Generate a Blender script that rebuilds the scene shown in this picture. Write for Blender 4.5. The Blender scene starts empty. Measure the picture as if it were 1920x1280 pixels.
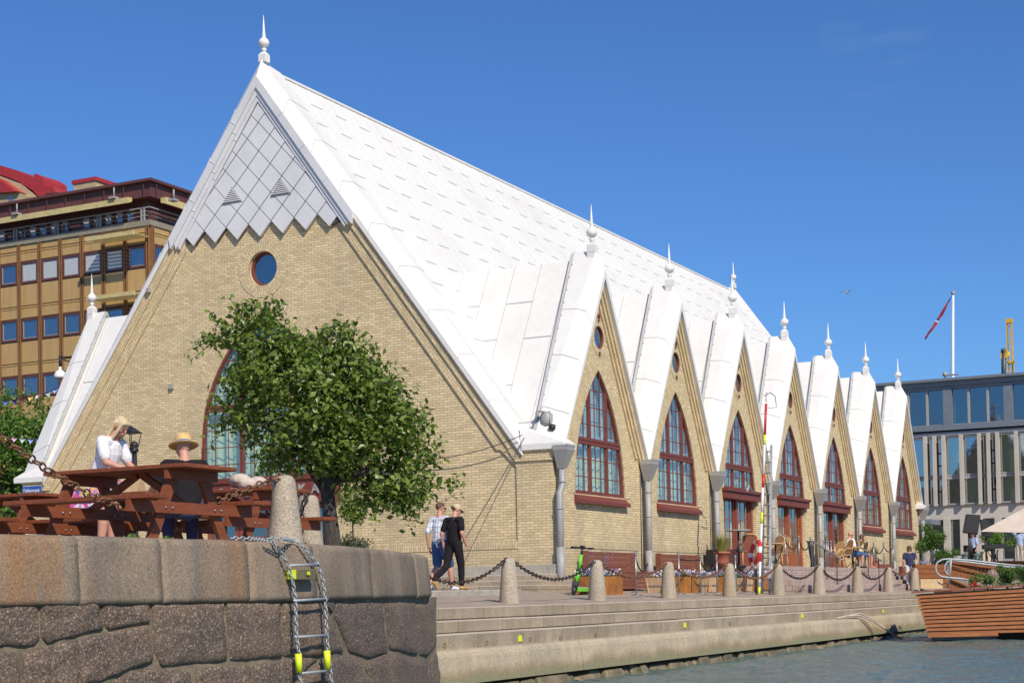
import bpy, bmesh, math, random
import numpy as np
from mathutils import Vector, Matrix, noise
R = math.radians
V = Vector
S = bpy.context.scene
COL = S.collection
random.seed(7)

# ------------------------------------------------------------------ camera
CAM = V((-34.8807, -16.8362, -0.104)); FPX = 3022.9; PY = 1029.44
YAW, PITCH, ROLL = 0.4724, 0.0279, -0.0192
_f = V((math.cos(YAW)*math.cos(PITCH), math.sin(YAW)*math.cos(PITCH), math.sin(PITCH)))
_r0 = V((math.sin(YAW), -math.cos(YAW), 0)); _u0 = _r0.cross(_f)
_r = _r0*math.cos(ROLL) + _u0*math.sin(ROLL)
_u = -_r0*math.sin(ROLL) + _u0*math.cos(ROLL)
cd = bpy.data.cameras.new('camera'); cam = bpy.data.objects.new('camera', cd); COL.objects.link(cam)
cam.matrix_world = Matrix(((_r.x, _u.x, -_f.x, CAM.x), (_r.y, _u.y, -_f.y, CAM.y), (_r.z, _u.z, -_f.z, CAM.z), (0, 0, 0, 1)))
cd.sensor_width = 36; cd.lens = FPX*36/1920; cd.shift_y = (PY-640)/1920
cd.clip_start = .1; cd.clip_end = 3000
S.camera = cam
# survey helpers: turn a sight line of the photograph into a point on a real plane of the place
def ray(x, y): return _f + _r*((x-960)/FPX) + _u*((PY-y)/FPX)
def atd(x, y, D): return CAM + ray(x, y)*D
def aty(x, y, Y): d = ray(x, y); return CAM + d*((Y-CAM.y)/d.y)
def atx(x, y, X): d = ray(x, y); return CAM + d*((X-CAM.x)/d.x)
def atz(x, y, Z): d = ray(x, y); return CAM + d*((Z-CAM.z)/d.z)

# ------------------------------------------------------------------ light
SUN = V((.52, .68, -.74)).normalized()          # direction the light travels
w = bpy.data.worlds.new('World'); S.world = w; w.use_nodes = True
nt = w.node_tree; nt.nodes.clear()
sky = nt.nodes.new('ShaderNodeTexSky'); sky.sky_type = 'NISHITA'; sky.sun_disc = False
elev = math.asin(-SUN.z); sky.sun_elevation = elev
sky.sun_rotation = math.atan2(-SUN.x, -SUN.y)
sky.altitude = 0; sky.air_density = 1.0; sky.dust_density = .3; sky.ozone_density = 2.6
bg = nt.nodes.new('ShaderNodeBackground'); bg.inputs[1].default_value = .085
wo = nt.nodes.new('ShaderNodeOutputWorld')
tint = nt.nodes.new('ShaderNodeMix'); tint.data_type = 'RGBA'; tint.blend_type = 'MULTIPLY'; tint.inputs[0].default_value = 1
tint.inputs[7].default_value = (.54, .91, 1.42, 1); nt.links.new(sky.outputs[0], tint.inputs[6]); 
# one faint wisp of cirrus high on the right, as a feature of the sky itself
_wd = ray(1640, 85).normalized(); tcw = nt.nodes.new('ShaderNodeTexCoord'); dp = nt.nodes.new('ShaderNodeVectorMath'); dp.operation = 'DOT_PRODUCT'; dp.inputs[1].default_value = tuple(_wd)
nm = nt.nodes.new('ShaderNodeVectorMath'); nm.operation = 'NORMALIZE'; nt.links.new(tcw.outputs['Generated'], nm.inputs[0]); nt.links.new(nm.outputs[0], dp.inputs[0])
mk_ = nt.nodes.new('ShaderNodeMapRange'); mk_.inputs[1].default_value = math.cos(R(2.0)); mk_.inputs[2].default_value = 1; mk_.inputs[4].default_value = 1; nt.links.new(dp.outputs['Value'], mk_.inputs[0])
mpw = nt.nodes.new('ShaderNodeMapping'); mpw.inputs['Rotation'].default_value = (0, R(14), R(-30)); mpw.inputs['Scale'].default_value = (7, 7, 55); nt.links.new(nm.outputs[0], mpw.inputs[0])
nw_ = nt.nodes.new('ShaderNodeTexNoise'); nw_.inputs['Scale'].default_value = 1.6; nw_.inputs['Detail'].default_value = 6; nt.links.new(mpw.outputs[0], nw_.inputs['Vector'])
rw = nt.nodes.new('ShaderNodeMapRange'); rw.inputs[1].default_value = .42; rw.inputs[2].default_value = .75; nt.links.new(nw_.outputs[0], rw.inputs[0])
mw = nt.nodes.new('ShaderNodeMath'); mw.operation = 'MULTIPLY'; nt.links.new(mk_.outputs[0], mw.inputs[0]); nt.links.new(rw.outputs[0], mw.inputs[1])
m2 = nt.nodes.new('ShaderNodeMath'); m2.operation = 'MULTIPLY'; nt.links.new(mw.outputs[0], m2.inputs[0]); m2.inputs[1].default_value = .12
cm = nt.nodes.new('ShaderNodeMix'); cm.data_type = 'RGBA'; nt.links.new(m2.outputs[0], cm.inputs[0]); nt.links.new(tint.outputs[2], cm.inputs[6]); cm.inputs[7].default_value = (6.5, 7.5, 9.0, 1)
nt.links.new(cm.outputs[2], bg.inputs[0]); nt.links.new(bg.outputs[0], wo.inputs[0])
sl = bpy.data.lights.new('sun', 'SUN'); so = bpy.data.objects.new('sun', sl); COL.objects.link(so)
sl.energy = 4.7; sl.angle = R(.5); sl.color = (1, .915, .78)
so.rotation_mode = 'QUATERNION'; so.rotation_quaternion = SUN.to_track_quat('-Z', 'Y')
S.view_settings.view_transform = 'Standard'; S.view_settings.look = 'None'
S.view_settings.exposure = 0.0; S.view_settings.gamma = 1
S.render.engine = 'CYCLES'
S.cycles.max_bounces = 6; S.cycles.transparent_max_bounces = 12

# ------------------------------------------------------------------ materials
def nd(t, ty, **k):
    n = t.nodes.new(ty)
    for a, b in k.items(): setattr(n, a, b)
    return n
def base(name):
    m = bpy.data.materials.new(name); m.use_nodes = True
    t = m.node_tree; p = t.nodes['Principled BSDF']
    return m, t, p
def c4(c): return (c[0], c[1], c[2], 1)
def mix(t, fac, a, b, bt='MIX'):
    n = nd(t, 'ShaderNodeMix', data_type='RGBA', blend_type=bt)
    for s, v in ((n.inputs[0], fac), (n.inputs[6], a), (n.inputs[7], b)):
        if isinstance(v, (int, float)): s.default_value = v
        elif isinstance(v, tuple): s.default_value = c4(v)
        else: t.links.new(v, s)
    return n.outputs[2]
def ramp(t, src, a, b, lo=0, hi=1):
    n = nd(t, 'ShaderNodeMapRange'); t.links.new(src, n.inputs[0])
    n.inputs[1].default_value = a; n.inputs[2].default_value = b; n.inputs[3].default_value = lo; n.inputs[4].default_value = hi
    return n.outputs[0]
def noi(t, vec, scale, detail=4, rough=.55, stretch=None, dist=0):
    if stretch:
        mp = nd(t, 'ShaderNodeMapping'); mp.inputs['Scale'].default_value = stretch; t.links.new(vec, mp.inputs[0]); vec = mp.outputs[0]
    n = nd(t, 'ShaderNodeTexNoise'); n.inputs['Scale'].default_value = scale; n.inputs['Detail'].default_value = detail
    n.inputs['Roughness'].default_value = rough; n.inputs['Distortion'].default_value = dist
    t.links.new(vec, n.inputs['Vector']); return n.outputs[0]
def bumpn(t, p, src, strength, dist=.02):
    b = nd(t, 'ShaderNodeBump'); b.inputs['Strength'].default_value = strength; b.inputs['Distance'].default_value = dist
    t.links.new(src, b.inputs['Height']); t.links.new(b.outputs[0], p.inputs['Normal'])
def mk(name, c, r=.6, m=0, c2=None, vs=3, a=.35, b=.7, bump=0, bs=40, fine=.12, stretch=None, spec=.5):
    mt, t, p = base(name)
    tc = nd(t, 'ShaderNodeTexCoord').outputs['Object']
    if c2 is None: c2 = tuple(x*.78 for x in c)
    n1 = noi(t, tc, vs, 5, .6, stretch); f = ramp(t, n1, a, b)
    col = mix(t, f, c, c2)
    if fine:
        n2 = noi(t, tc, vs*11, 3, .6, stretch); g = ramp(t, n2, .3, .7, 1-fine, 1+fine)
        h = nd(t, 'ShaderNodeVectorMath', operation='SCALE'); t.links.new(col, h.inputs[0]); t.links.new(g, h.inputs['Scale']); col = h.outputs[0]
    t.links.new(col, p.inputs['Base Color'])
    p.inputs['Roughness'].default_value = r; p.inputs['Metallic'].default_value = m
    p.inputs['Specular IOR Level'].default_value = spec
    if bump: bumpn(t, p, noi(t, tc, bs, 4, .6, stretch), bump)
    return mt
def brickmat(name, c1, c2, mortar, bw=.215, rh=.066, ms=.008, bumps=.4, stain=(.30, .25, .17), stf=.55):
    mt, t, p = base(name)
    uv = nd(t, 'ShaderNodeUVMap').outputs[0]
    tc = nd(t, 'ShaderNodeTexCoord').outputs['Object']
    br = nd(t, 'ShaderNodeTexBrick'); t.links.new(uv, br.inputs[0])
    for k, v in (('Scale', 1), ('Mortar Size', ms), ('Brick Width', bw), ('Row Height', rh), ('Mortar Smooth', .3), ('Bias', .0)): br.inputs[k].default_value = v
    br.inputs['Color1'].default_value = c4(c1); br.inputs['Color2'].default_value = c4(c2); br.inputs['Mortar'].default_value = c4(mortar)
    # second brick pattern at the same grid gives each brick an odd tone
    wn = nd(t, 'ShaderNodeTexNoise'); wn.inputs['Scale'].default_value = 7.3; wn.inputs['Detail'].default_value = 6; wn.inputs['Roughness'].default_value = .8
    t.links.new(uv, wn.inputs['Vector'])
    f = ramp(t, wn.outputs[0], .45, .66)
    col = mix(t, f, br.outputs[0], stain, 'MULTIPLY'); 
    n1 = noi(t, tc, .35, 5, .6); f1 = ramp(t, n1, .42, .75, 0, stf)
    g = nd(t, 'ShaderNodeVectorMath', operation='SCALE'); t.links.new(br.outputs[0], g.inputs[0]); g.inputs['Scale'].default_value = .72
    mixed = mix(t, ramp(t, wn.outputs[0], .5, .72, 0, .55), br.outputs[0], g.outputs[0])
    col = mix(t, f1, mixed, g.outputs[0])
    col = mix(t, ramp(t, noi(t, tc, 1.1, 5, .65, (1, 1, .12)), .52, .74, 0, .45), col, (.36, .30, .20))
    sz = nd(t, 'ShaderNodeSeparateXYZ'); t.links.new(tc, sz.inputs[0]); ma = nd(t, 'ShaderNodeMath', operation='MULTIPLY_ADD'); t.links.new(n1, ma.inputs[0]); ma.inputs[1].default_value = -2.2; t.links.new(sz.outputs[2], ma.inputs[2])
    col = mix(t, ramp(t, ma.outputs[0], .3, -.9, 0, .55), col, (.33, .275, .19))
    t.links.new(col, p.inputs['Base Color']); p.inputs['Roughness'].default_value = .85; p.inputs['Specular IOR Level'].default_value = .25
    inv = ramp(t, br.outputs['Fac'], 0, 1, 1, 0)
    bumpn(t, p, inv, bumps, .012)
    return mt
M = {}
M['brick'] = brickmat('yellow_brick', (.80, .635, .37), (.60, .463, .262), (.37, .295, .19))
M['white'] = mk('white_sheet_metal', (.77, .74, .69), .5, 0, (.68, .655, .61), .5, .45, .8, .05, 6, .03)
M['cladding'] = mk('grey_sheet_cladding', (.70, .69, .685), .45, 0, (.63, .62, .615), .8, .4, .7, .04, 5, .03)
M['seam'] = mk('grey_seam_edge', (.56, .55, .53), .6)
M['hopper'] = mk('pale_grey_metal', (.335, .325, .31), .5, 0, (.30, .29, .275), 2, .4, .8, 0)
M['darkmetal'] = mk('dark_flashing', (.10, .10, .105), .5, .3)
M['red_frame'] = mk('oxide_red_paint', (.20, .052, .038), .55, 0, (.15, .042, .032), 5, spec=.3)
M['red_door'] = mk('red_brown_door_paint', (.235, .06, .038), .45, 0, (.24, .06, .035), 4)
M['redbrown'] = mk('picnic_red_wood', (.25, .068, .022), .6, 0, (.16, .042, .016), 3, .35, .7, .25, 30, .2, (.6, 6, 6))
M['granite'] = mk('granite', (.43, .385, .32), .8, 0, (.31, .275, .235), 3, .35, .7, .5, 60, .25)
M['granite_rust'] = mk('granite_bollard', (.42, .355, .275), .85, 0, (.36, .23, .12), 2.2, .55, .75, .8, 70, .55, (1.2, 1.2, .6))
M['steel'] = mk('brushed_steel', (.36, .35, .34), .4, .7, (.28, .28, .28), 8)
M['galv'] = mk('galvanised_steel', (.42, .44, .45), .55, .25, (.33, .35, .36), 12)
M['black'] = mk('black_plastic', (.02, .02, .022), .5, 0, (.014, .014, .016), 8)
M['rustchain'] = mk('rusty_iron_chain', (.27, .125, .055), .85, 0, (.11, .055, .035), 14, .35, .6, .3, 80)
M['darkchain'] = mk('dark_iron_chain', (.075, .05, .04), .75, .4, (.035, .028, .025), 14)
M['corten'] = mk('rusted_steel_planter', (.42, .17, .03), .75, .1, (.25, .085, .02), 3, .4, .7, .2, 30)
M['benchwood'] = mk('brown_bench_wood', (.26, .085, .045), .6, 0, (.17, .055, .03), 3, .3, .7, .2, 30, .2, (1, 8, 8))
M['boatwood'] = mk('orange_stained_planks', (.34, .125, .04), .7, 0, (.19, .065, .025), 1.6, .3, .7, .25, 24, .35, (1.5, 1.5, 14), .25)
M['lightwood'] = mk('pale_plank_wood', (.62, .42, .25), .65, 0, (.48, .31, .17), 3, .35, .7, .2, 30, .2, (6, 6, 1))
M['plywood'] = mk('chipboard', (.66, .47, .26), .7, 0, (.50, .33, .16), 16, .4, .6, .1, 40)
M['terracotta'] = mk('terracotta', (.42, .13, .085), .7, 0, (.35, .105, .07), 4)
M['soil'] = mk('soil', (.05, .035, .025), 1)
M['bark'] = mk('bark', (.09, .075, .062), .9, 0, (.04, .034, .03), 9, .35, .65, 1, 40, .3, (2, 2, .6))
M['skin'] = mk('skin', (.58, .30, .215), .55, 0, (.50, .235, .165), 6, fine=.04)
M['hairblond'] = mk('blond_hair', (.74, .60, .36), .55, 0, (.52, .39, .21), 14, .3, .7, .5, 60, .2, (3, 3, .5))
M['hairbrown'] = mk('brown_hair', (.12, .065, .035), .6, 0, (.07, .04, .02), 14)
M['cloth_white'] = mk('white_cloth', (.78, .77, .76), .85, 0, (.68, .67, .68), 5)
M['cloth_black'] = mk('charcoal_cloth', (.020, .016, .018), .95, 0, (.012, .010, .012), 5, spec=.2)
M['cloth_blue'] = mk('denim_blue_cloth', (.045, .12, .28), .85, 0, (.03, .08, .2), 6)
M['cloth_navy'] = mk('navy_cloth', (.03, .035, .10), .85)
M['cloth_pale'] = mk('pale_blue_cloth', (.42, .52, .72), .85)
M['yellowcloth'] = mk('pale_yellow_cloth', (.75, .66, .30), .85)
M['straw'] = mk('straw', (.70, .47, .19), .75, 0, (.56, .35, .13), 20, .35, .7, .3, 120)
M['neon'] = mk('fluorescent_yellow', (.72, .85, .02), .5, 0, (.6, .72, .03), 8)
M['green'] = mk('bright_green_paint', (.16, .62, .03), .35)
M['yellow'] = mk('crane_yellow', (.75, .45, .03), .5)
M['redpaint'] = mk('signal_red', (.62, .03, .03), .4)
M['whitepaint'] = mk('white_paint', (.8, .8, .78), .4, fine=.03)
M['bluepaint'] = mk('blue_enamel', (.03, .10, .42), .4)
M['interior'] = mk('dim_interior', (.10, .09, .08), .9)
M['curtain'] = mk('pale_curtain', (.84, .85, .70), .85, 0, (.66, .72, .58), 3, .3, .7, 0, 40, .1, (6, 6, .3))
M['roofred'] = mk('red_sheet_roof', (.42, .035, .035), .45, 0, (.32, .028, .028), 2)
M['brownfascia'] = mk('brown_metal_fascia', (.13, .045, .035), .5, 0, (.105, .036, .03), .5)
M['rattan'] = mk('rattan', (.62, .38, .2), .6, 0, (.45, .26, .13), 20)
M['rope'] = mk('black_rope', (.015, .015, .016), .7)
M['canvas'] = mk('beige_canvas', (.55, .46, .38), .85, 0, (.5, .41, .34), 2)

def glassmat(name, tint, refl, rough=.03, gl=(.9, .95, 1)):
    mt = bpy.data.materials.new(name); mt.use_nodes = True; t = mt.node_tree; t.nodes.clear()
    o = nd(t, 'ShaderNodeOutputMaterial'); tr = nd(t, 'ShaderNodeBsdfTransparent'); tr.inputs[0].default_value = c4(tint)
    g = nd(t, 'ShaderNodeBsdfGlossy'); g.inputs['Color'].default_value = c4(gl); g.inputs['Roughness'].default_value = rough
    tc = nd(t, 'ShaderNodeTexCoord').outputs['Object']
    b = nd(t, 'ShaderNodeBump'); b.inputs['Strength'].default_value = .06; b.inputs['Distance'].default_value = .05
    t.links.new(noi(t, tc, 1.3, 2), b.inputs['Height']); t.links.new(b.outputs[0], g.inputs['Normal'])
    fr = nd(t, 'ShaderNodeLayerWeight'); fr.inputs[0].default_value = .5
    pw = nd(t, 'ShaderNodeMath', operation='POWER'); t.links.new(fr.outputs['Facing'], pw.inputs[0]); pw.inputs[1].default_value = 3.5
    mr = ramp(t, pw.outputs[0], 0, 1, refl, 1)
    mx = nd(t, 'ShaderNodeMixShader'); t.links.new(mr, mx.inputs[0]); t.links.new(tr.outputs[0], mx.inputs[1]); t.links.new(g.outputs[0], mx.inputs[2])
    t.links.new(mx.outputs[0], o.inputs[0]); return mt
M['glass'] = glassmat('window_glass', (.90, .96, .93), .10)
M['glass_dark'] = glassmat('dark_window_glass', (.45, .55, .58), .28)

# ------------------------------------------------------------------ mesh helpers
def tag(o, label=None, cat=None, group=None, kind=None):
    if label: o['label'] = label
    if cat: o['category'] = cat
    if group: o['group'] = group
    if kind: o['kind'] = kind
    return o
def empty(name, loc=(0, 0, 0), rz=0, label=None, cat=None, group=None):
    o = bpy.data.objects.new(name, None); COL.objects.link(o); o.location = loc; o.rotation_euler = (0, 0, rz)
    o.empty_display_size = .2
    return tag(o, label, cat, group)
def perp(d):
    d = d.normalized(); a = V((0, 0, 1)) if abs(d.z) < .9 else V((1, 0, 0))
    x = d.cross(a).normalized(); return x, x.cross(d).normalized()
class MB:
    def __init__(s): s.v = []; s.f = []; s.mi = []; s.uvd = []; s.sm = []; s.m = 0; s.smooth = False; s.ud = None
    def add(s, vs, fs, ud=None, smooth=None):
        n = len(s.v); s.v += [tuple(v) for v in vs]
        for f in fs: s.f.append([i+n for i in f]); s.mi.append(s.m); s.uvd.append(ud or s.ud); s.sm.append(s.smooth if smooth is None else smooth)
        return s
    def hexa(s, b, t, ud=None):         # bottom quad, top quad
        return s.add(list(b)+list(t), [(3, 2, 1, 0), (4, 5, 6, 7), (0, 1, 5, 4), (1, 2, 6, 5), (2, 3, 7, 6), (3, 0, 4, 7)], ud)
    def box(s, x0, x1, y0, y1, z0, z1):
        return s.hexa([(x0, y0, z0), (x1, y0, z0), (x1, y1, z0), (x0, y1, z0)], [(x0, y0, z1), (x1, y0, z1), (x1, y1, z1), (x0, y1, z1)])
    def obox(s, c, ax, ay, az):         # oriented box: centre and three half-axis vectors
        c, ax, ay, az = V(c), V(ax), V(ay), V(az)
        b = [c-ax-ay-az, c+ax-ay-az, c+ax+ay-az, c-ax+ay-az]; return s.hexa(b, [p+2*az for p in b])
    def bar(s, p0, p1, w, h, up=(0, 0, 1)):   # rectangular beam
        p0, p1 = V(p0), V(p1); d = (p1-p0); L = d.length; d = d/L; up = V(up)
        x = d.cross(up); x = x.normalized() if x.length > 1e-4 else V((1, 0, 0)); u = x.cross(d)
        return s.obox((p0+p1)/2, x*w/2, d*L/2, u*h/2)
    def prism(s, poly, ext, ud=None):   # planar polygon extruded by a vector
        poly = [V(p) for p in poly]; n = len(poly); ext = V(ext)
        return s.add(poly+[p+ext for p in poly], [tuple(range(n))[::-1], tuple(range(n, 2*n))]+[(i, (i+1) % n, n+(i+1) % n, n+i) for i in range(n)], ud)
    def tube(s, pts, r, n=8, cap=True, smooth=True, closed=False):
        pts = [V(p) for p in pts]; rs = r if isinstance(r, (list, tuple)) else [r]*len(pts)
        vs = []; N = len(pts); px = None
        for i, p in enumerate(pts):
            if closed: d = pts[(i+1) % N]-pts[i-1]
            else: d = pts[min(i+1, N-1)]-pts[max(i-1, 0)]
            if px is None: x, y = perp(d)
            else:
                d = d.normalized(); x = px-d*px.dot(d); x = x.normalized() if x.length > 1e-5 else perp(d)[0]; y = x.cross(d)
            px = x
            for k in range(n): a = 2*math.pi*k/n; vs.append(p+(x*math.cos(a)+y*math.sin(a))*rs[i])
        fs = [(i*n+k, i*n+(k+1) % n, (i+1)*n+(k+1) % n, (i+1)*n+k) for i in range(N-1) for k in range(n)]
        if closed: fs += [((N-1)*n+k, (N-1)*n+(k+1) % n, (k+1) % n, k) for k in range(n)]
        elif cap: fs += [tuple(range(n))[::-1], tuple(range((N-1)*n, N*n))]
        return s.add(vs, fs, smooth=smooth)
    def lathe(s, prof, c=(0, 0, 0), n=16, smooth=True, sx=1, sy=1):   # prof: (r,z)
        c = V(c); vs = []
        for r, z in prof:
            for k in range(n): a = 2*math.pi*k/n; vs.append(c+V((r*math.cos(a)*sx, r*math.sin(a)*sy, z)))
        N = len(prof)
        fs = [(i*n+k, i*n+(k+1) % n, (i+1)*n+(k+1) % n, (i+1)*n+k) for i in range(N-1) for k in range(n)]
        fs += [tuple(range(n))[::-1], tuple(range((N-1)*n, N*n))]
        return s.add(vs, fs, smooth=smooth)
    def ball(s, c, r, n=10, sc=(1, 1, 1)):
        c = V(c); vs = []; m = max(4, n//2)
        for i in range(1, m):
            t = math.pi*i/m
            for k in range(n): a = 2*math.pi*k/n; vs.append(c+V((r*math.sin(t)*math.cos(a)*sc[0], r*math.sin(t)*math.sin(a)*sc[1], r*math.cos(t)*sc[2])))
        vs += [c+V((0, 0, r*sc[2])), c-V((0, 0, r*sc[2]))]; T = len(vs)-2
        fs = [(i*n+k, (i+1)*n+k, (i+1)*n+(k+1) % n, i*n+(k+1) % n) for i in range(m-2) for k in range(n)]
        fs += [(T, k, (k+1) % n) for k in range(n)]+[(T+1, (m-2)*n+(k+1) % n, (m-2)*n+k) for k in range(n)]
        return s.add(vs, fs, smooth=True)
    def build(s, name, mats, parent=None, world=True, bevel=0, recalc=True):
        me = bpy.data.meshes.new(name)
        off = V((0, 0, 0))
        if parent and world:
            q = parent
            while q: off += q.location; q = q.parent
        me.from_pydata([tuple(V(v)-off) for v in s.v], [], s.f)
        for m in (mats if isinstance(mats, (list, tuple)) else [mats]): me.materials.append(m)
        me.polygons.foreach_set('material_index', s.mi); me.polygons.foreach_set('use_smooth', s.sm)
        lay = me.attributes.new('fid', 'INT', 'FACE'); lay.data.foreach_set('value', list(range(len(s.f))))
        b = bmesh.new(); b.from_mesh(me)
        if recalc: bmesh.ops.recalc_face_normals(b, faces=b.faces)
        if bevel: bmesh.ops.bevel(b, geom=[e for e in b.edges if len(e.link_faces) == 2 and e.calc_face_angle(0) > .5], offset=bevel, segments=1, affect='EDGES', clamp_overlap=True)
        uv = b.loops.layers.uv.new('UVMap'); fid = b.faces.layers.int['fid']
        for f in b.faces:
            n = f.normal; ud = s.uvd[f[fid]] if f[fid] < len(s.uvd) else None
            for l in f.loops:
                p = l.vert.co+off
                if ud is not None and not isinstance(ud, list):
                    d = V(ud); l[uv].uv = (p.dot(d), p.dot(n.cross(d)))
                else:
                    ax, ay, az = abs(n.x), abs(n.y), abs(n.z)
                    l[uv].uv = (p.x, p.y) if az > ax and az > ay else ((p.y, p.z) if ax > ay else (p.x, p.z))
        # explicit uv per face (list of pairs) overrides
        for f in b.faces:
            ud = s.uvd[f[fid]] if f[fid] < len(s.uvd) else None
        b.to_mesh(me); b.free(); me.attributes.remove(me.attributes['fid'])
        o = bpy.data.objects.new(name, me); COL.objects.link(o)
        if parent: o.parent = parent
        return o
def kids(o): return [c for c in o.children]
def copy_tree(o, parent=None):
    c = o.copy(); COL.objects.link(c)
    if parent: c.parent = parent
    for ch in kids(o): copy_tree(ch, c)
    return c
def holed(outer, holes, fn, depth, name, mat, parent, mats=None, reveal_mat=0):
    """wall sheet with openings: outer/holes are (u,v) loops, fn(u,v,d) maps to the world"""
    b = bmesh.new(); loops = []
    for lp in [outer]+holes:
        vs = [b.verts.new((u, v, 0)) for u, v in lp]; loops.append(vs)
        for i in range(len(vs)): b.edges.new((vs[i], vs[(i+1) % len(vs)]))
    bmesh.ops.triangle_fill(b, edges=b.edges[:], use_beauty=True, normal=(0, 0, 1))
    b.verts.index_update(); P = [(v.co.x, v.co.y) for v in b.verts]; F = [[v.index for v in f.verts] for f in b.faces]
    L = [[v.index for v in lp] for lp in loops]; b.free()
    q = MB(); n = len(P)
    q.add([fn(u, v, 0) for u, v in P]+[fn(u, v, depth) for u, v in P], F+[[i+n for i in f[::-1]] for f in F]+[(lp[i], lp[(i+1) % len(lp)], lp[(i+1) % len(lp)]+n, lp[i]+n) for lp in L for i in range(len(lp))])
    return q.build(name, mat, parent)
def arch(hw, zb, zs, za, n=14):
    """pointed arch outline, centred on u=0: base zb, springing zs, apex za (counter-clockwise from bottom left)"""
    H = za-zs; Rr = (H*H+hw*hw)/(2*hw); a1 = math.asin(H/Rr)
    rt = [(Rr*math.cos(a1*i/n)-(Rr-hw), zs+Rr*math.sin(a1*i/n)) for i in range(n+1)]; rt[-1] = (0, za)
    left = [(-u, v) for u, v in rt[-2::-1]]
    return ([(-hw, zb), (hw, zb)] if zs > zb+1e-4 else []) + rt + left
def archw(hw, zs, za, z):
    if z <= zs: return hw
    H = za-zs; Rr = (H*H+hw*hw)/(2*hw); return max(0, math.sqrt(max(0, Rr*Rr-(z-zs)**2))-(Rr-hw))
def archtop(hw, zs, za, u):
    H = za-zs; Rr = (H*H+hw*hw)/(2*hw); return zs+math.sqrt(max(0, Rr*Rr-(abs(u)+Rr-hw)**2))
def chain_pts(a, b, sag, n):
    a, b = V(a), V(b); return [a.lerp(b, i/n)-V((0, 0, 4*sag*(i/n)*(1-i/n))) for i in range(n+1)]
def chain(name, a, b, sag, link, r, mat, label=None, cat='chain', group=None, parent=None, pts=None, jt=.35):
    """iron chain of separate oval links in one mesh"""
    if pts is None: pts = chain_pts(a, b, sag, 60)
    seg = [0]
    for i in range(1, len(pts)): seg.append(seg[-1]+(V(pts[i])-V(pts[i-1])).length)
    T = seg[-1]; n = max(2, int(T/(link*.72))); q = MB(); j = 0
    def at(s):
        for i in range(1, len(seg)):
            if seg[i] >= s: return V(pts[i-1]).lerp(V(pts[i]), (s-seg[i-1])/max(1e-6, seg[i]-seg[i-1]))
        return V(pts[-1])
    for k in range(n):
        s0 = T*(k+.5)/n; p = at(s0); d = (at(min(T, s0+.01))-at(max(0, s0-.01))).normalized()
        x, y = perp(d); 
        if k % 2: x, y = y, x
        jit = random.uniform(-jt, jt); x = (x*math.cos(jit)+y*math.sin(jit)).normalized()
        hl = link/2-r; hwid = link*.30-r*.2; ring = []
        for m in range(10):
            a_ = 2*math.pi*m/10; ring.append(p+d*hl*math.cos(a_)*1.0*(1 if abs(math.cos(a_)) < .9 else 1)+x*hwid*math.sin(a_))
        q.tube(ring, r, 5, closed=True)
    o = q.build(name, mat, parent); tag(o, label, cat if not parent else None, group); return o
# ------------------------------------------------------------------ the market hall
P = 5.4; YC = 8.2; XF = -.05; NB = 7; XE = 7*P+.05
hall = empty('market_hall', (0, 0, 0), 0, 'long yellow brick market hall with steep white roof and pointed canal dormers', 'building')
def fr(u, v, d): return (XF+d, YC+u, v)
def circle(cx, cz, r, n=28): return [(cx+r*math.cos(2*math.pi*i/n), cz+r*math.sin(2*math.pi*i/n)) for i in range(n)]
def clip(poly, a, b, c):      # keep a*u+b*v<=c
    out = []
    for i in range(len(poly)):
        p, q = poly[i], poly[(i+1) % len(poly)]; fp = a*p[0]+b*p[1]-c; fq = a*q[0]+b*q[1]-c
        if fp <= 0: out.append(p)
        if fp*fq < 0: t = fp/(fp-fq); out.append((p[0]+(q[0]-p[0])*t, p[1]+(q[1]-p[1])*t))
    return out
def slab2(q, fn, poly, d0, d1, ud=None):
    n = len(poly); q.add([fn(u, v, d0) for u, v in poly]+[fn(u, v, d1) for u, v in poly], [tuple(range(n)), tuple(range(n, 2*n))[::-1]]+[(i, (i+1) % n, (i+1) % n+n, i+n) for i in range(n)], ud)
def rect(u0, u1, v0, v1): return [(u0, v0), (u1, v0), (u1, v1), (u0, v1)]
def ringstrip(q, fn, outer, inner, d0, d1, closed=False, uds=None):
    N = len(outer); rng = range(N if closed else N-1)
    for i in rng:
        j = (i+1) % N; slab2(q, fn, [outer[i], outer[j], inner[j], inner[i]], d0, d1, uds(i) if uds else None)
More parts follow.
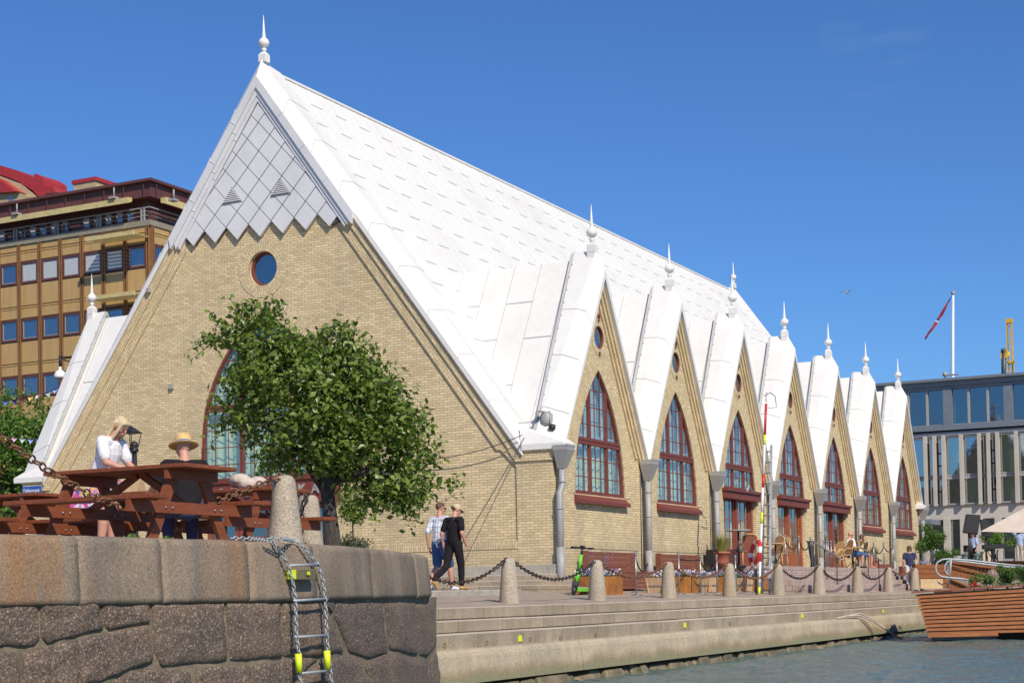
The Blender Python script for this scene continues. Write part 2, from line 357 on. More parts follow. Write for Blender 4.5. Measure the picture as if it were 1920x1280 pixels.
def arched_window(fn, hw, zb, zs, za, zt, mull, bars, step, parent=hall, d=.05, curt=None, sill=True, name='arched_window', proud=.15):
    q = MB(); t = .085
    o = arch(hw, zb, zs, za); i_ = arch(hw-t, zb+t, max(zs, zb+t), za-t*2.1)
    # outline frame along both curved sides
    zz = [zb+(za-zb)*k/22 for k in range(23)]
    for sgn in (-1, 1):
        for k in range(22):
            z0, z1 = zz[k], zz[k+1]; a0, a1 = archw(hw+.03, zs, za+.05, z0), archw(hw+.03, zs, za+.05, z1)
            slab2(q, fn, [(sgn*a0, z0), (sgn*a1, z1), (sgn*max(0, a1-t-.03), z1), (sgn*max(0, a0-t-.03), z0)], d-.03, d+.03)
    slab2(q, fn, rect(-hw, hw, zb, zb+.09), d-.035, d+.03)
    if zt:
        w0 = archw(hw, zs, za, zt); slab2(q, fn, rect(-w0, w0, zt-.085, zt-.015), d-.05, d+.03); slab2(q, fn, rect(-w0, w0, zt+.015, zt+.085), d-.045, d+.03); slab2(q, fn, rect(-w0, w0, zt-.02, zt+.02), d-.03, d+.03)
    for u in mull:
        slab2(q, fn, rect(u-.055, u+.055, zb+.05, archtop(hw, zs, za, abs(u)+.03)), d-.028, d+.02)
    for u in bars: slab2(q, fn, rect(u-.010, u+.010, zb+.05, archtop(hw, zs, za, abs(u)+.02)-.02), d-.004, d+.008)
    z = zb+step
    while z < za-.3:
        if not zt or abs(z-zt) > .16: w0 = archw(hw, zs, za, z)-.03; slab2(q, fn, rect(-w0, w0, z-.011, z+.011), d-.006, d+.01)
        z += step
    f = q.build(name, M['red_frame'], parent)
    g = MB(); slab2(g, fn, arch(hw-.01, zb+.01, max(zs, zb+.01), za-.02), d+.010, d+.014); g.build('glass', M['glass'], f)
    q = MB()
    ed = [-hw+.1]+[m for m in mull for _ in (0, 1)]+[hw-.1]
    for k in range(0, len(ed), 2):
        for s_, u in ((1, ed[k]), (-1, ed[k+1])):
            u0 = u+s_*.055 if abs(u) < hw-.2 else u; u1 = u0+s_*.05
            lo = zb+.1; top = archtop(hw, zs, za, max(abs(u0), abs(u1)))-.1
            if top > lo+.3: slab2(q, fn, rect(min(u0, u1), max(u0, u1), lo, top), d+.07, d+.10)
    for z in ((zt-.16, zt+.16) if zt else ()): w0 = archw(hw, zs, za, z)-.12; slab2(q, fn, rect(-w0, w0, z-.03, z+.03), d+.072, d+.098)
    q.build('inner_frame', M['whitepaint'], f)
    if curt:
        q = MB(); lo, hi = curt; n = int(hw*2/.06); vs = []; rows = 6
        for r_ in range(rows+1):
            z = lo+(hi-lo)*r_/rows
            for k in range(n+1):
                u = -hw+2*hw*k/n; w0 = archw(hw, zs, za, z)
                vs.append(fn(max(-w0, min(w0, u)), z, d+.20+.03*math.sin(k*1.25+r_*.15)))
        q.add(vs, [(r_*(n+1)+k, r_*(n+1)+k+1, (r_+1)*(n+1)+k+1, (r_+1)*(n+1)+k) for r_ in range(rows) for k in range(n)], smooth=True)
        q.build('curtain', M['curtain'], f, recalc=False)
    if sill:
        q = MB(); a = hw+.05
        p0 = [fn(-a, zb+.02, d), fn(a, zb+.02, d), fn(a, zb-.02, -.02), fn(-a, zb-.02, -.02)]
        q.hexa([fn(-a, zb-.21, d), fn(a, zb-.21, d), fn(a, zb-.24, -proud), fn(-a, zb-.24, -proud)], [fn(-a, zb+.02, d), fn(a, zb+.02, d), fn(a, zb-.16, -proud), fn(-a, zb-.16, -proud)])
        q.build('sill', M['red_frame'], f)
    return f
def arch_ring(q, fn, hw, zs, za, wd, d0, z0):
    """radial bricks round a pointed opening"""
    n = 16; H = za-zs; Rr = (H*H+hw*hw)/(2*hw); cx = Rr-hw; a1 = math.asin(H/Rr)
    for sgn in (-1, 1):
        pin = [(hw, z0)] if z0 < zs-.01 else []; pout = [(hw+wd, z0)] if z0 < zs-.01 else []
        for i in range(n+1):
            a = a1*i/n; pin.append((Rr*math.cos(a)-cx, zs+Rr*math.sin(a)))
            uo = (Rr+wd)*math.cos(a)-cx; vo = zs+(Rr+wd)*math.sin(a); pout.append((max(0, uo), vo if uo >= 0 else zs+math.sqrt(max(0, (Rr+wd)**2-cx*cx))))
        for i in range(len(pin)-1):
            a, b, c, e = pin[i], pin[i+1], pout[i+1], pout[i]
            m0 = ((a[0]+b[0])/2, (a[1]+b[1])/2); m1 = ((c[0]+e[0])/2, (c[1]+e[1])/2)
            A = V(fn(sgn*m0[0], m0[1], 0)); B = V(fn(sgn*m1[0], m1[1], 0))
            if (B-A).length < .02: continue
            slab2(q, fn, [(sgn*x, y) for x, y in (a, b, c, e)], d0, .05, tuple((B-A).normalized()))
def seams(q, O, U, W, N, L, H, pu, pv, hr=.02, hc=.03, wr=.012, rm=0):
    """standing seams: ribs down the slope W every pu along U, staggered cross laps every pv"""
    n = int(L/pu)
    for i in range(n+1):
        a = O+U*(i*pu); q.m = rm; q.obox(a+W*(H/2)+N*hr*.5, U*wr*.5, W*H/2, N*hr*.5)
        if i < n:
            v = (pv*.5 if i % 2 else pv)*.9+random.uniform(-.05, .05)
            while v < H:
                q.m = 1; q.obox(a+U*pu/2+W*v+N*hc*.5, U*(pu*.5), W*.012, N*hc*.5); v += pv; q.m = 0
# ---- front gable (faces the camera's left)
SL = 1.352
def vz(u, off=0): return 13.71-off-abs(u)*SL
AH = dict(hw=2.1, zb=3.05, zs=4.0, za=7.49)
outer = [(-8.4, -.3), (8.4, -.3), (8.4, 3.42), (7.55, 3.42), (0, 13.6), (-7.55, 3.42), (-8.4, 3.42)]
hole = [(-2.1, .42), (2.1, .42)]+arch(2.1, 3.05, 4.0, 7.49)[2:]
holed(outer, [hole, circle(0, 8.63, .46)], fr, .55, 'gable_wall', M['brick'], hall)
for sgn in (-1, 1):
    q = MB()
    dr = V((0, sgn*1, -SL)).normalized()
    for off0, off1, d in ((.02, .52, -.085), (.5, .98, -.045)):
        # strip below the verge, parallel to it
        a = 3.0
        pol = [(sgn*2.65, vz(2.65, off0)), (sgn*2.95, vz(2.95, off1))]
        ub0 = (13.71-off0-3.42)/SL; ub1 = (13.71-off1-3.42)/SL
        pol = [(sgn*2.5, vz(2.5, off0)), (sgn*ub0, 3.42), (sgn*ub1, 3.42), (sgn*2.5, vz(2.5, off1))]
        slab2(q, fr, pol, d, .02, tuple(dr))
    # corner pier, corbelled head
    slab2(q, fr, rect(*sorted((sgn*7.42, sgn*8.4)), -.3, 3.0), -.045, .02)
    slab2(q, fr, [(sgn*7.42, 3.0), (sgn*8.4, 3.0), (sgn*8.4, 3.42), (sgn*7.0, 3.42)], -.05, .02)
    slab2(q, fr, [(sgn*7.42, 3.1), (sgn*8.43, 3.1), (sgn*8.43, 3.42), (sgn*7.2, 3.42)], -.088, .02)
    q.build('gable_pier', M['brick'], hall)
q = MB(); arch_ring(q, fr, 2.1, 4.0, 7.49, .5, -.012, 3.05)
N = 24
for i in range(N):
    a0, a1 = 2*math.pi*i/N, 2*math.pi*(i+1)/N; am = (a0+a1)/2
    slab2(q, fr, [(r_*math.cos(a), 8.63+r_*math.sin(a)) for r_, a in ((.46, a0), (.46, a1), (.78, a1), (.78, a0))], -.013, .05, (0, math.cos(am), math.sin(am)))
q.build('arch_brickwork', M['brick'], hall)
for s_ in (-1, 1):
    q = MB(); slab2(q, fr, rect(*sorted((s_*2.12, s_*7.42)), -.3, 1.12), -.035, .02)
    slab2(q, fr, rect(*sorted((s_*2.12, s_*7.42)), 1.0, 1.2), -.05, .02, (0, 0, 1)); q.build('soldier_course', M['brick'], hall)
    q = MB(); slab2(q, fr, rect(*sorted((s_*2.4, s_*8.5)), -.3, .6), -.16, .02); q.build('plinth', M['granite'], hall, bevel=.01)
q = MB(); q.box(-.1, XE+.1, -.32, -.2, -.35, .30); q.build('plinth', M['granite'], hall)
q = MB(); q.box(-.1, XE+.1, 16.6, 16.72, -.35, .30); q.build('plinth', M['granite'], hall)
arched_window(fr, 2.1, 3.05, 4.0, 7.49, 5.02, (-.8, .8), (-1.68, -1.24, -.4, 0, .4, 1.24, 1.68), .46, curt=(3.1, 6.6), sill=False, name='gable_window')
def round_window(fn, cu, cz, r, name='round_window', d=.14, fw=.07):
    q = MB(); ringstrip(q, fn, circle(cu, cz, r+.01), circle(cu, cz, r-fw), d-.03, d+.02, True)
    f = q.build(name, M['red_frame'], hall)
    q = MB(); slab2(q, fn, circle(cu, cz, r-.02), d+.01, d+.02); q.build('glass', M['glass_dark'], f)
    q = MB(); slab2(q, fn, [(cu+(p[0]-cu)*.98, cz+(p[1]-cz)*.98) for p in circle(cu, cz, r-.07)], d+.25, d+.27); q.build('blind', M['curtain'], f); return f
round_window(fr, 0, 8.63, .46)
# entrance: sign beam, glazed doors
q = MB(); slab2(q, fr, rect(-2.35, 2.35, 2.44, 3.0), -.22, .3); slab2(q, fr, rect(-2.4, 2.4, 2.98, 3.06), -.27, .3); slab2(q, fr, rect(-2.37, 2.37, 2.38, 2.45), -.25, .3)
sg = q.build('sign_beam', M['red_frame'], hall)
def text_mesh(txt, size, depth, name, mat, parent, org, ux, uz, bold=0):
    cu = bpy.data.curves.new('t', 'FONT'); cu.body = txt; cu.size = size; cu.extrude = depth; cu.align_x = 'CENTER'; cu.offset = bold; cu.resolution_u = 2
    to = bpy.data.objects.new('t', cu); COL.objects.link(to); bpy.context.view_layer.update()
    me = bpy.data.meshes.new_from_object(to.evaluated_get(bpy.context.evaluated_depsgraph_get())); bpy.data.objects.remove(to)
    ux, uz = V(ux), V(uz); n = ux.cross(uz); off = V((0, 0, 0)); q_ = parent
    while q_: off += q_.location; q_ = q_.parent
    for v in me.vertices: v.co = V(org)+ux*v.co.x+uz*v.co.y+n*v.co.z-off
    me.name = name; me.materials.clear(); me.materials.append(mat); o = bpy.data.objects.new(name, me); COL.objects.link(o); o.parent = parent; return o
for k, ch in enumerate('FESKEKÖRKAN'):
    text_mesh(ch, .36, .02, 'letter', M['hopper'], sg, (XF-.25, YC-.43*(k-5), 2.60), (0, -1, 0), (0, 0, 1), .006)
q = MB()
for u0, u1 in ((-2.08, -1.05), (-1.03, -.02), (.02, 1.03), (1.05, 2.08)):
    z0, z1 = .46, 2.36
    for a, b, c, e in ((u0, u0+.12, z0, z1), (u1-.12, u1, z0, z1)): slab2(q, fr, rect(a, b, c, e), .2, .28)
    for c, e in ((z0, z0+.3), (z1-.12, z1)): slab2(q, fr, rect(u0+.12, u1-.12, c, e), .203, .277)
    for z in (1.1, 1.55): slab2(q, fr, rect(u0+.12, u1-.12, z-.015, z+.015), .22, .25)
dr_ = q.build('entrance_door', M['red_door'], hall)
q = MB(); slab2(q, fr, rect(-2.07, 2.07, .5, 2.35), .235, .242); q.build('glass', M['glass_dark'], dr_)
q = MB(); slab2(q, fr, rect(-2.1, 2.1, .42, 2.4), 1.1, 1.14); q.build('vestibule_wall', M['interior'], hall)
# ---- metal cladding of the gable top
def diamonds():
    q = MB(); wd = .73; h = .38
    tri = (13.02, SL)
    for r_ in range(0, 20):
        zc = 9.45+h+ (r_-0)*h
        for k in range(-5, 6):
            uc = wd*(k+(.5 if r_ % 2 else 0)); g = .012
            p = [(uc, zc-h+g), (uc+wd/2-g, zc), (uc, zc+h-g), (uc-wd/2+g, zc)]
            for s_ in (-1, 1): p = clip(p, s_*SL, 1, 13.0) if p else p
            if len(p) >= 3:
                lo = min(v for u, v in p); vs = [fr(u, v, -.10-.022*(1-(v-zc+h)/(2*h))) for u, v in p]; n = len(p)
                q.add(vs+[fr(u, v, -.03) for u, v in p], [tuple(range(n))]+[(i, (i+1) % n, (i+1) % n+n, i+n) for i in range(n)])
    return q
cl = diamonds().build('gable_cladding', M['cladding'], hall)
q = MB(); zig = [(.73*(k/2), 9.45 if k % 2 == 0 else 9.83) for k in range(-6, 7)]
pol = [(-2.53, 9.56)]+zig+[(2.53, 9.56), (0, 12.98)]
slab2(q, fr, [(u*.985, v+.02) for u, v in pol], -.075, .02); q.build('backing', M['darkmetal'], cl)
q = MB()
for sgn in (-1, 1):
    for off0, off1, d, ue in ((-.02, .30, -.21, 2.96), (.28, .50, -.16, 2.82), (.48, .66, -.13, 2.72)):
        slab2(q, fr, [(0, 13.71-off0), (sgn*ue, vz(ue, off0)), (sgn*(ue-.06*1), vz(ue-.06, off1)-.05), (0, 13.71-off1)], d, .02)
        for uu in (.75, 1.45, 2.15):
            dv = V((0, sgn, -SL)).normalized(); up = V((0, sgn*SL, 1)).normalized(); c = V(fr(sgn*uu, vz(uu, (off0+off1)/2), d-.004)); q.obox(c, dv*.006, up*((off1-off0)*.29), V((.008, 0, 0)))
q.build('gable_fascia', M['cladding'], hall)
for ppx, ppy in ((435, 366), (526, 351)):
    c = atx(ppx, ppy, XF-.13); u0 = c.y-YC; z0 = c.z
    q = MB(); 
    for k in range(7):
        z = z0-.17+.05*k; hw_ = .29*(1-(k+.3)/7.2); slab2(q, fr, rect(u0-hw_, u0+hw_, z, z+.022), -.16, -.11)
    vt = q.build('louvre_vent', M['cladding'], hall)
    q = MB(); slab2(q, fr, [(u0-.33, z0-.2), (u0+.33, z0-.2), (u0, z0+.22)], -.135, -.115); q.build('grille_backing', M['hopper'], vt)
def coping_seam(q, F0, F1, K0, B0, B1, t_, nn):
    P_ = [F0.lerp(F1, t_), K0.lerp(F1, t_), K0.lerp(B1, t_), B0.lerp(B1, t_)]; q.m = 1
    for a, b in zip(P_, P_[1:]):
        if (b-a).length > .02: q.bar(a+nn*.003, b+nn*.003, .014, .014, nn)
    q.m = 0
# ---- main roof
ZR = 14.02; S2 = (ZR-3.5)/(YC-.3)
q = MB()
for sgn in (-1, 1):
    y0 = YC+sgn*(YC-.3)
    e0, e1 = .35, XE-.35
    A = [V((e0, y0, 3.5)), V((e1, y0, 3.5)), V((e1, YC, ZR)), V((e0, YC, ZR))]
    q.add(A+[a-V((0, 0, .22)) for a in A], [(0, 1, 2, 3), (7, 6, 5, 4), (0, 4, 5, 1), (3, 2, 6, 7), (0, 3, 7, 4), (1, 5, 6, 2)])
    Wd = V((0, sgn, -S2)).normalized(); U = V((1, 0, 0)); Nn = V((0, sgn*S2, 1)).normalized()
    seams(q, V((.95, YC, ZR)), U, Wd, Nn, XE-1.9, 13.1, .6, 1.95, .014, .014, .02)
q.obox(((XE)/2, YC, ZR-.01), (XE/2-.7, 0, 0), (0, .07, 0), (0, 0, .03))
q.build('main_roof', [M['white'], M['seam']], hall)
for sgn in (-1, 1):
    for xf, xb in ((-.2, .92), (XE+.2, XE-.92)):
        q = MB()
        F0 = V((xf, YC, 13.76)); F1 = V((xf, YC+sgn*7.62, 3.45)); B0 = V((xb, YC, ZR+.08)); B1 = V((xb, YC+sgn*7.85, 3.56))
        K0 = V((.02 if xf < 5 else XE-.02, YC, 14.2))
        q.add([F0, F1, B1, B0]+[p-V((0, 0, .2)) for p in (F0, F1)]+[p-V((0, 0, .3)) for p in (B1, B0)]+[K0], [(0, 1, 8), (8, 1, 2), (8, 2, 3), (0, 4, 5, 1), (3, 2, 6, 7), (1, 5, 6, 2), (4, 7, 6, 5)])
        dn = (F1-F0).normalized(); nn = V((0, sgn*SL, 1)).normalized()
        for k in range(1, 9): coping_seam(q, F0, F1, K0, B0, B1, k/9, nn)
        q.build('verge_coping', [M['white'], M['seam']], hall)
def finial(x, y, z, s, parent=hall):
    q = MB(); h = .16*s
    q.box(x-.115*s, x+.115*s, y-.115*s, y+.115*s, z, z+.2*s)
    q.add([(x-.115*s, y-.115*s, z+.2*s), (x+.115*s, y-.115*s, z+.2*s), (x+.115*s, y+.115*s, z+.2*s), (x-.115*s, y+.115*s, z+.2*s), (x, y, z+.36*s)], [(0, 1, 4), (1, 2, 4), (2, 3, 4), (3, 0, 4)])
    q.lathe([(.07*s, .25*s), (.055*s, .33*s), (.085*s, .37*s), (.05*s, .40*s), (.06*s, .42*s), (.12*s, .46*s), (.155*s, .53*s), (.145*s, .6*s), (.09*s, .67*s), (.045*s, .69*s), (.055*s, .73*s), (.035*s, .9*s), (.004, 1.34*s)], (x, y, z), 14)
    return q.build('finial', M['white'], parent)
finial(.15, YC, 14.18, .95); finial(XE-.15, YC, 14.18, .95)
# eave returns at the four corners
for sx in (0, 1):
    for sy in (0, 1):
        X = lambda x: x if not sx else XE-x
        Y = lambda y: y if not sy else 2*YC-y
        q = MB(); b = [(X(-.2), Y(-.52), 3.36), (X(-.2), Y(.6), 3.36), (X(.55), Y(.6), 3.36), (X(.55), Y(-.52), 3.36)]
        m = [(x, y, 3.5) for x, y, z in b]; t_ = [(X(.06), Y(-.12), 3.78), (X(.06), Y(.75), 3.95), (X(.5), Y(.75), 3.95), (X(.5), Y(-.12), 3.78)]
        q.add(b+m+t_, [(0, 1, 2, 3), (0, 1, 5, 4), (1, 2, 6, 5), (2, 3, 7, 6), (3, 0, 4, 7), (4, 5, 9, 8), (5, 6, 10, 9), (6, 7, 11, 10), (7, 4, 8, 11), (8, 9, 10, 11)])
        q.build('eave_return', M['white'], hall)
# ---- one canal bay, then copies
def bay(xc, side=False, door=False):
    fn = lambda u, v, d: (xc+u, -.2+d, v)
    out = []
    hw, zb, zs, za = 1.56, 2.36, 2.36, 5.58
    if door: hole = [(-1.5, .55), (1.5, .55)]+[p for p in arch(hw, zb, zs, za) if p[1] > 2.42 and p[0] > 0]+[p for p in arch(hw, zb, zs, za) if p[1] > 2.42 and p[0] <= 0]
    else: hole = arch(hw, zb, zs, za)
    o = holed([(-2.7, -.4), (2.7, -.4), (2.7, 3.38), (0, 8.0), (-2.7, 3.38)], [hole, circle(.08, 6.42, .30, 20)], fn, .5, 'dormer_wall', M['brick'], hall); out.append(o)
    q = MB(); arch_ring(q, fn, hw, zs, za, .42, -.012, zb)
    for i in range(18):
        a0, a1 = 2*math.pi*i/18, 2*math.pi*(i+1)/18; am = (a0+a1)/2
        slab2(q, fn, [(.08+r_*math.cos(a), 6.42+r_*math.sin(a)) for r_, a in ((.30, a0), (.30, a1), (.47, a1), (.47, a0))], -.01, .05, (math.cos(am), 0, math.sin(am)))
    q.build('arch_brickwork', M['brick'], o)
    q = MB()
    for sgn in (-1, 1):
        dd = V((sgn, 0, -1.711)).normalized()
        for k, (o0, o1, d) in enumerate(((.0, .62, -.05), (.0, .42, -.10), (.0, .22, -.15))):
            t0 = 7.96; pol = [(0, t0-o0), (sgn*2.62, t0-o0-2.62*1.711), (sgn*(2.62), t0-o1-2.62*1.711), (0, t0-o1)]
            pol = clip(pol, 0, -1, -(3.45-.1*k)) 
            slab2(q, fn, pol, d, .02, tuple(dd))
        # flat pier beside the down pipe
        slab2(q, fn, rect(*sorted((sgn*2.28, sgn*2.62)), -.3, 3.42), -.03, .02)
    q.build('corbel_band', M['brick'], o)
    q = MB(); slab2(q, fn, rect(-2.28, 2.28, -.3, 1.12) if not door else rect(-2.28, -1.55, -.3, 1.12), -.03, .02); slab2(q, fn, rect(-2.28, 2.28, 1.0, 1.2) if not door else rect(-2.28, -1.55, 1.0, 1.2), -.045, .02, (0, 0, 1))
    if door: q.build('soldier_course', M['brick'], o); q = MB(); slab2(q, fn, rect(1.55, 2.28, -.3, 1.12), -.03, .02); slab2(q, fn, rect(1.55, 2.28, 1.0, 1.2), -.045, .02, (0, 0, 1))
    if not side: 
        for sx_ in (-.04, .04): pass
    q.build('soldier_course', M['brick'], o)
    q = MB()   # iron wall anchors
    for u, v, s_ in ((.06, 6.93, .1), (.08, 7.3, .09), (.06, 6.0, .05)):
        q.bar(fn(u, v-s_, -.03), fn(u, v+s_, -.03), .03, .03, (0, 1, 0)); q.bar(fn(u-s_*.6, v+s_*.5, -.035), fn(u+s_*.6, v+s_*.2, -.035), .03, .03, (0, 1, 0)); q.bar(fn(u-s_*.5, v-s_, -.04), fn(u+s_*.1, v-.1*s_, -.04), .025, .025, (0, 1, 0))
    q.build('wall_anchor', M['red_frame'], o)
    if door:
        out.append(arched_window(fn, hw, 3.02, zs, za, 3.74, (-.52, .52), (-1.22, -.87, -.17, .17, .87, 1.22), .40, curt=(3.1, 3.9), sill=False))
        q = MB(); slab2(q, fn, rect(-1.66, 1.66, 2.72, 2.94), -.14, .2); slab2(q, fn, rect(-1.70, 1.70, 2.94, 3.03), -.2, .2); b = q.build('door_beam', M['red_frame'], hall); out.append(b)
        q = MB(); 
        for u0, u1 in ((-1.5, -1.36), (-.09, .09), (1.36, 1.5)): slab2(q, fn, rect(u0, u1, .58, 2.72), .1, .26)
        for a, b_ in ((-1.36, -.09), (.09, 1.36)):
            for u in (a+.04, b_-.04): slab2(q, fn, rect(u-.04, u+.04, .6, 2.7), .16, .22)
            for u in (a+.42, a+.85): slab2(q, fn, rect(u-.012, u+.012, 1.1, 2.7), .17, .2)
            for z in (1.5, 2.1): slab2(q, fn, rect(a, b_, z-.012, z+.012), .172, .202)
            slab2(q, fn, rect(a, b_, .6, 1.1), .165, .215)
        f = q.build('glazed_door', M['red_door'], hall); out.append(f)
        q = MB(); slab2(q, fn, rect(-1.4, 1.4, 1.05, 2.72), .182, .188); q.build('glass', M['glass'], f)
        q = MB(); n = 30; vs = []
        for z in (1.0, 2.7):
            for k in range(n+1): vs.append(fn(-1.4+2.8*k/n, z, .5+.04*math.sin(k*1.4)))
        q.add(vs, [(k, k+1, n+2+k, n+1+k) for k in range(n)], smooth=True); q.build('curtain', M['curtain'], f, recalc=False)
    else: out.append(arched_window(fn, hw, zb, zs, za, 3.7, (-.52, .52), (-1.22, -.87, -.17, .17, .87, 1.22), .445, curt=(2.4, 3.75)))
    r_ = round_window(fn, .08, 6.42, .30, d=.03, fw=.035); out.append(r_)
    # roof of the dormer
    q = MB(); zr = 8.45; hw2 = 2.72; ze = 3.5; yb = 4.6
    q.add([(xc-hw2, .12, ze), (xc, .12, zr), (xc+hw2, .12, ze), (xc-hw2, yb, ze), (xc, yb, zr+.02), (xc+hw2, yb, ze)], [(0, 1, 4, 3), (1, 2, 5, 4), (0, 2, 1), (3, 4, 5), (0, 3, 5, 2)])
    sl_ = (zr-ze)/hw2
    for sgn in (-1, 1):
        Wd = V((sgn, 0, -sl_)).normalized(); Nn = V((sgn*sl_, 0, 1)).normalized()
        seams(q, V((xc, .55, zr)), V((0, 1, 0)), Wd, Nn, 3.9, 5.4, .78, 2.6, .014, .018, .014, 1)
    # flat valley strip
    o = q.build('dormer_roof', [M['white'], M['seam']], hall); out.append(o)
    q = MB()
    for sgn in (-1, 1):
        F0 = V((xc, -.46, 8.16)); F1 = V((xc+sgn*2.66, -.46, 3.46)); B0 = V((xc, .42, 8.66)); B1 = V((xc+sgn*2.72, .30, 3.72))
        K0 = V((xc, -.2, 8.63))
        q.add([F0, F1, B1, B0]+[F0-V((0, 0, .26)), F1-V((-sgn*.02, 0, .14))]+[B1-V((0, 0, .4)), B0-V((0, 0, .4))]+[K0], [(0, 1, 8), (8, 1, 2), (8, 2, 3), (0, 4, 5, 1), (3, 2, 6, 7), (1, 5, 6, 2), (4, 7, 6, 5)])
        nn = V((sgn*1.77, 0, 1)).normalized()
        for k in (1.3, 2.3, 3.4): coping_seam(q, F0, F1, K0, B0, B1, k/4, nn)
    x, y = xc, -.1
    q.box(x-.1, x+.1, y-.1, y+.1, 8.4, 8.62)
    q.build('coping', [M['white'], M['seam']], o)
    q = MB(); 
    for sgn in (-1, 1):
        q.m = 1; q.bar((xc, .45, 8.62), (xc+sgn*2.72, .335, 3.68), .07, .06); q.m = 0; q.bar((xc, .412, 8.655), (xc+sgn*2.72, .297, 3.715), .014, .02)
        for k in range(1, 14): p_ = V((xc, .39, 8.72)).lerp(V((xc+sgn*2.72, .28, 3.76)), k/14); q.obox(p_-V((0, 0, .06)), (.014, 0, 0), (0, .012, 0), (0, 0, .02))
    q.build('flashing', [M['hopper'], M['seam']], o)
    finial(xc, -.1, 8.60, .93, o)
    return out
def downpipe(x, elbow=False, parent=hall):
    q = MB(); y = -.47
    t = [(x-.235, y-.17, 3.44), (x+.235, y-.17, 3.44), (x+.235, y+.2, 3.44), (x-.235, y+.2, 3.44)]
    m = [(a, b, 3.32) for a, b, c in t]; lo = [(x-.09, y-.01, 2.88), (x+.09, y-.01, 2.88), (x+.09, y+.15, 2.88), (x-.09, y+.15, 2.88)]
    q.add(t+m+lo, [(0, 1, 2, 3), (0, 1, 5, 4), (1, 2, 6, 5), (2, 3, 7, 6), (3, 0, 4, 7), (4, 5, 9, 8), (5, 6, 10, 9), (6, 7, 11, 10), (7, 4, 8, 11), (8, 9, 10, 11)])
    q.box(x-.245, x+.245, y-.18, y-.16, 3.40, 3.452)
    hp = None
    pts = [(x, y+.07, 2.95), (x, y+.07, .5)] if not elbow else [(x, y+.07, 2.95), (x, y+.07, 2.5), (x-.17, y+.07, 2.3), (x-.17, y+.07, .5)]
    p = MB(); p.tube(pts, .085, 10); xx = pts[-1][0]; p.tube([(xx, y+.07, 1.0), (xx, y+.07, -.12)], .105, 10)
    for z in (.95, 1.9, 2.55): p.tube([(xx if z < 2.2 else x, y+.07, z), (xx if z < 2.2 else x, y+.07, z+.04)], .096, 10)
    o = p.build('downpipe', M['hopper'], parent); q.build('hopper', M['hopper'], o)
    if not elbow: p = MB(); p.tube([(xx-.15, -.235, 3.2), (xx-.15, -.235, .2)], .022, 6); p.build('recess_line', M['darkmetal'], o)  # added dark tube, in place of a shaded recess beside the pipe
    return o
win = bay(.5*P); dr = bay(2.5*P, door=True)
lft = []
def put(objs, dx, mirror=False):
    for o in objs:
        c = copy_tree(o, hall); c.location = o.location+V((dx, 0, 0))
        if mirror: c.location.y = 2*YC; c.scale = (1, -1, 1)
for k in (1, 5, 6): put(win, k*P)
for k in (3, 4): put(dr, (k-2)*P)
for k in range(7): put(win, k*P, True)
d0 = downpipe(0, True); d1 = downpipe(P)
for k in range(2, 8): c = copy_tree(d1, hall); c.location = V(((k-1)*P, 0, 0))
# far gable, floor, inner parts
holed([(-8.4, -.3), (8.4, -.3), (8.4, 3.42), (7.55, 3.42), (0, 13.6), (-7.55, 3.42), (-8.4, 3.42)], [circle(0, 8.63, .46)], lambda u, v, d: (XE-d, YC+u, v), .5, 'far_gable_wall', M['brick'], hall)
# open leaf of the middle canal door (orange-brown, swung out)
q = MB(); c0 = aty(1408+82, 1063, -.2)
xd = 3.5*P+1.45
# flood lights and boxes on the corner eave
q = MB(); c = V((.35, .15, 3.95))
q.lathe([(.12, 0), (.16, .1), (.15, .3), (.05, .36)], c+V((-.1, -.05, .0)), 12); q.box(.4, .75, -.1, .25, 3.86, 4.12); q.box(.46, .66, -.2, -.1, 3.8, 4.0)
q.tube([(.1, -.1, 3.8), (.2, 0, 4.3), (.5, .1, 4.25)], .02, 6); q.tube([(.3, -.25, 3.8), (.5, -.1, 3.95), (.8, 0, 4.4)], .015, 6)
q.box(.15, .4, .3, .36, 4.1, 4.3); q.box(-.05, .2, .1, .2, 4.28, 4.31); q.ball((.62, .05, 4.2), .09); q.ball((.3, -.12, 3.92), .1)
fl = q.build('floodlight', M['hopper'], hall)
q = MB(); q.box(.42, .62, -.215, -.19, 3.82, 3.98); q.ball((.12, -.1, 3.9), .09); q.box(.2, .8, -.05, .1, 3.74, 3.84); q.ball((.5, -.15, 4.1), .06); q.build('lens', M['black'], fl)
# cables along the gable
q = MB(); q.tube(chain_pts((-.3, .5, 3.72), (-.22, 3.6, 3.3), .15, 12), .012, 5); q.tube(chain_pts((-.3, .45, 3.65), (-3.2, .8, .8), .05, 4), .012, 5)
q.build('cable', M['darkmetal'], hall)
q = MB(); c = atx(283, 545, XF-.05); q.box(c.x-.15, c.x, c.y-.05, c.y+.05, c.z-.06, c.z+.06); c = atx(323, 725, XF); q.box(c.x-.08, c.x, c.y-.06, c.y+.06, c.z-.06, c.z+.06); q.build('wall_box', M['hopper'], hall)
# street sign on the far left pier
q = MB(); c = atx(60, 919, XF-.16); q.box(c.x-.02, c.x, c.y-.36, c.y+.36, c.z-.12, c.z+.12)
ss = q.build('street_sign', M['bluepaint'], None); tag(ss, 'small blue enamel street name sign on the left brick corner of the hall', 'street sign')
text_mesh('Fisktorget', .15, .004, 'sign_lettering', M['whitepaint'], ss, (c.x-.025, c.y, c.z-.05), (0, -1, 0), (0, 0, 1))
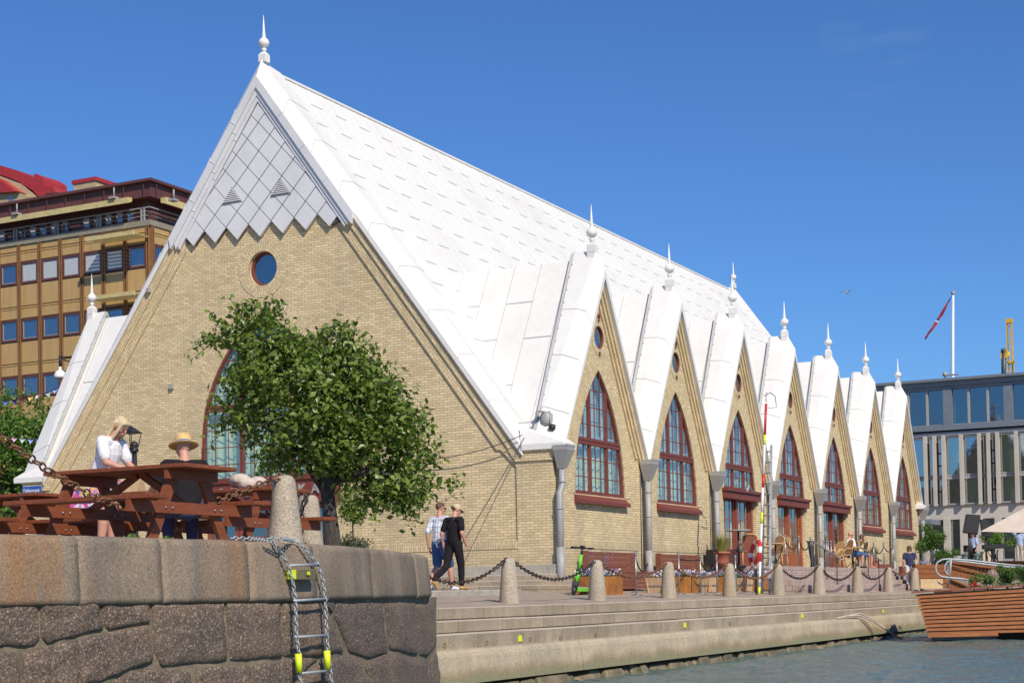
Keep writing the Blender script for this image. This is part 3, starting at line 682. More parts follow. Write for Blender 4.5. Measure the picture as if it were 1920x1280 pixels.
# ------------------------------------------------------------------ materials of the site
def stonemat(name, c, c2, joint, jl, rust=None, moss=0, speck=.35, course=None):
    """granite with vertical joints every jl along u"""
    mt, t, p = base(name); tc = nd(t, 'ShaderNodeTexCoord').outputs['Object']; uv = nd(t, 'ShaderNodeUVMap').outputs[0]
    col = mix(t, ramp(t, noi(t, tc, 1.1, 6, .65), .35, .68), c, c2)
    col = mix(t, ramp(t, noi(t, tc, 6, 5, .6, (1, 1, .12)), .45, .75, 0, .55), col, tuple(x*.62 for x in c))
    if rust:
        rf = ramp(t, noi(t, tc, 1.6, 4, .6, (1, 1, .10)), .52, .68, 0, .7)
        if name[:6] == 'coping':
            sx = nd(t, 'ShaderNodeSeparateXYZ'); t.links.new(tc, sx.inputs[0]); mm = nd(t, 'ShaderNodeMath', operation='MULTIPLY'); t.links.new(rf, mm.inputs[0]); t.links.new(ramp(t, sx.outputs[0], .2, 2.0, 1, .08), mm.inputs[1]); rf = mm.outputs[0]
            col = mix(t, ramp(t, noi(t, tc, 3.5, 4, .6, (1, 1, .05)), .5, .7, 0, .6), col, (.13, .115, .10))
        col = mix(t, rf, col, rust)
    if moss:
        sx = nd(t, 'ShaderNodeSeparateXYZ'); t.links.new(tc, sx.inputs[0]); ma = nd(t, 'ShaderNodeMath', operation='MULTIPLY_ADD'); t.links.new(noi(t, tc, 1.5, 4), ma.inputs[0]); ma.inputs[1].default_value = .35; t.links.new(sx.outputs[2], ma.inputs[2])
        col = mix(t, ramp(t, ma.outputs[0], -1.0, -1.14, 0, .8), col, (.27, .19, .10)); col = mix(t, ramp(t, ma.outputs[0], -1.12, -1.2, 0, .8), col, (.22, .22, .13))
    if name[:5] == 'rough':
        vo = nd(t, 'ShaderNodeTexVoronoi'); vo.inputs['Scale'].default_value = 34; t.links.new(tc, vo.inputs['Vector'])
        col = mix(t, ramp(t, vo.outputs[0], .42, .08, 0, .8), col, (.50, .38, .30))
    g = ramp(t, noi(t, tc, 55, 2, .7), .3, .7, 1-speck, 1+speck)
    h = nd(t, 'ShaderNodeVectorMath', operation='SCALE'); t.links.new(col, h.inputs[0]); t.links.new(g, h.inputs['Scale']); col = h.outputs[0]
    hgt = noi(t, tc, 30, 5, .7)
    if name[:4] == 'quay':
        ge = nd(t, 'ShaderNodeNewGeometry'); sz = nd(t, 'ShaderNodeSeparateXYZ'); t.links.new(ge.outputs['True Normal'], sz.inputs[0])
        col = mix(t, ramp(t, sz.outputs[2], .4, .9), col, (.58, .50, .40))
    if jl:
        br = nd(t, 'ShaderNodeTexBrick'); t.links.new(uv, br.inputs[0]); br.inputs['Scale'].default_value = 1; br.inputs['Brick Width'].default_value = jl
        br.inputs['Row Height'].default_value = course or 40; br.inputs['Mortar Size'].default_value = .012; br.inputs['Mortar Smooth'].default_value = .4
        br.inputs['Color1'].default_value = (1, 1, 1, 1); br.inputs['Color2'].default_value = (.86, .86, .86, 1); br.inputs['Mortar'].default_value = c4(joint)
        col = mix(t, 1.0, col, br.outputs[0], 'MULTIPLY')
    t.links.new(col, p.inputs['Base Color']); p.inputs['Roughness'].default_value = .85; p.inputs['Specular IOR Level'].default_value = .3
    bumpn(t, p, hgt if name[:5] != 'rough' else noi(t, tc, 17, 6, .75), .5 if name[:5] != 'rough' else .9, .012 if name[:5] != 'rough' else .05); return mt
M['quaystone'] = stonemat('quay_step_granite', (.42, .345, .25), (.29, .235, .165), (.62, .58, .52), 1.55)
M['slabstone'] = stonemat('weathered_quay_slab', (.50, .41, .28), (.37, .31, .22), (.4, .35, .3), 0, None, 1)
M['coping'] = stonemat('coping_granite', (.315, .24, .17), (.19, .145, .105), (.3, .3, .3), 0, (.28, .13, .045))
M['rubble'] = stonemat('rough_quay_boulders', (.235, .165, .115), (.115, .093, .08), (.3, .3, .3), 0, None, 0, .5)
M['granite_rust'] = stonemat('granite_bollard', (.44, .375, .29), (.36, .30, .225), (.3, .3, .3), 0, (.36, .235, .125), 0, .45)
M['mortar'] = mk('lime_mortar', (.24, .19, .12), .95, 0, (.10, .08, .06), 5, bump=.8, bs=20)
M['cobble'] = stonemat('promenade_setts', (.46, .37, .29), (.37, .29, .225), (.6, .55, .5), .24, None, 0, .3, .14)
M['redsetts'] = stonemat('reddish_setts', (.50, .38, .33), (.38, .285, .25), (.5, .45, .42), .2, None, 0, .35, .16)
M['wetstone'] = mk('wet_mossy_stone', (.24, .185, .11), .7, 0, (.09, .08, .045), 2.5, .35, .65, .8, 12, .3)
M['asphalt'] = mk('asphalt', (.10, .095, .09), .9, 0, (.07, .068, .065), 1)
# rough ground for the boulders gets a stronger relief
# ------------------------------------------------------------------ water
mt, t, p = base('canal_water'); tc = nd(t, 'ShaderNodeTexCoord').outputs['Object']
p.inputs['Base Color'].default_value = (.12, .17, .155, 1); p.inputs['Roughness'].default_value = .16; p.inputs['IOR'].default_value = 1.33
n1 = noi(t, tc, 5, 4, .6, (1, 1.6, 1), .4); n2 = noi(t, tc, 17, 3, .6)
ad = nd(t, 'ShaderNodeMath', operation='MULTIPLY_ADD'); t.links.new(n2, ad.inputs[0]); ad.inputs[1].default_value = .25; t.links.new(n1, ad.inputs[2])
bumpn(t, p, ad.outputs[0], 1.0, .09); M['water'] = mt
q = MB()
gx = np.concatenate([[-400, -60], np.arange(-22, 34, .14), [120, 600]]); gy = np.concatenate([[-500, -60], np.arange(-30, -4.4, .14), [3]])
GX, GY = np.meshgrid(gx, gy); Z = np.zeros_like(GX); rg = np.random.RandomState(3)
for k in range(70):
    wl = .30*(1.03**k); th = rg.normal(.5, .9); am = .0036*wl**.6; Z += am*np.sin((GX*math.cos(th)+GY*math.sin(th))*2*math.pi/wl+rg.rand()*7)
Z = np.where((np.abs(GX) > 50) | (GY < -31) | (GY > 0), 0, Z)-1.62
nx_, ny_ = len(gx), len(gy); q.add(list(zip(GX.ravel().tolist(), GY.ravel().tolist(), Z.ravel().tolist())), [(j*nx_+i, j*nx_+i+1, (j+1)*nx_+i+1, (j+1)*nx_+i) for j in range(ny_-1) for i in range(nx_-1)], smooth=True)
tag(q.build('canal_water', M['water']), kind='structure')
# ------------------------------------------------------------------ land
PT = .45                                        # top of the near quay
edge = [(-160, 994), (-80, 996), (0, 998), (150, 1001.5), (300, 1006), (400, 1009), (500, 1012.5), (600, 1017.5), (700, 1025), (750, 1030.5), (785, 1036), (803, 1040)]
EW = [atz(x, y, PT) for x, y in edge]; EW = [V((p.x, p.y, 0)) for p in EW]
ED = [(p-V((CAM.x, CAM.y, 0))).dot(V((_f.x, _f.y, 0))) for p in EW]
L = EW[-1]; back = [L+V((.35, .35, 0)), L+V((.4, 1.1, 0)), L+V((.2, 2.5, 0)), V((L.x, 3.5, 0))]
def offs(pts, d):
    out = []
    for i, p_ in enumerate(pts):
        a = pts[max(0, i-1)]; b = pts[min(len(pts)-1, i+1)]; tt = (b-a).normalized(); nn = V((tt.y, -tt.x, 0)); out.append(p_+nn*d)
    return out
line = EW+back
inn = offs(line, -.45)
q = MB(); far = [V((-2.2, 3.5, 0)), V((-2.2, 60, 0)), V((-70, 60, 0)), V((-70, -5, 0))]
q.prism([V((a.x, a.y, -.4)) for a in inn+far], (0, 0, PT-.03+.4)); tag(q.build('picnic_terrace_ground', M['cobble']), kind='structure')
q = MB(); q.box(-60, 600, 3.4, 700, -1.9, -.05); q.box(60, 600, -60, 3.4, -1.9, -.05)
tag(q.build('ground', M['asphalt']), kind='structure')
# sloping promenade beside the hall
def gz(y): return -.31+.30*min(1, max(0, (y+3.95)/3.75))
q = MB(); q.prism([(-16, -3.95, -1.7), (-16, -3.95, -.31), (-16, -.2, -.01), (-16, 3.41, -.01), (-16, 3.41, -1.7)], (77, 0, 0))
tag(q.build('promenade', M['cobble']), kind='structure')
q = MB(); q.box(-12.5, -4.35, -1.45, 3.4, -.5, .0); tag(q.build('pavement_platform', M['granite'], bevel=.02), kind='structure')
q = MB()
for k, (x, z) in enumerate(((-.85, .36), (-1.45, .22), (-2.1, .10))): q.box(x, -.08, -.34-.2*k, 3.4, -.1, z); q.box(x, -.08, 3.4, 17, -.1, z+.04)
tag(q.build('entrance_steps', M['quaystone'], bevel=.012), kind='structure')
# plaza beyond the hall
q = MB(); q.box(41, 110, -3.4, 60, -.6, .85); q.box(36, 41, 17.2, 60, -.6, .5); tag(q.build('far_plaza', M['cobble']), kind='structure')
# landing steps along the canal: three risers over a rounded slab, mossy footing stones
q = MB()
for (y0, z0, z1) in ((-4.0, -.52, -.30), (-4.36, -.72, -.505), (-4.72, -1.0, -.70)):
    x = -16.
    while x < 60:
        ln = random.uniform(1.2, 1.9); dz = random.uniform(-.003, .003); dy = random.uniform(-.003, .003)
        q.box(x+.005, x+ln-.005, y0+dy, y0+.5, z0+.028, z1+dz); x += ln
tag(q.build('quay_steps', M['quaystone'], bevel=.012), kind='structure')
q = MB(); x = -16.
while x < 60:
    ln = random.uniform(1.9, 3.0); dy = random.uniform(-.01, .01)
    prof = [(-4.5, -.93), (-4.88+dy, -.927), (-4.95+dy, -.94), (-4.99+dy, -.975), (-5.01+dy, -1.03), (-5.06+dy, -1.445), (-4.5, -1.445)]
    q.prism([(x+.004, a, b) for a, b in prof], (ln-.008, 0, 0)); x += ln
tag(q.build('quay_slab', M['slabstone']), kind='structure')
q = MB(); x = -16.
while x < 60:
    ln = random.choice((.35, .5, .8, 1.1))*random.uniform(.8, 1.2); h = random.choice((0, .01, .03, .07, .10)); y0 = -5.0-random.uniform(-.04, .10)
    q.hexa([(x, y0-.05, -1.75), (x+ln-.02, y0-.04, -1.75), (x+ln-.02, -4.6, -1.75), (x, -4.6, -1.75)], [(x+random.uniform(0, .07), y0+random.uniform(0, .05), -1.475-h), (x+ln-random.uniform(.02, .10), y0+random.uniform(0, .05), -1.475-h*random.uniform(.5, 1)), (x+ln-.04, -4.6, -1.46), (x+.02, -4.6, -1.46)]); x += ln
q.v = [tuple(V(v)+V((0, noise.noise(V(v)*4)*.03, noise.noise(V(v)*5)*.015))) for v in q.v]; tag(q.build('footing_stones', M['wetstone'], bevel=.035), kind='structure')
q = MB(); q.box(-16, 60, -4.85, -3.6, -1.9, -.98); tag(q.build('quay_core', M['soil']), kind='structure')
# side terrace with steps in front of the canal doors
q = MB()
for k in range(5):
    z1 = -.14+.148*(k+1); y0 = -2.95+.3*k; q.box(11.0+.002*k, 28.2-.28*k, y0, -.32, -.4, z1)
tag(q.build('terrace_steps', M['redsetts'], bevel=.015), kind='structure')
# mooring rings, yellow depth marks
yl = []
for i, (px, py, Y) in enumerate(((975, 1196, -4.725), (1284, 1171, -4.725), (1504, 1154, -4.725), (1656, 1145, -4.725))):
    c = aty(px, py, Y); q = MB(); q.box(c.x-.06, c.x+.06, Y-.012, Y+.004, c.z-.05, c.z+.05); o = q.build('depth_marker', M['neon']); 
    tag(o, ['fluorescent yellow plate on the lowest step nearest the camera', 'fluorescent yellow plate on the lowest quay step below the second chain', 'fluorescent yellow plate on the lowest quay step left of the mooring rope', 'farthest fluorescent yellow plate on the quay step close to the timber boat'][i], 'marker plate', 'yellow plates on the quay steps')
for i, (px, py) in enumerate(((832, 1211), (911, 1206), (992, 1199), (1049, 1197), (1115, 1192), (1367, 1170))):
    c = aty(px, py, -4.86); q = MB(); ring = [(c.x+.04*math.cos(a), c.y-.02, c.z+.01+.036*math.sin(a)) for a in [2*math.pi*k/12 for k in range(12)]]; q.tube(ring, .007, 6, closed=True)
    o = q.build('mooring_ring', M['rustchain']); tag(o, ['rusty mooring ring on the quay ledge closest to the near wall', 'rusty mooring ring below the walking men', 'rusty mooring ring just right of the nearest yellow plate', 'rusty mooring ring below the nearest bollard', 'rusty mooring ring below the green scooter', 'rusty mooring ring far along the ledge, right of the second yellow plate'][i], 'mooring ring', 'rusty mooring rings on the quay')
# ------------------------------------------------------------------ near quay wall
nw = empty('quay_wall', tuple(EW[4]+V((0, 0, -1.6))), 0, 'massive granite quay wall with smooth coping over rough fitted boulders', 'wall')
def wall_D(x):
    xs = [e[0] for e in edge]
    if x >= xs[-1]: s = (ED[-1]-ED[-2])/(xs[-1]-xs[-2])*.6; return ED[-1]+s*(x-xs[-1])
    return float(np.interp(x, xs, ED))
def wall_n(x):
    a = atd(x-6, 1060, wall_D(x-6)); b = atd(x+6, 1060, wall_D(x+6)); tt = V((b.x-a.x, b.y-a.y, 0)).normalized(); return V((tt.y, -tt.x, 0))
def wp(x, y, out): return atd(x, y, wall_D(x))+wall_n(x)*out
joints = [-160, -20, 145, 300, 463, 588, 696, 778, 803]
q = MB(); q.smooth = True
prof = [(-.9, .0), (-.30, .0), (-.12, -.004), (-.045, -.014), (-.012, -.035), (.0, -.08), (.02, -.34), (.035, -.52), (.03, -.555), (.0, -.575), (-.9, -.575)]
for a, b in zip(joints, joints[1:]):
    n = max(3, int((b-a)/14)); vs = []
    tw = random.uniform(-.008, .008)
    xs_ = [a, a+1.2]+[a+(b-a)*i/n for i in range(1, n)]+[b-1.2, b]; n = len(xs_)-1
    for i in range(n+1):
        x = xs_[i]; P0 = atz(x, float(np.interp(x, [e[0] for e in edge], [e[1] for e in edge])), PT); nn = wall_n(x); tt = V((-nn.y, nn.x, 0))
        e = .03 if i in (0, n) else 0; P0 = P0+tt*(.006 if i == 0 else (-.006 if i == n else 0))
        for o_, z in prof:
            nz = noise.noise(V((P0.x*2.2, P0.y*2.2, z*4)))*.014
            vs.append(P0+nn*(o_-(.012 if e and o_ > -.25 else 0)+nz+tw)+V((0, 0, z-(.004 if e else 0)+nz*.4)))
    m = len(prof); fs = [(i*m+k, (i+1)*m+k, (i+1)*m+k+1, i*m+k+1) for i in range(n) for k in range(m-1)]
    fs += [tuple(range(m))[::-1], tuple(range(n*m, n*m+m))]; q.add(vs, fs)
# rounded return of the coping, hidden end
endp = [EW[-1]]+back; n = len(endp); vs = []
for i, p_ in enumerate(endp):
    a = endp[max(0, i-1)]; b = endp[min(n-1, i+1)]; tt = (b-a).normalized(); nn = V((tt.y, -tt.x, 0))
    if i == 0: nn = wall_n(803)
    for o_, z in prof: vs.append(V((p_.x, p_.y, PT+z))+nn*o_)
m = len(prof); q.add(vs, [(i*m+k, (i+1)*m+k, (i+1)*m+k+1, i*m+k+1) for i in range(n-1) for k in range(m-1)]+[tuple(range(m))[::-1], tuple(range((n-1)*m, n*m))])
q.build('coping', M['coping'], nw)
stones = [[(-180, 345), (-70, 345), (-66, 540), (-180, 545)], [(-62, 345), (163, 345), (173, 500), (150, 530), (0, 538), (-60, 538)], [(171, 345), (425, 345), (450, 450), (438, 463), (300, 500), (200, 520), (180, 495)],
 [(432, 345), (650, 345), (650, 430), (470, 463), (457, 450)], [(658, 345), (970, 345), (985, 598), (860, 608), (700, 620), (672, 560), (665, 470)], [(979, 345), (1214, 345), (1224, 578), (1000, 598)],
 [(1222, 345), (1395, 345), (1430, 420), (1465, 500), (1488, 558), (1400, 578), (1232, 574)], [(1407, 342), (1450, 342), (1447, 370), (1435, 392)], [(1458, 345), (1660, 345), (1670, 460), (1680, 568), (1592, 584), (1515, 560), (1450, 400)],
 [(1668, 345), (1800, 345), (1814, 572), (1750, 562), (1690, 545)], [(1808, 345), (1872, 345), (1893, 538), (1850, 578), (1822, 570)],
 [(-180, 555), (70, 558), (88, 610), (92, 760), (-180, 760)], [(100, 562), (210, 527), (322, 512), (345, 640), (350, 760), (100, 760)], [(332, 508), (520, 460), (645, 440), (662, 560), (664, 596), (530, 648), (430, 690), (355, 700)],
 [(470, 700), (570, 640), (700, 628), (828, 645), (842, 830), (440, 830)], [(852, 648), (900, 622), (1088, 616), (1098, 830), (852, 830)], [(1098, 615), (1240, 586), (1378, 586), (1270, 690), (1250, 830), (1108, 830)],
 [(1272, 705), (1400, 602), (1495, 568), (1568, 602), (1612, 830), (1262, 830)], [(1580, 606), (1688, 556), (1800, 592), (1852, 602), (1876, 830), (1622, 830)], [(1862, 592), (1896, 552), (1915, 830), (1884, 830)]]
q = MB(); q.smooth = True
for st in stones:
    P0 = [(x/2.313, y/2.313+980) for x, y in st]
    den = []
    for i in range(len(P0)):
        a, b = P0[i], P0[(i+1) % len(P0)]; k = max(1, int(math.hypot(b[0]-a[0], b[1]-a[1])/9))
        for j in range(k): den.append((a[0]+(b[0]-a[0])*j/k, a[1]+(b[1]-a[1])*j/k))
    cx = sum(p_[0] for p_ in den)/len(den); cy = sum(p_[1] for p_ in den)/len(den); n = len(den); vs = []; bul = random.uniform(.012, .03); seed = random.random()*50
    rr = sum(math.hypot(p_[0]-cx, p_[1]-cy) for p_ in den)/n
    for ring, (s_, o_) in enumerate(((1.01, -.04), (1-.5/rr, -.004), (1-2.0/rr, .010), (.8, .020), (.6, .024), (.38, .026), (.15, .027))):
        for (x, y) in den:
            X = cx+(x-cx)*s_; Y = cy+(y-cy)*s_; w0 = noise.noise(V((X*.05+seed, Y*.05, 0)))
            wob = noise.noise(V((X*.16, Y*.16, seed)))
            X += 1.2*wob*(ring in (1, 2)); Y += 1.2*w0*(ring in (1, 2))
            vs.append(wp(X, Y, o_+(bul*noise.noise(V((X*.035+seed, Y*.035, 3)))+.010*noise.noise(V((X*.11, Y*.11, seed)))) * (ring > 0)))
    vs.append(wp(cx, cy, .027+bul*noise.noise(V((cx*.035+seed, cy*.035, 3)))+.010*noise.noise(V((cx*.11, cy*.11, seed))))); m = 7
    q.add(vs, [(r_*n+k, r_*n+(k+1) % n, (r_+1)*n+(k+1) % n, (r_+1)*n+k) for r_ in range(m-1) for k in range(n)]+[((m-1)*n+k, (m-1)*n+(k+1) % n, m*n) for k in range(n)])
q.build('boulder_course', M['rubble'], nw)
q = MB(); ins = offs(line, -.035); ins2 = offs(line, -.8)
vs = []; n = len(ins)
flare = offs(line, .16)
xs = list(range(-160, 830, 10)); A = [wp(x, 1120, -.012) for x in xs]; B = [wp(x, 1330, -.012) for x in xs]
for i in range(len(xs)-1):
    a, b, c, e = A[i], A[i+1], B[i+1], B[i]; nn = wall_n(xs[i])
    q.add([V((a.x, a.y, -.12)), V((b.x, b.y, -.12)), c, e, V((c.x, c.y, -1.9)), V((e.x, e.y, -1.9))], [(0, 1, 2, 3), (3, 2, 4, 5)])
q.prism([V((a.x, a.y, -1.9)) for a in offs(line, -.09)[10:]+[V((L.x-3, 3.5, 0)), V((L.x-3, L.y+.3, 0))]], (0, 0, 1.9+PT-.575))
q.build('mortar_bed', M['mortar'], nw)
# ------------------------------------------------------------------ brown office block on the left
XB = 40.
def zb_(y, x=123): return atx(x, y, XB).z
cb = atx(280, 339, XB); yc0 = cb.y; base_z = .3
ob = empty('office_block', (XB, yc0, base_z), 0, 'ochre panelled office block with brown roof fascia and rows of square windows', 'building')
M['ochre'] = mk('ochre_enamel_panel', (.52, .33, .125), .45, 0, (.44, .275, .105), 1.2, .4, .7, 0, fine=.05, stretch=(3, 3, .4))
M['ochre_light'] = mk('cream_metal', (.62, .50, .22), .5)
M['blind'] = mk('white_blind', (.50, .53, .55), .7, stretch=(1, 1, 14), fine=.15)
M['glass_office'] = glassmat('office_glass', (.78, .84, .88), .25)
zt, zf0 = zb_(371), zb_(397); z_aw0, z_aw1 = zb_(405), zb_(396)
q = MB(); DP = 34; WY = 46
q.box(XB, XB+DP, yc0, yc0+WY, base_z, zb_(446)); q.build('block_core', M['interior'], ob)
q = MB(); q.box(XB-.35, XB+DP, yc0-.35, yc0+WY, zf0, zt+.0); q.box(XB-.62, XB+DP, yc0-.62, yc0+WY, zt, zt+.16)
for k in range(30): q.box(XB-.53, XB-.5, yc0+k*1.5, yc0+k*1.5+.05, zf0, zt)
for k in range(20): q.box(XB+k*1.5, XB+k*1.5+.05, yc0-.53, yc0-.5, zf0, zt)
q.build('roof_fascia', M['brownfascia'], ob)
q = MB(); q.box(XB+.25, XB+DP, yc0+.25, yc0+WY, zb_(446), zf0); q.build('penthouse_wall', M['brownfascia'], ob)
q = MB(); q.box(XB-.15, XB+DP, yc0-.15, yc0+WY, zb_(447), zb_(437)); 
q.build('balcony_slab', mk('olive_slab', (.30, .26, .19), .6), ob)
q = MB()
for z in (zb_(421), zb_(429)): q.box(XB-.1, XB-.05, yc0, yc0+WY, z-.012, z+.012); q.box(XB, XB+DP, yc0-.1, yc0-.05, z-.012, z+.012)
zr_ = zb_(414); q.box(XB-.12, XB-.04, yc0-.1, yc0+WY, zr_-.03, zr_+.03); q.box(XB, XB+DP, yc0-.12, yc0-.04, zr_-.03, zr_+.03)
for k in range(15): q.box(XB-.12, XB-.02, yc0+.3+k*3.36, yc0+.38+k*3.36, zb_(437), zr_); q.box(XB-.12, XB-.02, yc0+.52+k*3.36, yc0+.6+k*3.36, zb_(437), zr_)
q.build('railing', M['hopper'], ob)
for a in range(6):
    q = MB(); y0 = yc0+.9+a*7.2; q.hexa([(XB-.9, y0, z_aw0-.1), (XB-.9, y0+7.18, z_aw0-.1), (XB-.5, y0+7.18, z_aw0+.05), (XB-.5, y0, z_aw0+.05)], [(XB-.9, y0, z_aw1-.05), (XB-.9, y0+7.18, z_aw1-.05), (XB-.5, y0+7.18, z_aw1), (XB-.5, y0, z_aw1)]); q.build('roller_awning', M['ochre_light'], ob)
q = MB(); q.hexa([(XB+.4, yc0-.9, z_aw0-.1), (XB+9, yc0-.9, z_aw0-.1), (XB+9, yc0-.5, z_aw0), (XB+.4, yc0-.5, z_aw0)], [(XB+.4, yc0-.9, z_aw1), (XB+9, yc0-.9, z_aw1), (XB+9, yc0-.5, z_aw1), (XB+.4, yc0-.5, z_aw1)]); q.build('roller_awning', M['ochre_light'], ob)
PW = 1.69; rows = [(zb_(522), zb_(480)), (zb_(630), zb_(588))]; sh = rows[0][0]-rows[1][0]
rows += [(rows[1][0]-sh*k, rows[1][1]-sh*k) for k in range(1, 6)]
q = MB(); fy = MB(); top = zb_(447)
def face(fn, ncol):
    """fn(u, v, out) -> point on the facade"""
    for k in range(ncol+1):
        u = .1+k*PW
        for a, w_ in ((-.085, .06), (.085, .06)): fy.hexa([fn(u+a-w_/2, base_z, .0), fn(u+a+w_/2, base_z, .0), fn(u+a+w_/2, base_z, .16), fn(u+a-w_/2, base_z, .16)], [fn(u+a-w_/2, top, 0), fn(u+a+w_/2, top, 0), fn(u+a+w_/2, top, .16), fn(u+a-w_/2, top, .16)])
    segs = []; zhi = top
    for z0, z1 in rows:
        segs.append((z1+.02, zhi)); zhi = z0-.02
    segs.append((base_z, zhi))
    for z0, z1 in segs:
        if z1-z0 < .3: continue
        for k in range(ncol):
            u0, u1 = .1+k*PW+.13, .1+(k+1)*PW-.13
            m_ = z0+(z1-z0)*(.36 if z1 < top-.1 else .62)
            for a, b in ((z0+.03, m_-.17), (m_-.13, m_-.03), (m_+.03, z1-.03)):
                if b-a > .04: q.hexa([fn(u0, a, 0), fn(u1, a, 0), fn(u1, a, .07), fn(u0, a, .07)], [fn(u0, b, 0), fn(u1, b, 0), fn(u1, b, .07), fn(u0, b, .07)])
fA = lambda u, v, o: (XB-o, yc0+u, v)
fB = lambda u, v, o: (XB+u, yc0-o, v)
face(fA, 27); face(fB, 19)
q.build('ochre_panels', M['ochre'], ob); q = fy; q.build('vertical_fins', mk('bronze_fin', (.26, .13, .05), .45), ob)
def owin(fn, u0, u1, z0, z1, blind, parent=ob):
    q = MB(); t_ = .13
    for a, b, c, e in ((u0, u1, z0, z0+t_), (u0, u1, z1-t_, z1), (u0, u0+t_, z0+t_, z1-t_), (u1-t_, u1, z0+t_, z1-t_)):
        q.hexa([fn(a, c, .0), fn(b, c, .0), fn(b, c, .12), fn(a, c, .12)], [fn(a, e, .0), fn(b, e, .0), fn(b, e, .12), fn(a, e, .12)])
    w_ = q.build('window', M['brownfascia'], parent)
    q = MB(); a, b, c, e = u0+t_, u1-t_, z0+t_, z1-t_
    q.m = 0; q.hexa([fn(a, c, .03), fn(b, c, .03), fn(b, c, .05), fn(a, c, .05)], [fn(a, e, .03), fn(b, e, .03), fn(b, e, .05), fn(a, e, .05)])
    for a2, b2, c2, e2 in ((a, a+.05, c, e), (b-.05, b, c, e), (a+.05, b-.05, c, c+.05), (a+.05, b-.05, e-.05, e)):
        q.m = 1; q.hexa([fn(a2, c2, .055), fn(b2, c2, .055), fn(b2, c2, .08), fn(a2, c2, .08)], [fn(a2, e2, .055), fn(b2, e2, .055), fn(b2, e2, .08), fn(a2, e2, .08)])
    if blind:
        q.m = 2; q.hexa([fn(a, c+(e-c)*(1-blind), .051), fn(b, c+(e-c)*(1-blind), .051), fn(b, c+(e-c)*(1-blind), .053), fn(a, c+(e-c)*(1-blind), .053)], [fn(a, e, .051), fn(b, e, .051), fn(b, e, .053), fn(a, e, .053)])
    q.build('pane', [M['glass_office'], M['hopper'], M['blind']], w_)
for r_, (z0, z1) in enumerate(rows[:5]):
    for k in range(1, 12):
        bl = {0: {2: 1, 3: 1, 4: 1, 1: 1, 5: 1}, 1: {4: .0}}.get(r_, {}).get(k-1, 0)
        if r_ == 0 and k in (7, 8): bl = 0
        owin(fA, .1+(k-1)*PW+.14, .1+k*PW-.14, z0, z1, bl)
    for k in range(0, 5): owin(fB, .1+k*PW+.14, .1+(k+1)*PW-.14, z0, z1, 0)
for k in range(28):
    y0 = yc0+1.2+k*.86; z0, z1 = zb_(436), zb_(409)
    if k % 6 == 5: continue
    owin(lambda u, v, o: (XB+.25-o, y0+u, v), 0, .74, z0, z1, (0, .4, 1, 0, .7)[k % 5])
# external slatted sun blinds
for zz, n_ in ((rows[0][1]+.2, 2), (rows[1][1]+.2, 1)):
    q = MB()
    for k in range(9): q.obox((XB-.25-.15*k, yc0+1.7, zz+.16), (.05, 0, 0), (0, 1.75, 0), (0, 0, .02))
    q.box(XB-1.65, XB-1.5, yc0-.1, yc0+3.5, zz+.02, zz+.26)
    q.build('sun_louvre', M['ochre_light'], ob)
for px, py in ((34, 398), (216, 368), (328, 372)):
    c = atx(px, py, XB-.7); q = MB(); q.box(c.x-.35, c.x+.1, c.y-.22, c.y+.22, c.z-.2, c.z-.08); q.tube([(c.x-.1, c.y, c.z-.1), (c.x-.1, c.y, c.z+.5)], .05, 6); q.build('roof_floodlight', M['hopper'], ob)
# ------------------------------------------------------------------ old red-roofed house behind it
XR = 78.
rb = empty('red_roofed_house', (XR, atx(0, 360, XR).y, .3), 0, 'old stone house with a curved red sheet metal roof behind the office block', 'building')
M['oldstone'] = mk('old_cream_stone', (.50, .38, .22), .8, 0, (.36, .27, .16), 1.5, bump=.2, bs=8)
g = lambda px, py: atx(px, py, XR)
def polyface(q, pts, dx): q.prism([V(g(x, y)) for x, y in pts], (dx, 0, 0))
q = MB(); polyface(q, [(-70, 470), (-70, 350), (-30, 328), (0, 330), (40, 345), (72, 372), (80, 380), (80, 470)], 2.5); q.build('gable_wall', M['oldstone'], rb)
q = MB()
o_ = [(-80, 330), (-40, 312), (0, 310), (30, 319), (64, 334), (64, 325), (70, 327), (82, 335), (83, 340), (83, 372), (76, 373), (60, 356), (30, 338), (0, 328), (-30, 326), (-80, 345)]
polyface(q, o_, 3); polyface(q, [(83, 350), (98, 349), (103, 358), (103, 374), (83, 374)], 2)
q.build('curved_roof', M['roofred'], rb)
q = MB(); polyface(q, [(-60, 362), (-10, 340), (0, 341), (10, 338), (45, 362), (50, 364), (-60, 372)], -1.2); q.build('dormer_roof', M['roofred'], rb)
q = MB(); polyface(q, [(-60, 371), (18, 353), (50, 366), (72, 374), (72, 400), (-60, 400)], -.8); q.build('dormer_front', M['oldstone'], rb)
q = MB(); polyface(q, [(28, 371), (38, 373), (38, 395), (28, 395)], -.84); q.build('window', M['glass_office'], rb)
c = atd(186, 352, 150); q = MB(); q.box(c.x-2, c.x+2, c.y-1.3, c.y+1.3, c.z-8, c.z+.05); ch = q.build('chimney', M['oldstone'], None); tag(ch, 'short pale chimney with red metal cap rising behind the brown fascia', 'chimney')
q = MB(); q.box(c.x-2.1, c.x+2.1, c.y-1.45, c.y+1.45, c.z+.05, c.z+.4); q.build('cap', M['roofred'], ch)
c = atd(110, 360, 130); q = MB(); q.tube([c-V((0, 0, 4)), c], .06, 6); q.tube([c, c-V((0, -1.4, 0))], .05, 5); q.tube([c+V((0, 0, -1)), c-V((0, -1.2, 1))], .04, 5); tag(q.build('roof_antenna', M['darkmetal']), 'thin bent metal antenna above the brown office roof', 'antenna')
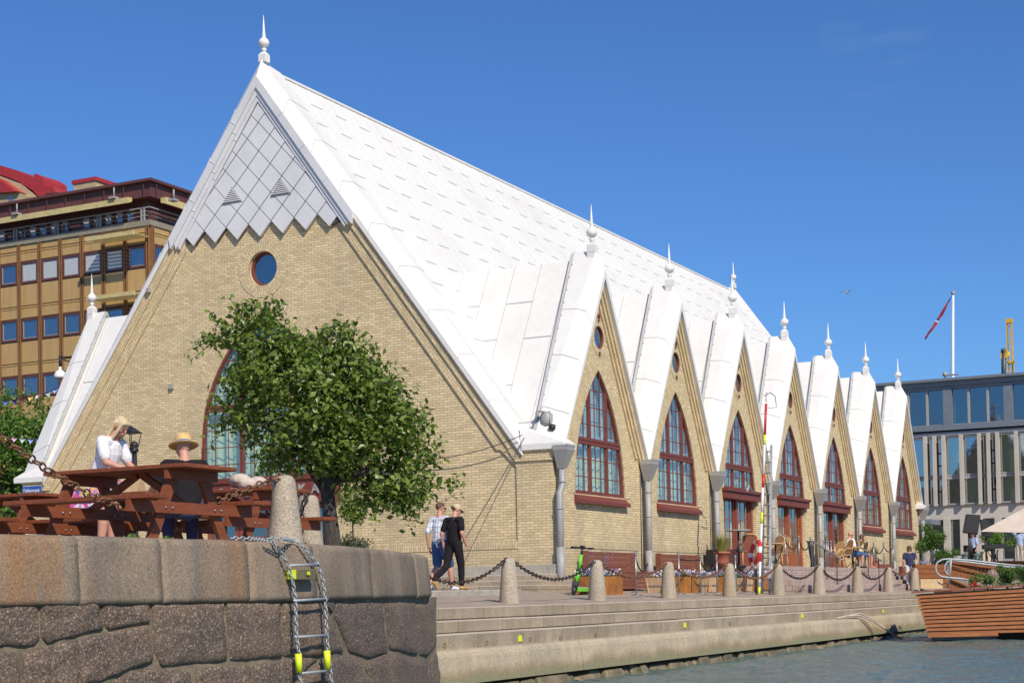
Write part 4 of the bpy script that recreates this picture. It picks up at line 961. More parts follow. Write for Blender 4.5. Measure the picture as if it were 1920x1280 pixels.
# ------------------------------------------------------------------ modern canal-side building on the right
XM = 70.
mz = lambda y, x=1800: atx(x, y, XM).z
my = lambda x, y=850: atx(x, y, XM).y
mb = empty('glass_office', (XM, my(1800), .85), 0, 'modern building with grey glazed top floor above pale concrete fins', 'building')
M['zinc'] = mk('grey_zinc', (.20, .22, .25), .45, .2, (.17, .19, .22), .6)
M['concrete'] = mk('pale_concrete', (.50, .455, .40), .8, 0, (.44, .39, .33), .7, fine=.05)
M['glass_m'] = glassmat('blue_glass', (.50, .66, .72), .20)
yL, yR = my(1600), my(2300)
q = MB(); q.box(XM-.2, XM+20, yR, yL, mz(722), mz(707)); q.box(XM-.5, XM+20, yR, yL, mz(713), mz(708.5)); q.box(XM-.02, XM+20, yR, yL, mz(728), mz(721))
q.box(XM-.25, XM+20, yR, yL, mz(805), mz(795)); q.box(XM-.1, XM+20, yR, yL, mz(818), mz(808))
for k in range(14): q.box(XM-.23, XM-.18, yR+k*5, yR+k*5+.05, mz(722), mz(713))
bf = q; v8 = bf.v; 
for i in range(5):
    q = MB(); q.add(v8[i*8:i*8+8], [(3, 2, 1, 0), (4, 5, 6, 7), (0, 1, 5, 4), (1, 2, 6, 5), (2, 3, 7, 6), (3, 0, 4, 7)]); q.build('roof_fascia', M['zinc'], mb)
q = MB(); q.box(XM+9, XM+9.3, yR, yL, .85, mz(724)); q.box(XM+.2, XM+9, yR, yL, mz(815), mz(806)); q.box(XM+.3, XM+9, yR, yL, mz(896), mz(889)); q.box(XM+.3, XM+9, yR, yL, mz(964), mz(948)); q.box(XM+.3, XM+9, yR, yL, .86, .95); q.build('interior_floors', M['interior'], mb)
q = MB(); q.box(XM-.05, XM+.4, yR, yL, mz(973), mz(946)); 
fins = [1737, 1754, 1771, 1804, 1838, 1855, 1872, 1907]; fins = [1669, 1686, 1703, ]+[1720]*0+fins+[1941, 1958, 1975, 2010, 2044, 2061, 2078, 2113]
for fx in fins: y = my(fx); q.box(XM-.45, XM+.1, y-.10, y+.10, mz(947), mz(815))
gf = [1660, 1712, 1740, 1777, 1808, 1838, 1873, 1910, 1945, 1980, 2020, 2060]
for fx in gf: y = my(fx, 1000); q.box(XM-.3, XM+.1, y-.2, y+.2, .85, mz(972))
q.build('concrete_frame', M['concrete'], mb)
q = MB(); q.box(XM+.16, XM+.2, yR, yL, mz(794), mz(728)); q.build('glazing', M['glass_m'], mb)
q = MB(); q.box(XM+.16, XM+.2, yR, yL, mz(946), mz(817)); q.box(XM+.16, XM+.2, yR, yL, .85+.6, mz(974)); q.build('glazing', glassmat('green_glass', (.72, .82, .76), .36), mb)
for x_ in (1663, 1777, 1891, 2005, 2119): y = my(x_, 760); q = MB(); q.box(XM-.1, XM+.3, y-.28, y+.28, mz(795), mz(724)); q.build('thick_mullion', M['zinc'], mb)
q = MB()
for x_ in (1703, 1738, 1816, 1852, 1930, 1966): y = my(x_, 760); q.box(XM+.02, XM+.16, y-.07, y+.07, mz(794), mz(727))
q.box(XM+.05, XM+.2, yR, yL, mz(796), mz(793.5)); q.box(XM-.0, XM+.2, yR, yL, mz(897), mz(891.5)); q.box(XM-.02, XM+.2, yR, yL, mz(891), mz(888.5))
q.box(XM-.1, XM+.2, yR, yL, mz(819), mz(816.5)); q.box(XM-.2, XM+.2, yR, yL, mz(945.5), mz(943)); q.box(XM-.2, XM+.2, yR, yL, 1.4, 1.55)
q.build('pale_mullion', M['hopper'], mb)
q = MB()
for fx in (1762, 1863, 1965):
    for (a, b) in ((872, 846), (946, 918)):
        y = my(fx); q.box(XM+.05, XM+.2, y-.32, y-.24, mz(a), mz(b)); q.box(XM+.05, XM+.2, y+.24, y+.32, mz(a), mz(b)); q.box(XM+.05, XM+.2, y-.32, y+.32, mz(a), mz(a)+.08); q.box(XM+.05, XM+.2, y-.32, y+.32, mz(b)-.08, mz(b))
q.build('vent_window', M['black'], mb)
for x0, x1, y0, y1 in ((1842, 1853, 943, 898), (1875, 1905, 943, 898), (1778, 1801, 889, 818), (1808, 1834, 943, 898), (1782, 1792, 794, 745), (1895, 1901, 794, 735), (1876, 1906, 889, 818), (1880, 1906, 1035, 976), (1781, 1790, 889, 818)):
    q = MB(); a, b = my(x0), my(x1); n = max(6, int(abs(a-b)/.12)); vs = []
    for z in (mz(y0), mz(y1)):
        for k in range(n+1): vs.append((XM+.55+.06*math.sin(k*1.9), a+(b-a)*k/n, z))
    q.add(vs, [(k, k+1, n+2+k, n+1+k) for k in range(n)], smooth=True); q.build('curtain', M['curtain'], mb, recalc=False)
q = MB(); q.box(XM-3, XM-.3, my(1708, 990), my(1766, 990), mz(983), mz(974)); q.build('entrance_canopy', M['zinc'], mb)
# roof things: flagpole, pennant, aerial, crane
c = atd(1786, 712, 112); tp = atd(1787, 552, 112)
fp = empty('flagpole', tuple(c), 0, 'tall white flagpole with a long red pennant standing on the flat roof', 'flagpole')
q = MB(); q.tube([c-V((0, 0, 1.5)), c, tp], [.14, .13, .08], 8); q.build('pole', M['whitepaint'], fp)
q = MB(); q.ball(tp+V((0, 0, .1)), .16); q.build('knob', M['hopper'], fp)
q = MB(); path = [(1784, 556, .05), (1778, 566, .16), (1772, 577, .14), (1765, 590, .20), (1760, 597, .21), (1758, 600.5, .21), (1756, 604, .21), (1748, 616, .2), (1740, 626, .16), (1737, 632, .1), (1734, 637, .05)]
vs = []
for i, (x, y, w_) in enumerate(path):
    p_ = atd(x, y, 112); sd = V((_r.x, _r.y, 0))*.8+V((0, 0, -.55)); fold = V((_f.x, _f.y, 0))*.2*math.sin(i*1.9)
    vs += [p_+sd*w_*.5+fold, p_-sd*w_*.5-fold]
for i in range(len(path)-1): q.m = 1 if i in (0, 4) else (2 if i == 5 else 0); q.add([vs[2*i], vs[2*i+1], vs[2*i+3], vs[2*i+2]], [(0, 1, 2, 3)], smooth=True)
q.m = 1
q.build('pennant', [mk('dark_red_bunting', (.34, .02, .035), .8), M['cloth_navy'], M['whitepaint']], fp)
c = atd(1772, 707, 108); q = MB(); q.tube([c-V((0, 0, 1)), c+V((0, 0, .3))], .05, 5); q.box(c.x-.2, c.x+.2, c.y-.9, c.y, c.z+.1, c.z+.16); q.ball(c+V((0, 0, .2)), .18); tag(q.build('roof_camera', M['hopper']), 'small pale camera mast on the flat roof left of the flagpole', 'camera mast')
D_ = 190
tc_ = empty('tower_crane', tuple(atd(1896, 706, D_)), 0, 'yellow lattice mast of a construction crane behind the modern roof', 'crane')
c0 = atd(1896, 730, D_); c1 = atd(1896, 597, D_); q = MB(); hgt = c1.z-c0.z; hw = .27
for sx in (-1, 1):
    for sy in (-1, 1): q.box(c0.x+sx*hw-.06, c0.x+sx*hw+.06, c0.y+sy*hw-.06, c0.y+sy*hw+.06, c0.z, c1.z)
n = 16
for k in range(n):
    za, zb2 = c0.z+hgt*k/n, c0.z+hgt*(k+1)/n; s_ = 1 if k % 2 else -1
    for sy in (-1, 1): q.bar((c0.x-s_*hw, c0.y+sy*hw, za), (c0.x+s_*hw, c0.y+sy*hw, zb2), .05, .05)
    for sx in (-1, 1): q.bar((c0.x+sx*hw, c0.y-s_*hw, za), (c0.x+sx*hw, c0.y+s_*hw, zb2), .05, .05)
q.box(c0.x-.36, c0.x+.36, c0.y-.36, c0.y+.36, c1.z-.5, c1.z); q.build('lattice_mast', M['yellow'], tc_)
q = MB(); e = atd(1896, 681, D_); q.box(e.x-.45, e.x+.45, e.y-.4, e.y+.4, e.z-1.4, e.z-1.2); q.box(e.x-.45, e.x+.45, e.y-.4, e.y+.4, e.z+.0, e.z+.2); q.box(e.x-.45, e.x-.35, e.y-.4, e.y-.3, e.z-1.4, e.z+.2); q.box(e.x-.45, e.x-.35, e.y+.3, e.y+.4, e.z-1.4, e.z+.2); q.build('climbing_frame', M['yellow'], tc_)
e = atd(1882, 664, D_); q = MB(); q.box(e.x-.2, e.x+.2, e.y-.45, e.y+.35, e.z-.5, e.z+.4); q.bar(e+V((0, .2, 0)), atd(1893, 663, D_), .3, .5); q.build('hoist_head', M['yellow'], tc_)
q = MB(); q.tube([atd(1882, 730, D_), atd(1882, 660, D_)], .28, 8); q.ball(atd(1882, 658, D_), .36); q.build('hoist_column', M['darkmetal'], tc_)
# gull
c = atd(1588, 548, 70); q = MB(); q.lathe([(.001, -.2), (.05, -.1), (.065, 0), (.04, .12), (.02, .18)], (0, 0, 0), 8)
vs_ = [V((z, x, y)) for x, y, z in q.v]; q.v = [tuple(c+v) for v in vs_]
for s_ in (-1, 1): q.add([c+V((.06, 0, .02)), c+V((-.08, 0, .02)), c+V((-.06, s_*.18, .07)), c+V((.05, s_*.18, .07)), c+V((-.05, s_*.36, -.02))], [(0, 1, 2, 3), (3, 2, 4)])
tag(q.build('gull', M['hopper']), 'small gull flying in the clear blue sky', 'bird')
# ------------------------------------------------------------------ foliage
def leafmat(name, c, c2, tr=.25, rough=.4):
    mt = bpy.data.materials.new(name); mt.use_nodes = True; t = mt.node_tree; p = t.nodes['Principled BSDF']
    at = nd(t, 'ShaderNodeAttribute'); at.attribute_name = 'tone'
    col = mix(t, at.outputs['Fac'], c, c2); t.links.new(col, p.inputs['Base Color']); p.inputs['Roughness'].default_value = rough
    o = [n for n in t.nodes if n.type == 'OUTPUT_MATERIAL'][0]
    tl = nd(t, 'ShaderNodeBsdfTranslucent'); t.links.new(mix(t, 1, col, (1, 1.15, .5), 'MULTIPLY'), tl.inputs[0]); ms = nd(t, 'ShaderNodeMixShader'); ms.inputs[0].default_value = tr
    t.links.new(p.outputs[0], ms.inputs[1]); t.links.new(tl.outputs[0], ms.inputs[2]); t.links.new(ms.outputs[0], o.inputs[0]); return mt
M['leaf'] = leafmat('glossy_dark_leaf', (.105, .165, .023), (.21, .28, .052), .30, .38)
M['leaf_light'] = leafmat('light_leaf', (.09, .19, .025), (.16, .26, .04), .35, .45)
M['leaf_mid'] = leafmat('mid_leaf', (.05, .13, .02), (.11, .20, .03), .3, .45)
M['leaf_grey'] = leafmat('grey_leaf', (.06, .085, .045), (.12, .13, .07), .2, .6)
M['grass'] = leafmat('dry_grass_blade', (.25, .27, .06), (.42, .36, .12), .3, .6)
def leaves(pos, nrm, size, rg, ln=1.7, fold=.25, axis=None):
    """many small folded leaves: pos (n,3) nrm (n,3) -> verts, faces, tone"""
    n = len(pos); nrm = nrm/np.maximum(1e-6, np.linalg.norm(nrm, axis=1))[:, None]
    a = rg.normal(size=(n, 3)) if axis is None else axis+rg.normal(size=(n, 3))*.25; a -= nrm*(a*nrm).sum(1)[:, None]; a /= np.maximum(1e-6, np.linalg.norm(a, axis=1))[:, None]
    b = np.cross(nrm, a); s = size*rg.uniform(.5, 1.4, n)[:, None]
    l, w_ = a*s*ln, b*s*.5
    P0 = pos; P1 = pos+l*.45+w_+nrm*s*fold*.6; P2 = pos+l-nrm*s*fold; P3 = pos+l*.45-w_+nrm*s*fold*.6; PM = pos+l*.5
    Vv = np.stack([P0, P1, P2, P3, PM], 1).reshape(-1, 3); i = np.arange(n)*5
    F = np.concatenate([np.stack([i, i+1, i+4], 1), np.stack([i+1, i+2, i+4], 1), np.stack([i+2, i+3, i+4], 1), np.stack([i+3, i, i+4], 1)])
    tone = np.repeat(rg.rand(n), 5); return Vv, F, tone
def leafobj(name, Vv, F, tone, mat, parent):
    off = np.zeros(3); q_ = parent
    while q_: off += np.array(q_.location); q_ = q_.parent
    me = bpy.data.meshes.new(name); me.vertices.add(len(Vv)); me.vertices.foreach_set('co', (Vv-off).ravel().astype('f'))
    me.loops.add(F.size); me.loops.foreach_set('vertex_index', F.ravel().astype('i')); me.polygons.add(len(F)); me.polygons.foreach_set('loop_start', (np.arange(len(F))*3).astype('i'))
    me.update(calc_edges=True); at = me.attributes.new('tone', 'FLOAT', 'POINT'); at.data.foreach_set('value', tone.astype('f')); me.materials.append(mat)
    o = bpy.data.objects.new(name, me); COL.objects.link(o); 
    if parent: o.parent = parent
    return o
def clump_leaves(blobs, per, size, rg, tw=5, jit=.3, ln=1.7):
    """blobs: (centre, radius, squash). leaves sit on twigs near each blob's surface"""
    PP = []; NN = []; TW = []
    for c, r, sq in blobs:
        c = np.array(c); n = max(4, int(per*r*r)); d = rg.normal(size=(n, 3)); d /= np.linalg.norm(d, axis=1)[:, None]
        rad = r*np.clip(rg.beta(5, 1.6, n), .25, 1)*(1+.18*rg.normal(size=n)); p = c+d*rad[:, None]*np.array([1, 1, sq])
        for k in range(tw):
            o = rg.normal(size=(n, 3))*size*1.1; PP.append(p+o+d*size*1.0*k*.35); NN.append(d*.55+rg.normal(size=(n, 3))*.55+np.array([0, 0, .5]))
        m = n//6; idx = rg.choice(n, m, replace=False)
        for i in idx: TW.append((c+d[i]*r*.3, p[i]+d[i]*size*1.5))
    return np.concatenate(PP), np.concatenate(NN), TW
# ---- the leaning street tree before the gable
TD = 24.6
rg = np.random.RandomState(11)
tb = atd(622, 1040, TD); tb.z = PT-.05
tree = empty('leaning_tree', tuple(tb), 0, 'leafy dark green tree leaning right on a mottled trunk before the hall gable', 'tree')
blobs = []
prof_ = [(425, 635, 28), (440, 700, 30), (455, 640, 42), (470, 600, 30), (500, 600, 30), (520, 650, 50), (545, 668, 32), (572, 668, 30), (468, 745, 48), (520, 720, 60), (470, 800, 42), (440, 780, 30), (540, 800, 60), (505, 850, 40), (480, 690, 55), (560, 660, 40), (590, 700, 60), (610, 640, 36), (640, 625, 26), (660, 660, 34), (650, 700, 50), (690, 665, 22), (600, 770, 65), (650, 760, 60), (700, 730, 48), (735, 750, 40), (620, 840, 60), (680, 820, 60), (740, 800, 48), (770, 760, 22), (790, 800, 26), (760, 850, 44), (800, 850, 26), (560, 862, 38), (600, 868, 38), (635, 880, 36), (660, 892, 34), (530, 872, 26), (622, 900, 20), (700, 900, 44), (740, 890, 38), (780, 895, 30), (815, 905, 22), (845, 905, 16), (865, 915, 10), (720, 940, 22), (760, 940, 30), (790, 925, 24), (775, 965, 14), (700, 935, 20), (655, 925, 14), (500, 880, 14), (410, 745, 14), (415, 790, 14), (405, 640, 12), (750, 935, 26), (776, 985, 8), (703, 955, 10), (466, 575, 10), (496, 572, 8), (825, 830, 10)]
kx = TD/FPX
for x, y, r_ in prof_:
    R_ = r_*kx; dd = [0] if r_ < 24 else ([-.5, .5] if r_ < 46 else [-1.0, 0, 1.0])
    for d_ in dd:
        c = atd(x+rg.uniform(-5, 5), y+rg.uniform(-5, 5), TD+d_*max(R_*1.3, .45)*rg.uniform(.8, 1.2)); blobs.append((tuple(c), R_*((.82 if x < 650 else (.95 if x < 755 else .84)) if d_ == 0 else (.66 if x < 650 else .78))*rg.uniform(.85, 1.1), .92))
Pp, Nn_, TW = clump_leaves(blobs, 640, .060, rg, 4)

sprP, sprN = [], []
for _ in range(230):      # loose leafy sprays that break the outline
    c_, r_, s_ = blobs[rg.randint(len(blobs))]; d = rg.normal(size=3); d[2] += .35; d /= np.linalg.norm(d); L_ = rg.uniform(.2, .48)
    if 960+FPX*((V(c_)-CAM).dot(_r))/((V(c_)-CAM).dot(_f)) > 765 and c_[2] < 2.7: continue
    if 480 < 960+FPX*((V(c_)-CAM).dot(_r))/((V(c_)-CAM).dot(_f)) < 665 and c_[2] < 2.6: continue
    for k in range(13): t_ = k/12; sprP.append(np.array(c_)+d*(r_*.8+L_*t_)+rg.normal(size=3)*.035-np.array([0, 0, .10*t_*t_])); sprN.append(rg.normal(size=3)*.7+d*.3+np.array([0, 0, .5]))
    TW.append((np.array(c_)+d*r_*.3, np.array(c_)+d*(r_*.8+L_)-np.array([0, 0, .10])))
Pp = np.concatenate([Pp, np.array(sprP)]); Nn_ = np.concatenate([Nn_, np.array(sprN)])
keep = rg.rand(len(Pp)) < .95; Vv, F, tone = leaves(Pp[keep], Nn_[keep], .058, rg, 1.85)
leafobj('crown', Vv, F, tone, M['leaf'], tree)
q = MB(); base_ = tb-V((0, 0, .3))
tp_ = [base_, atd(622, 1000, TD), atd(618, 960, TD), atd(614, 925, TD), atd(620, 885, TD-.1), atd(632, 840, TD)]
q.tube(tp_, [.2, .125, .108, .105, .12, .10], 12)
for a, b, c in (((614, 925), (560, 850), (500, 760)), ((620, 885), (680, 820), (740, 780)), ((632, 840), (620, 760), (600, 680)), ((618, 905), (690, 880), (780, 900)), ((560, 850), (500, 800), (440, 720)), ((620, 885), (570, 760), (480, 640)), ((680, 820), (700, 760), (690, 700)), ((640, 830), (650, 740), (650, 660))):
    o1, o2 = rg.uniform(-.5, .5, 2); q.tube([atd(*a, TD), atd(*b, TD+o1), atd(*c, TD+o2)], [.08, .045, .015], 7)
for a, b in TW[::2]: q.tube([a, b], [.008, .004], 4, cap=False)
q.build('trunk', M['bark'], tree)
# ---- trimmed little standard bush by the wall, low grey shrub
def bush(name, px, py, rpx, D, label, cat, mat, stem=None, per=420, size=.03, sq=.95, zbase=None, n=14, wide=1.0, group=None):
    c = atd(px, py, D); r_ = rpx*D/FPX; zb2 = zbase if zbase is not None else c.z-r_
    t_ = empty(name, (c.x, c.y, zb2), 0, label, cat, group)
    bl = [(tuple(c), r_*.8, sq)]+[(tuple(V(c)+V((rg.normal()*r_*.45*wide, rg.normal()*r_*.45*wide, rg.normal()*r_*.4*sq))), r_*rg.uniform(.3, .5), sq) for _ in range(n)]
    a, b, tw = clump_leaves(bl, per, size, rg, 3); Vv, F, tone = leaves(a, b, size, rg); leafobj('foliage', Vv, F, tone, mat, t_)
    q = MB(); q.tube([(c.x, c.y, zb2-.03), (c.x, c.y, c.z)], [.02+.02*r_, .012], 6)
    for x1, x2 in tw[::4]: q.tube([x1, x2], [.006, .003], 4, cap=False)
    q.build('stem', M['bark'], t_); return t_
bush('topiary_bush', 661, 957, 29, 30, 'small round bush on a thin stem between the tree trunk and the brick wall', 'bush', M['leaf'], per=4500, size=.030, zbase=.42)
bush('low_shrub', 660, 1022, 26, 29.5, 'low grey twiggy shrub at the foot of the brick wall by the tree', 'shrub', M['leaf_grey'], per=2500, size=.03, sq=.5, zbase=.42)
bush('weed_tuft', 573, 1017, 6, 17.6, 'tiny green weed growing on the coping beside the large bollards', 'weed', M['leaf_light'], per=6000, size=.009, n=5, zbase=PT-.02)
# weeds along the joint of the coping
for i, (x, y, r_) in enumerate(((8, 992, 8), (225, 997, 9), (248, 993, 13), (180, 998, 6), (316, 1002, 5))):
    c = atd(x, y, 14.3); q_ = MB(); Vl = []; k = 26
    pos = np.array([tuple(c+V((rg.normal()*r_*.0035, rg.normal()*.03, 0))) for _ in range(k*3)]); pos[:, 2] = PT-.03+rg.rand(len(pos))*r_*.0035
    Vv, F, tone = leaves(pos, rg.normal(size=pos.shape), .022, rg, 2.2); o = leafobj('joint_weed', Vv, F, tone, M['leaf_light'], None)
    tag(o, ['weed sprout on the coping edge at the far left of the quay wall', 'weeds at the coping beneath the woman behind the picnic table', 'flowering weed tuft on the coping beside the picnic table leg', 'short weeds on the coping left of the woman\'s legs', 'sparse weed on the coping under the seated man'][i], 'weed', 'weeds along the coping')
# ---- street tree at the left edge, behind
LD = 58.
lt = atd(30, 1000, LD); lt.z = .3
ltr = empty('street_tree', tuple(lt), 0, 'bright green street tree at the left edge before the ochre office block', 'tree')
bl = []
for _ in range(70):
    x = rg.uniform(-110, 95); y = rg.uniform(775, 1000); top = 745+max(0, (x-20))*.35+12*math.sin(x*.09)
    if y < top+20: y = top+20+rg.uniform(0, 30)
    if x > 112-(y-760)*.13: continue
    c = atd(x, y, LD+rg.uniform(-2.2, 2.2)); bl.append((tuple(c), rg.uniform(.35, .8), .9))
for x, y, r_ in ((60, 748, .3), (78, 760, .3), (30, 742, .3), (5, 740, .35), (90, 780, .3), (100, 800, .3), (62, 738, .15)): bl.append((tuple(atd(x, y, LD)), r_, 1))
Pp, Nn_, TW = clump_leaves(bl, 210, .10, rg, 4); Vv, F, tone = leaves(Pp, Nn_, .095, rg, 1.5); leafobj('crown', Vv, F, tone, M['leaf_light'], ltr)
q = MB(); q.tube([lt-V((0, 0, .2)), lt+V((0, 0, 2.5)), lt+V((.3, .2, 5))], [.22, .17, .1], 9)
for a, b in TW[::3]: q.tube([a, b], [.03, .012], 5, cap=False)
for _ in range(9): e = V(bl[rg.randint(len(bl))][0]); q.tube([lt+V((.1, 0, 2.3+rg.rand()*2)), (lt+V((0, 0, 3))+e)/2+V((0, 0, .5)), e], [.1, .06, .02], 6)
q.build('trunk', M['bark'], ltr)
# ------------------------------------------------------------------ people
def remesh(name, mb, mat, parent, voxel=.009, it=3, tone=None):
    o = mb.build('tmp', mat, None, recalc=True)
    md = o.modifiers.new('r', 'REMESH'); md.mode = 'VOXEL'; md.voxel_size = voxel; md.use_smooth_shade = True
    if it: sm = o.modifiers.new('s', 'SMOOTH'); sm.iterations = it; sm.factor = .5
    bpy.context.view_layer.update(); dg = bpy.context.evaluated_depsgraph_get()
    me = bpy.data.meshes.new_from_object(o.evaluated_get(dg)); me.name = name; bpy.data.objects.remove(o)
    for p_ in me.polygons: p_.use_smooth = True
    n = bpy.data.objects.new(name, me); COL.objects.link(n); n.parent = parent; return n
def cap(q, p0, r0, p1, r1, flat=None, n=12):
    """tapered capsule; flat=(axis, ratio) squeezes the section along an axis"""
    p0, p1 = V(p0), V(p1); d = p1-p0; L_ = max(1e-5, d.length); d = d/L_; x, y = perp(d)
    if flat: ax = V(flat[0]); ax = (ax-d*ax.dot(d)); ax = ax.normalized() if ax.length > 1e-3 else y; y = ax; x = y.cross(d).normalized()
    prof = [(-r0*.98, r0*.2), (-r0*.7, r0*.71), (0, r0), (L_*.33, r0+(r1-r0)*.33), (L_*.66, r0+(r1-r0)*.66), (L_, r1), (L_+r1*.7, r1*.71), (L_+r1*.98, r1*.2)]
    vs = []; f = flat[1] if flat else 1
    for t_, r_ in prof:
        for k in range(n): a = 2*math.pi*k/n; vs.append(p0+d*t_+x*math.cos(a)*r_+y*math.sin(a)*r_*f)
    m = len(prof); q.add(vs, [(i*n+k, i*n+(k+1) % n, (i+1)*n+(k+1) % n, (i+1)*n+k) for i in range(m-1) for k in range(n)]+[tuple(range(n))[::-1], tuple(range((m-1)*n, m*n))])
STAND = dict(pelvis=(0, 0, .95), chest=(0, .01, 1.28), neck=(0, 0, 1.47), head=(0, .03, 1.625), shl=(-.185, 0, 1.41), shr=(.185, 0, 1.41), ell=(-.24, -.03, 1.12), elr=(.24, -.03, 1.12), wrl=(-.25, .07, .88), wrr=(.25, .07, .88),
    hil=(-.09, 0, .93), hir=(.09, 0, .93), knl=(-.10, .03, .50), knr=(.10, .03, .50), anl=(-.10, -.02, .09), anr=(.10, -.02, .09))
def person(loc, heading, label, pose=None, H=1.75, shirt=None, sleeve=.55, pants=None, plen=1.0, shoes=None, hair=None, hairlen=0, look=(0, 1, -.1), cap_=None, glasses=False, voxel=.010, build=1.0, female=False, beard=None, group=None, shirtlow=.02, extra=None, skirt=None, feet=True):
    """local frame: x right, y forward, z up; heading = angle of forward from +x"""
    J = {k: V(v) for k, v in STAND.items()}
    for k, v in (pose or {}).items(): J[k] = V(v)
    root = empty('person', tuple(loc), heading-math.pi/2, label, 'person', group); s = H/1.75; root.scale = (s, s, s)
    b = build; q = MB(); front = V((0, 1, 0))
    up = (J['head']-J['neck']).normalized(); lk = V(look).normalized(); sd = lk.cross(up).normalized(); lk = up.cross(sd).normalized()
    hc = J['head']; tors = (J['neck']-J['pelvis']).normalized(); sh = (J['shr']-J['shl']).normalized(); tf = tors.cross(sh).normalized()*-1
    def Hp(x, y, z): return hc+sd*x+lk*y+up*z
    # skull, face, jaw, nose, ears, neck
    cap(q, Hp(0, -.018, .03), .083, Hp(0, .015, .035), .078); cap(q, Hp(0, .02, -.02), .068, Hp(0, .038, -.055), .048); cap(q, Hp(0, .052, -.078), .026, Hp(0, .06, -.08), .02)
    cap(q, Hp(0, .088, .012), .010, Hp(0, .105, -.022), .014); cap(q, Hp(-.035, .075, .028), .014, Hp(.035, .075, .028), .014); cap(q, Hp(-.02, .085, -.05), .009, Hp(.02, .085, -.05), .009)
    for sx in (-1, 1): cap(q, Hp(sx*.078, -.008, .015), .012, Hp(sx*.083, -.015, -.022), .010, (sd, .5)); cap(q, Hp(sx*.04, .055, -.015), .026, Hp(sx*.035, .055, -.03), .024)
    cap(q, J['neck']-up*.06, .062*b, hc-up*.05-lk*.012, .052)
    w_ = .145*b; cap(q, J['chest']-sh*.05, w_*.9, J['chest']+sh*.05, w_*.9, (tf, .72)); cap(q, J['chest'], w_, J['pelvis']+V((0, 0, .02)), w_*.92, (tf, .72)); cap(q, J['shl']+sh*.03, .062*b, J['shr']-sh*.03, .062*b, (tors, .9))
    cap(q, J['neck']-up*.03, .055*b, J['shl']*.55+J['neck']*.45-tors*.02, .05*b); cap(q, J['neck']-up*.03, .055*b, J['shr']*.55+J['neck']*.45-tors*.02, .05*b)
    cap(q, J['hil'], .098*b, J['hir'], .098*b)
    for e in 'lr':
        cap(q, J['sh'+e], .056*b, J['el'+e], .042*b); cap(q, J['el'+e], .041*b, J['wr'+e], .027*b)
        cap(q, J['hi'+e], .092*b, J['kn'+e], .060*b); k_ = J['kn'+e]; a_ = J['an'+e]; c_ = k_.lerp(a_, .32); bk = -(J['kn'+e]-J['hi'+e]).cross(sh).normalized()*.0
        cap(q, k_, .055*b, c_, .060*b); cap(q, c_, .058*b, a_, .036*b)
        # foot
        ft = J.get('ft'+e) or (a_+V((0, .16, -.055))); cap(q, a_-V((0, 0, .03)), .038, ft, .028, ((0, 0, 1), .9))
        # hand: palm, four fingers of unequal length and a thumb from the side of the palm
        wr = J['wr'+e]; fd = J.get('hd'+e) or ((wr-J['el'+e]).normalized()*.85+V((0, .25, -.2))); fd = V(fd).normalized()
        pn = fd.cross(V((0, 0, 1)) if abs(fd.z) < .8 else V((0, 1, 0))).normalized() if e == 'x' else None
        side = V((0, 1, 0)) if abs(fd.y) < .7 else V((1 if e == 'l' else -1, 0, 0)); side = (side-fd*side.dot(fd)).normalized(); nrm_ = fd.cross(side).normalized()
        if e == 'r': nrm_ = -nrm_
        cap(q, wr+fd*.02, .028, wr+fd*.075, .036, (nrm_, .42))
        for i, (o_, l_) in enumerate(((.027, .070), (.009, .080), (-.009, .074), (-.026, .058))):
            b0 = wr+fd*.085+side*o_; b1 = b0+(fd*.92+nrm_*.25+side*o_*2).normalized()*l_*.5; b2 = b1+(fd*.7+nrm_*.62).normalized()*l_*.5
            cap(q, b0, .0095, b1, .009, None, 8); cap(q, b1, .009, b2, .0078, None, 8)
        t0 = wr+fd*.03+side*.028; t1 = t0+(fd*.55+side*.7+nrm_*.2).normalized()*.04; t2 = t1+(fd*.9+side*.2+nrm_*.3).normalized()*.032; cap(q, t0, .013, t1, .0115, None, 8); cap(q, t1, .011, t2, .009, None, 8)
    remesh('body', q, M['skin'], root, voxel)
    g = .012
    if shirt:
        q = MB(); cap(q, J['chest']-sh*.055, w_*.9+g, J['chest']+sh*.055, w_*.9+g, (tf, .76)); hem = J['pelvis']+tors*shirtlow; cap(q, J['chest'], w_+g, hem, w_*.97+g*1.6, (tf, .78)); cap(q, J['shl']+sh*.02, .068*b+g*.5, J['shr']-sh*.02, .068*b+g*.5, (tors, .9))
        cap(q, J['neck']-up*.045, .066*b, J['chest'], .10*b)
        cap(q, J['neck']-up*.055, .050*b+g, J['shl']*.5+J['neck']*.5-tors*.03, .052*b+g); cap(q, J['neck']-up*.055, .050*b+g, J['shr']*.5+J['neck']*.5-tors*.03, .052*b+g)
        if female:
            for sx in (-1, 1): cap(q, J['chest']+sh*sx*.065+tf*.075+tors*.03, .062, J['chest']+sh*sx*.065+tf*.085, .06)
        for e in 'lr':
            el = J['sh'+e].lerp(J['el'+e], min(1, sleeve/.55*.62)); cap(q, J['sh'+e], .064*b+g*.6, el, .060*b+g*.5)
            if sleeve > .9: cap(q, J['el'+e], .052*b, J['el'+e].lerp(J['wr'+e], .9), .040*b)
        remesh('shirt', q, shirt, root, voxel, 2)
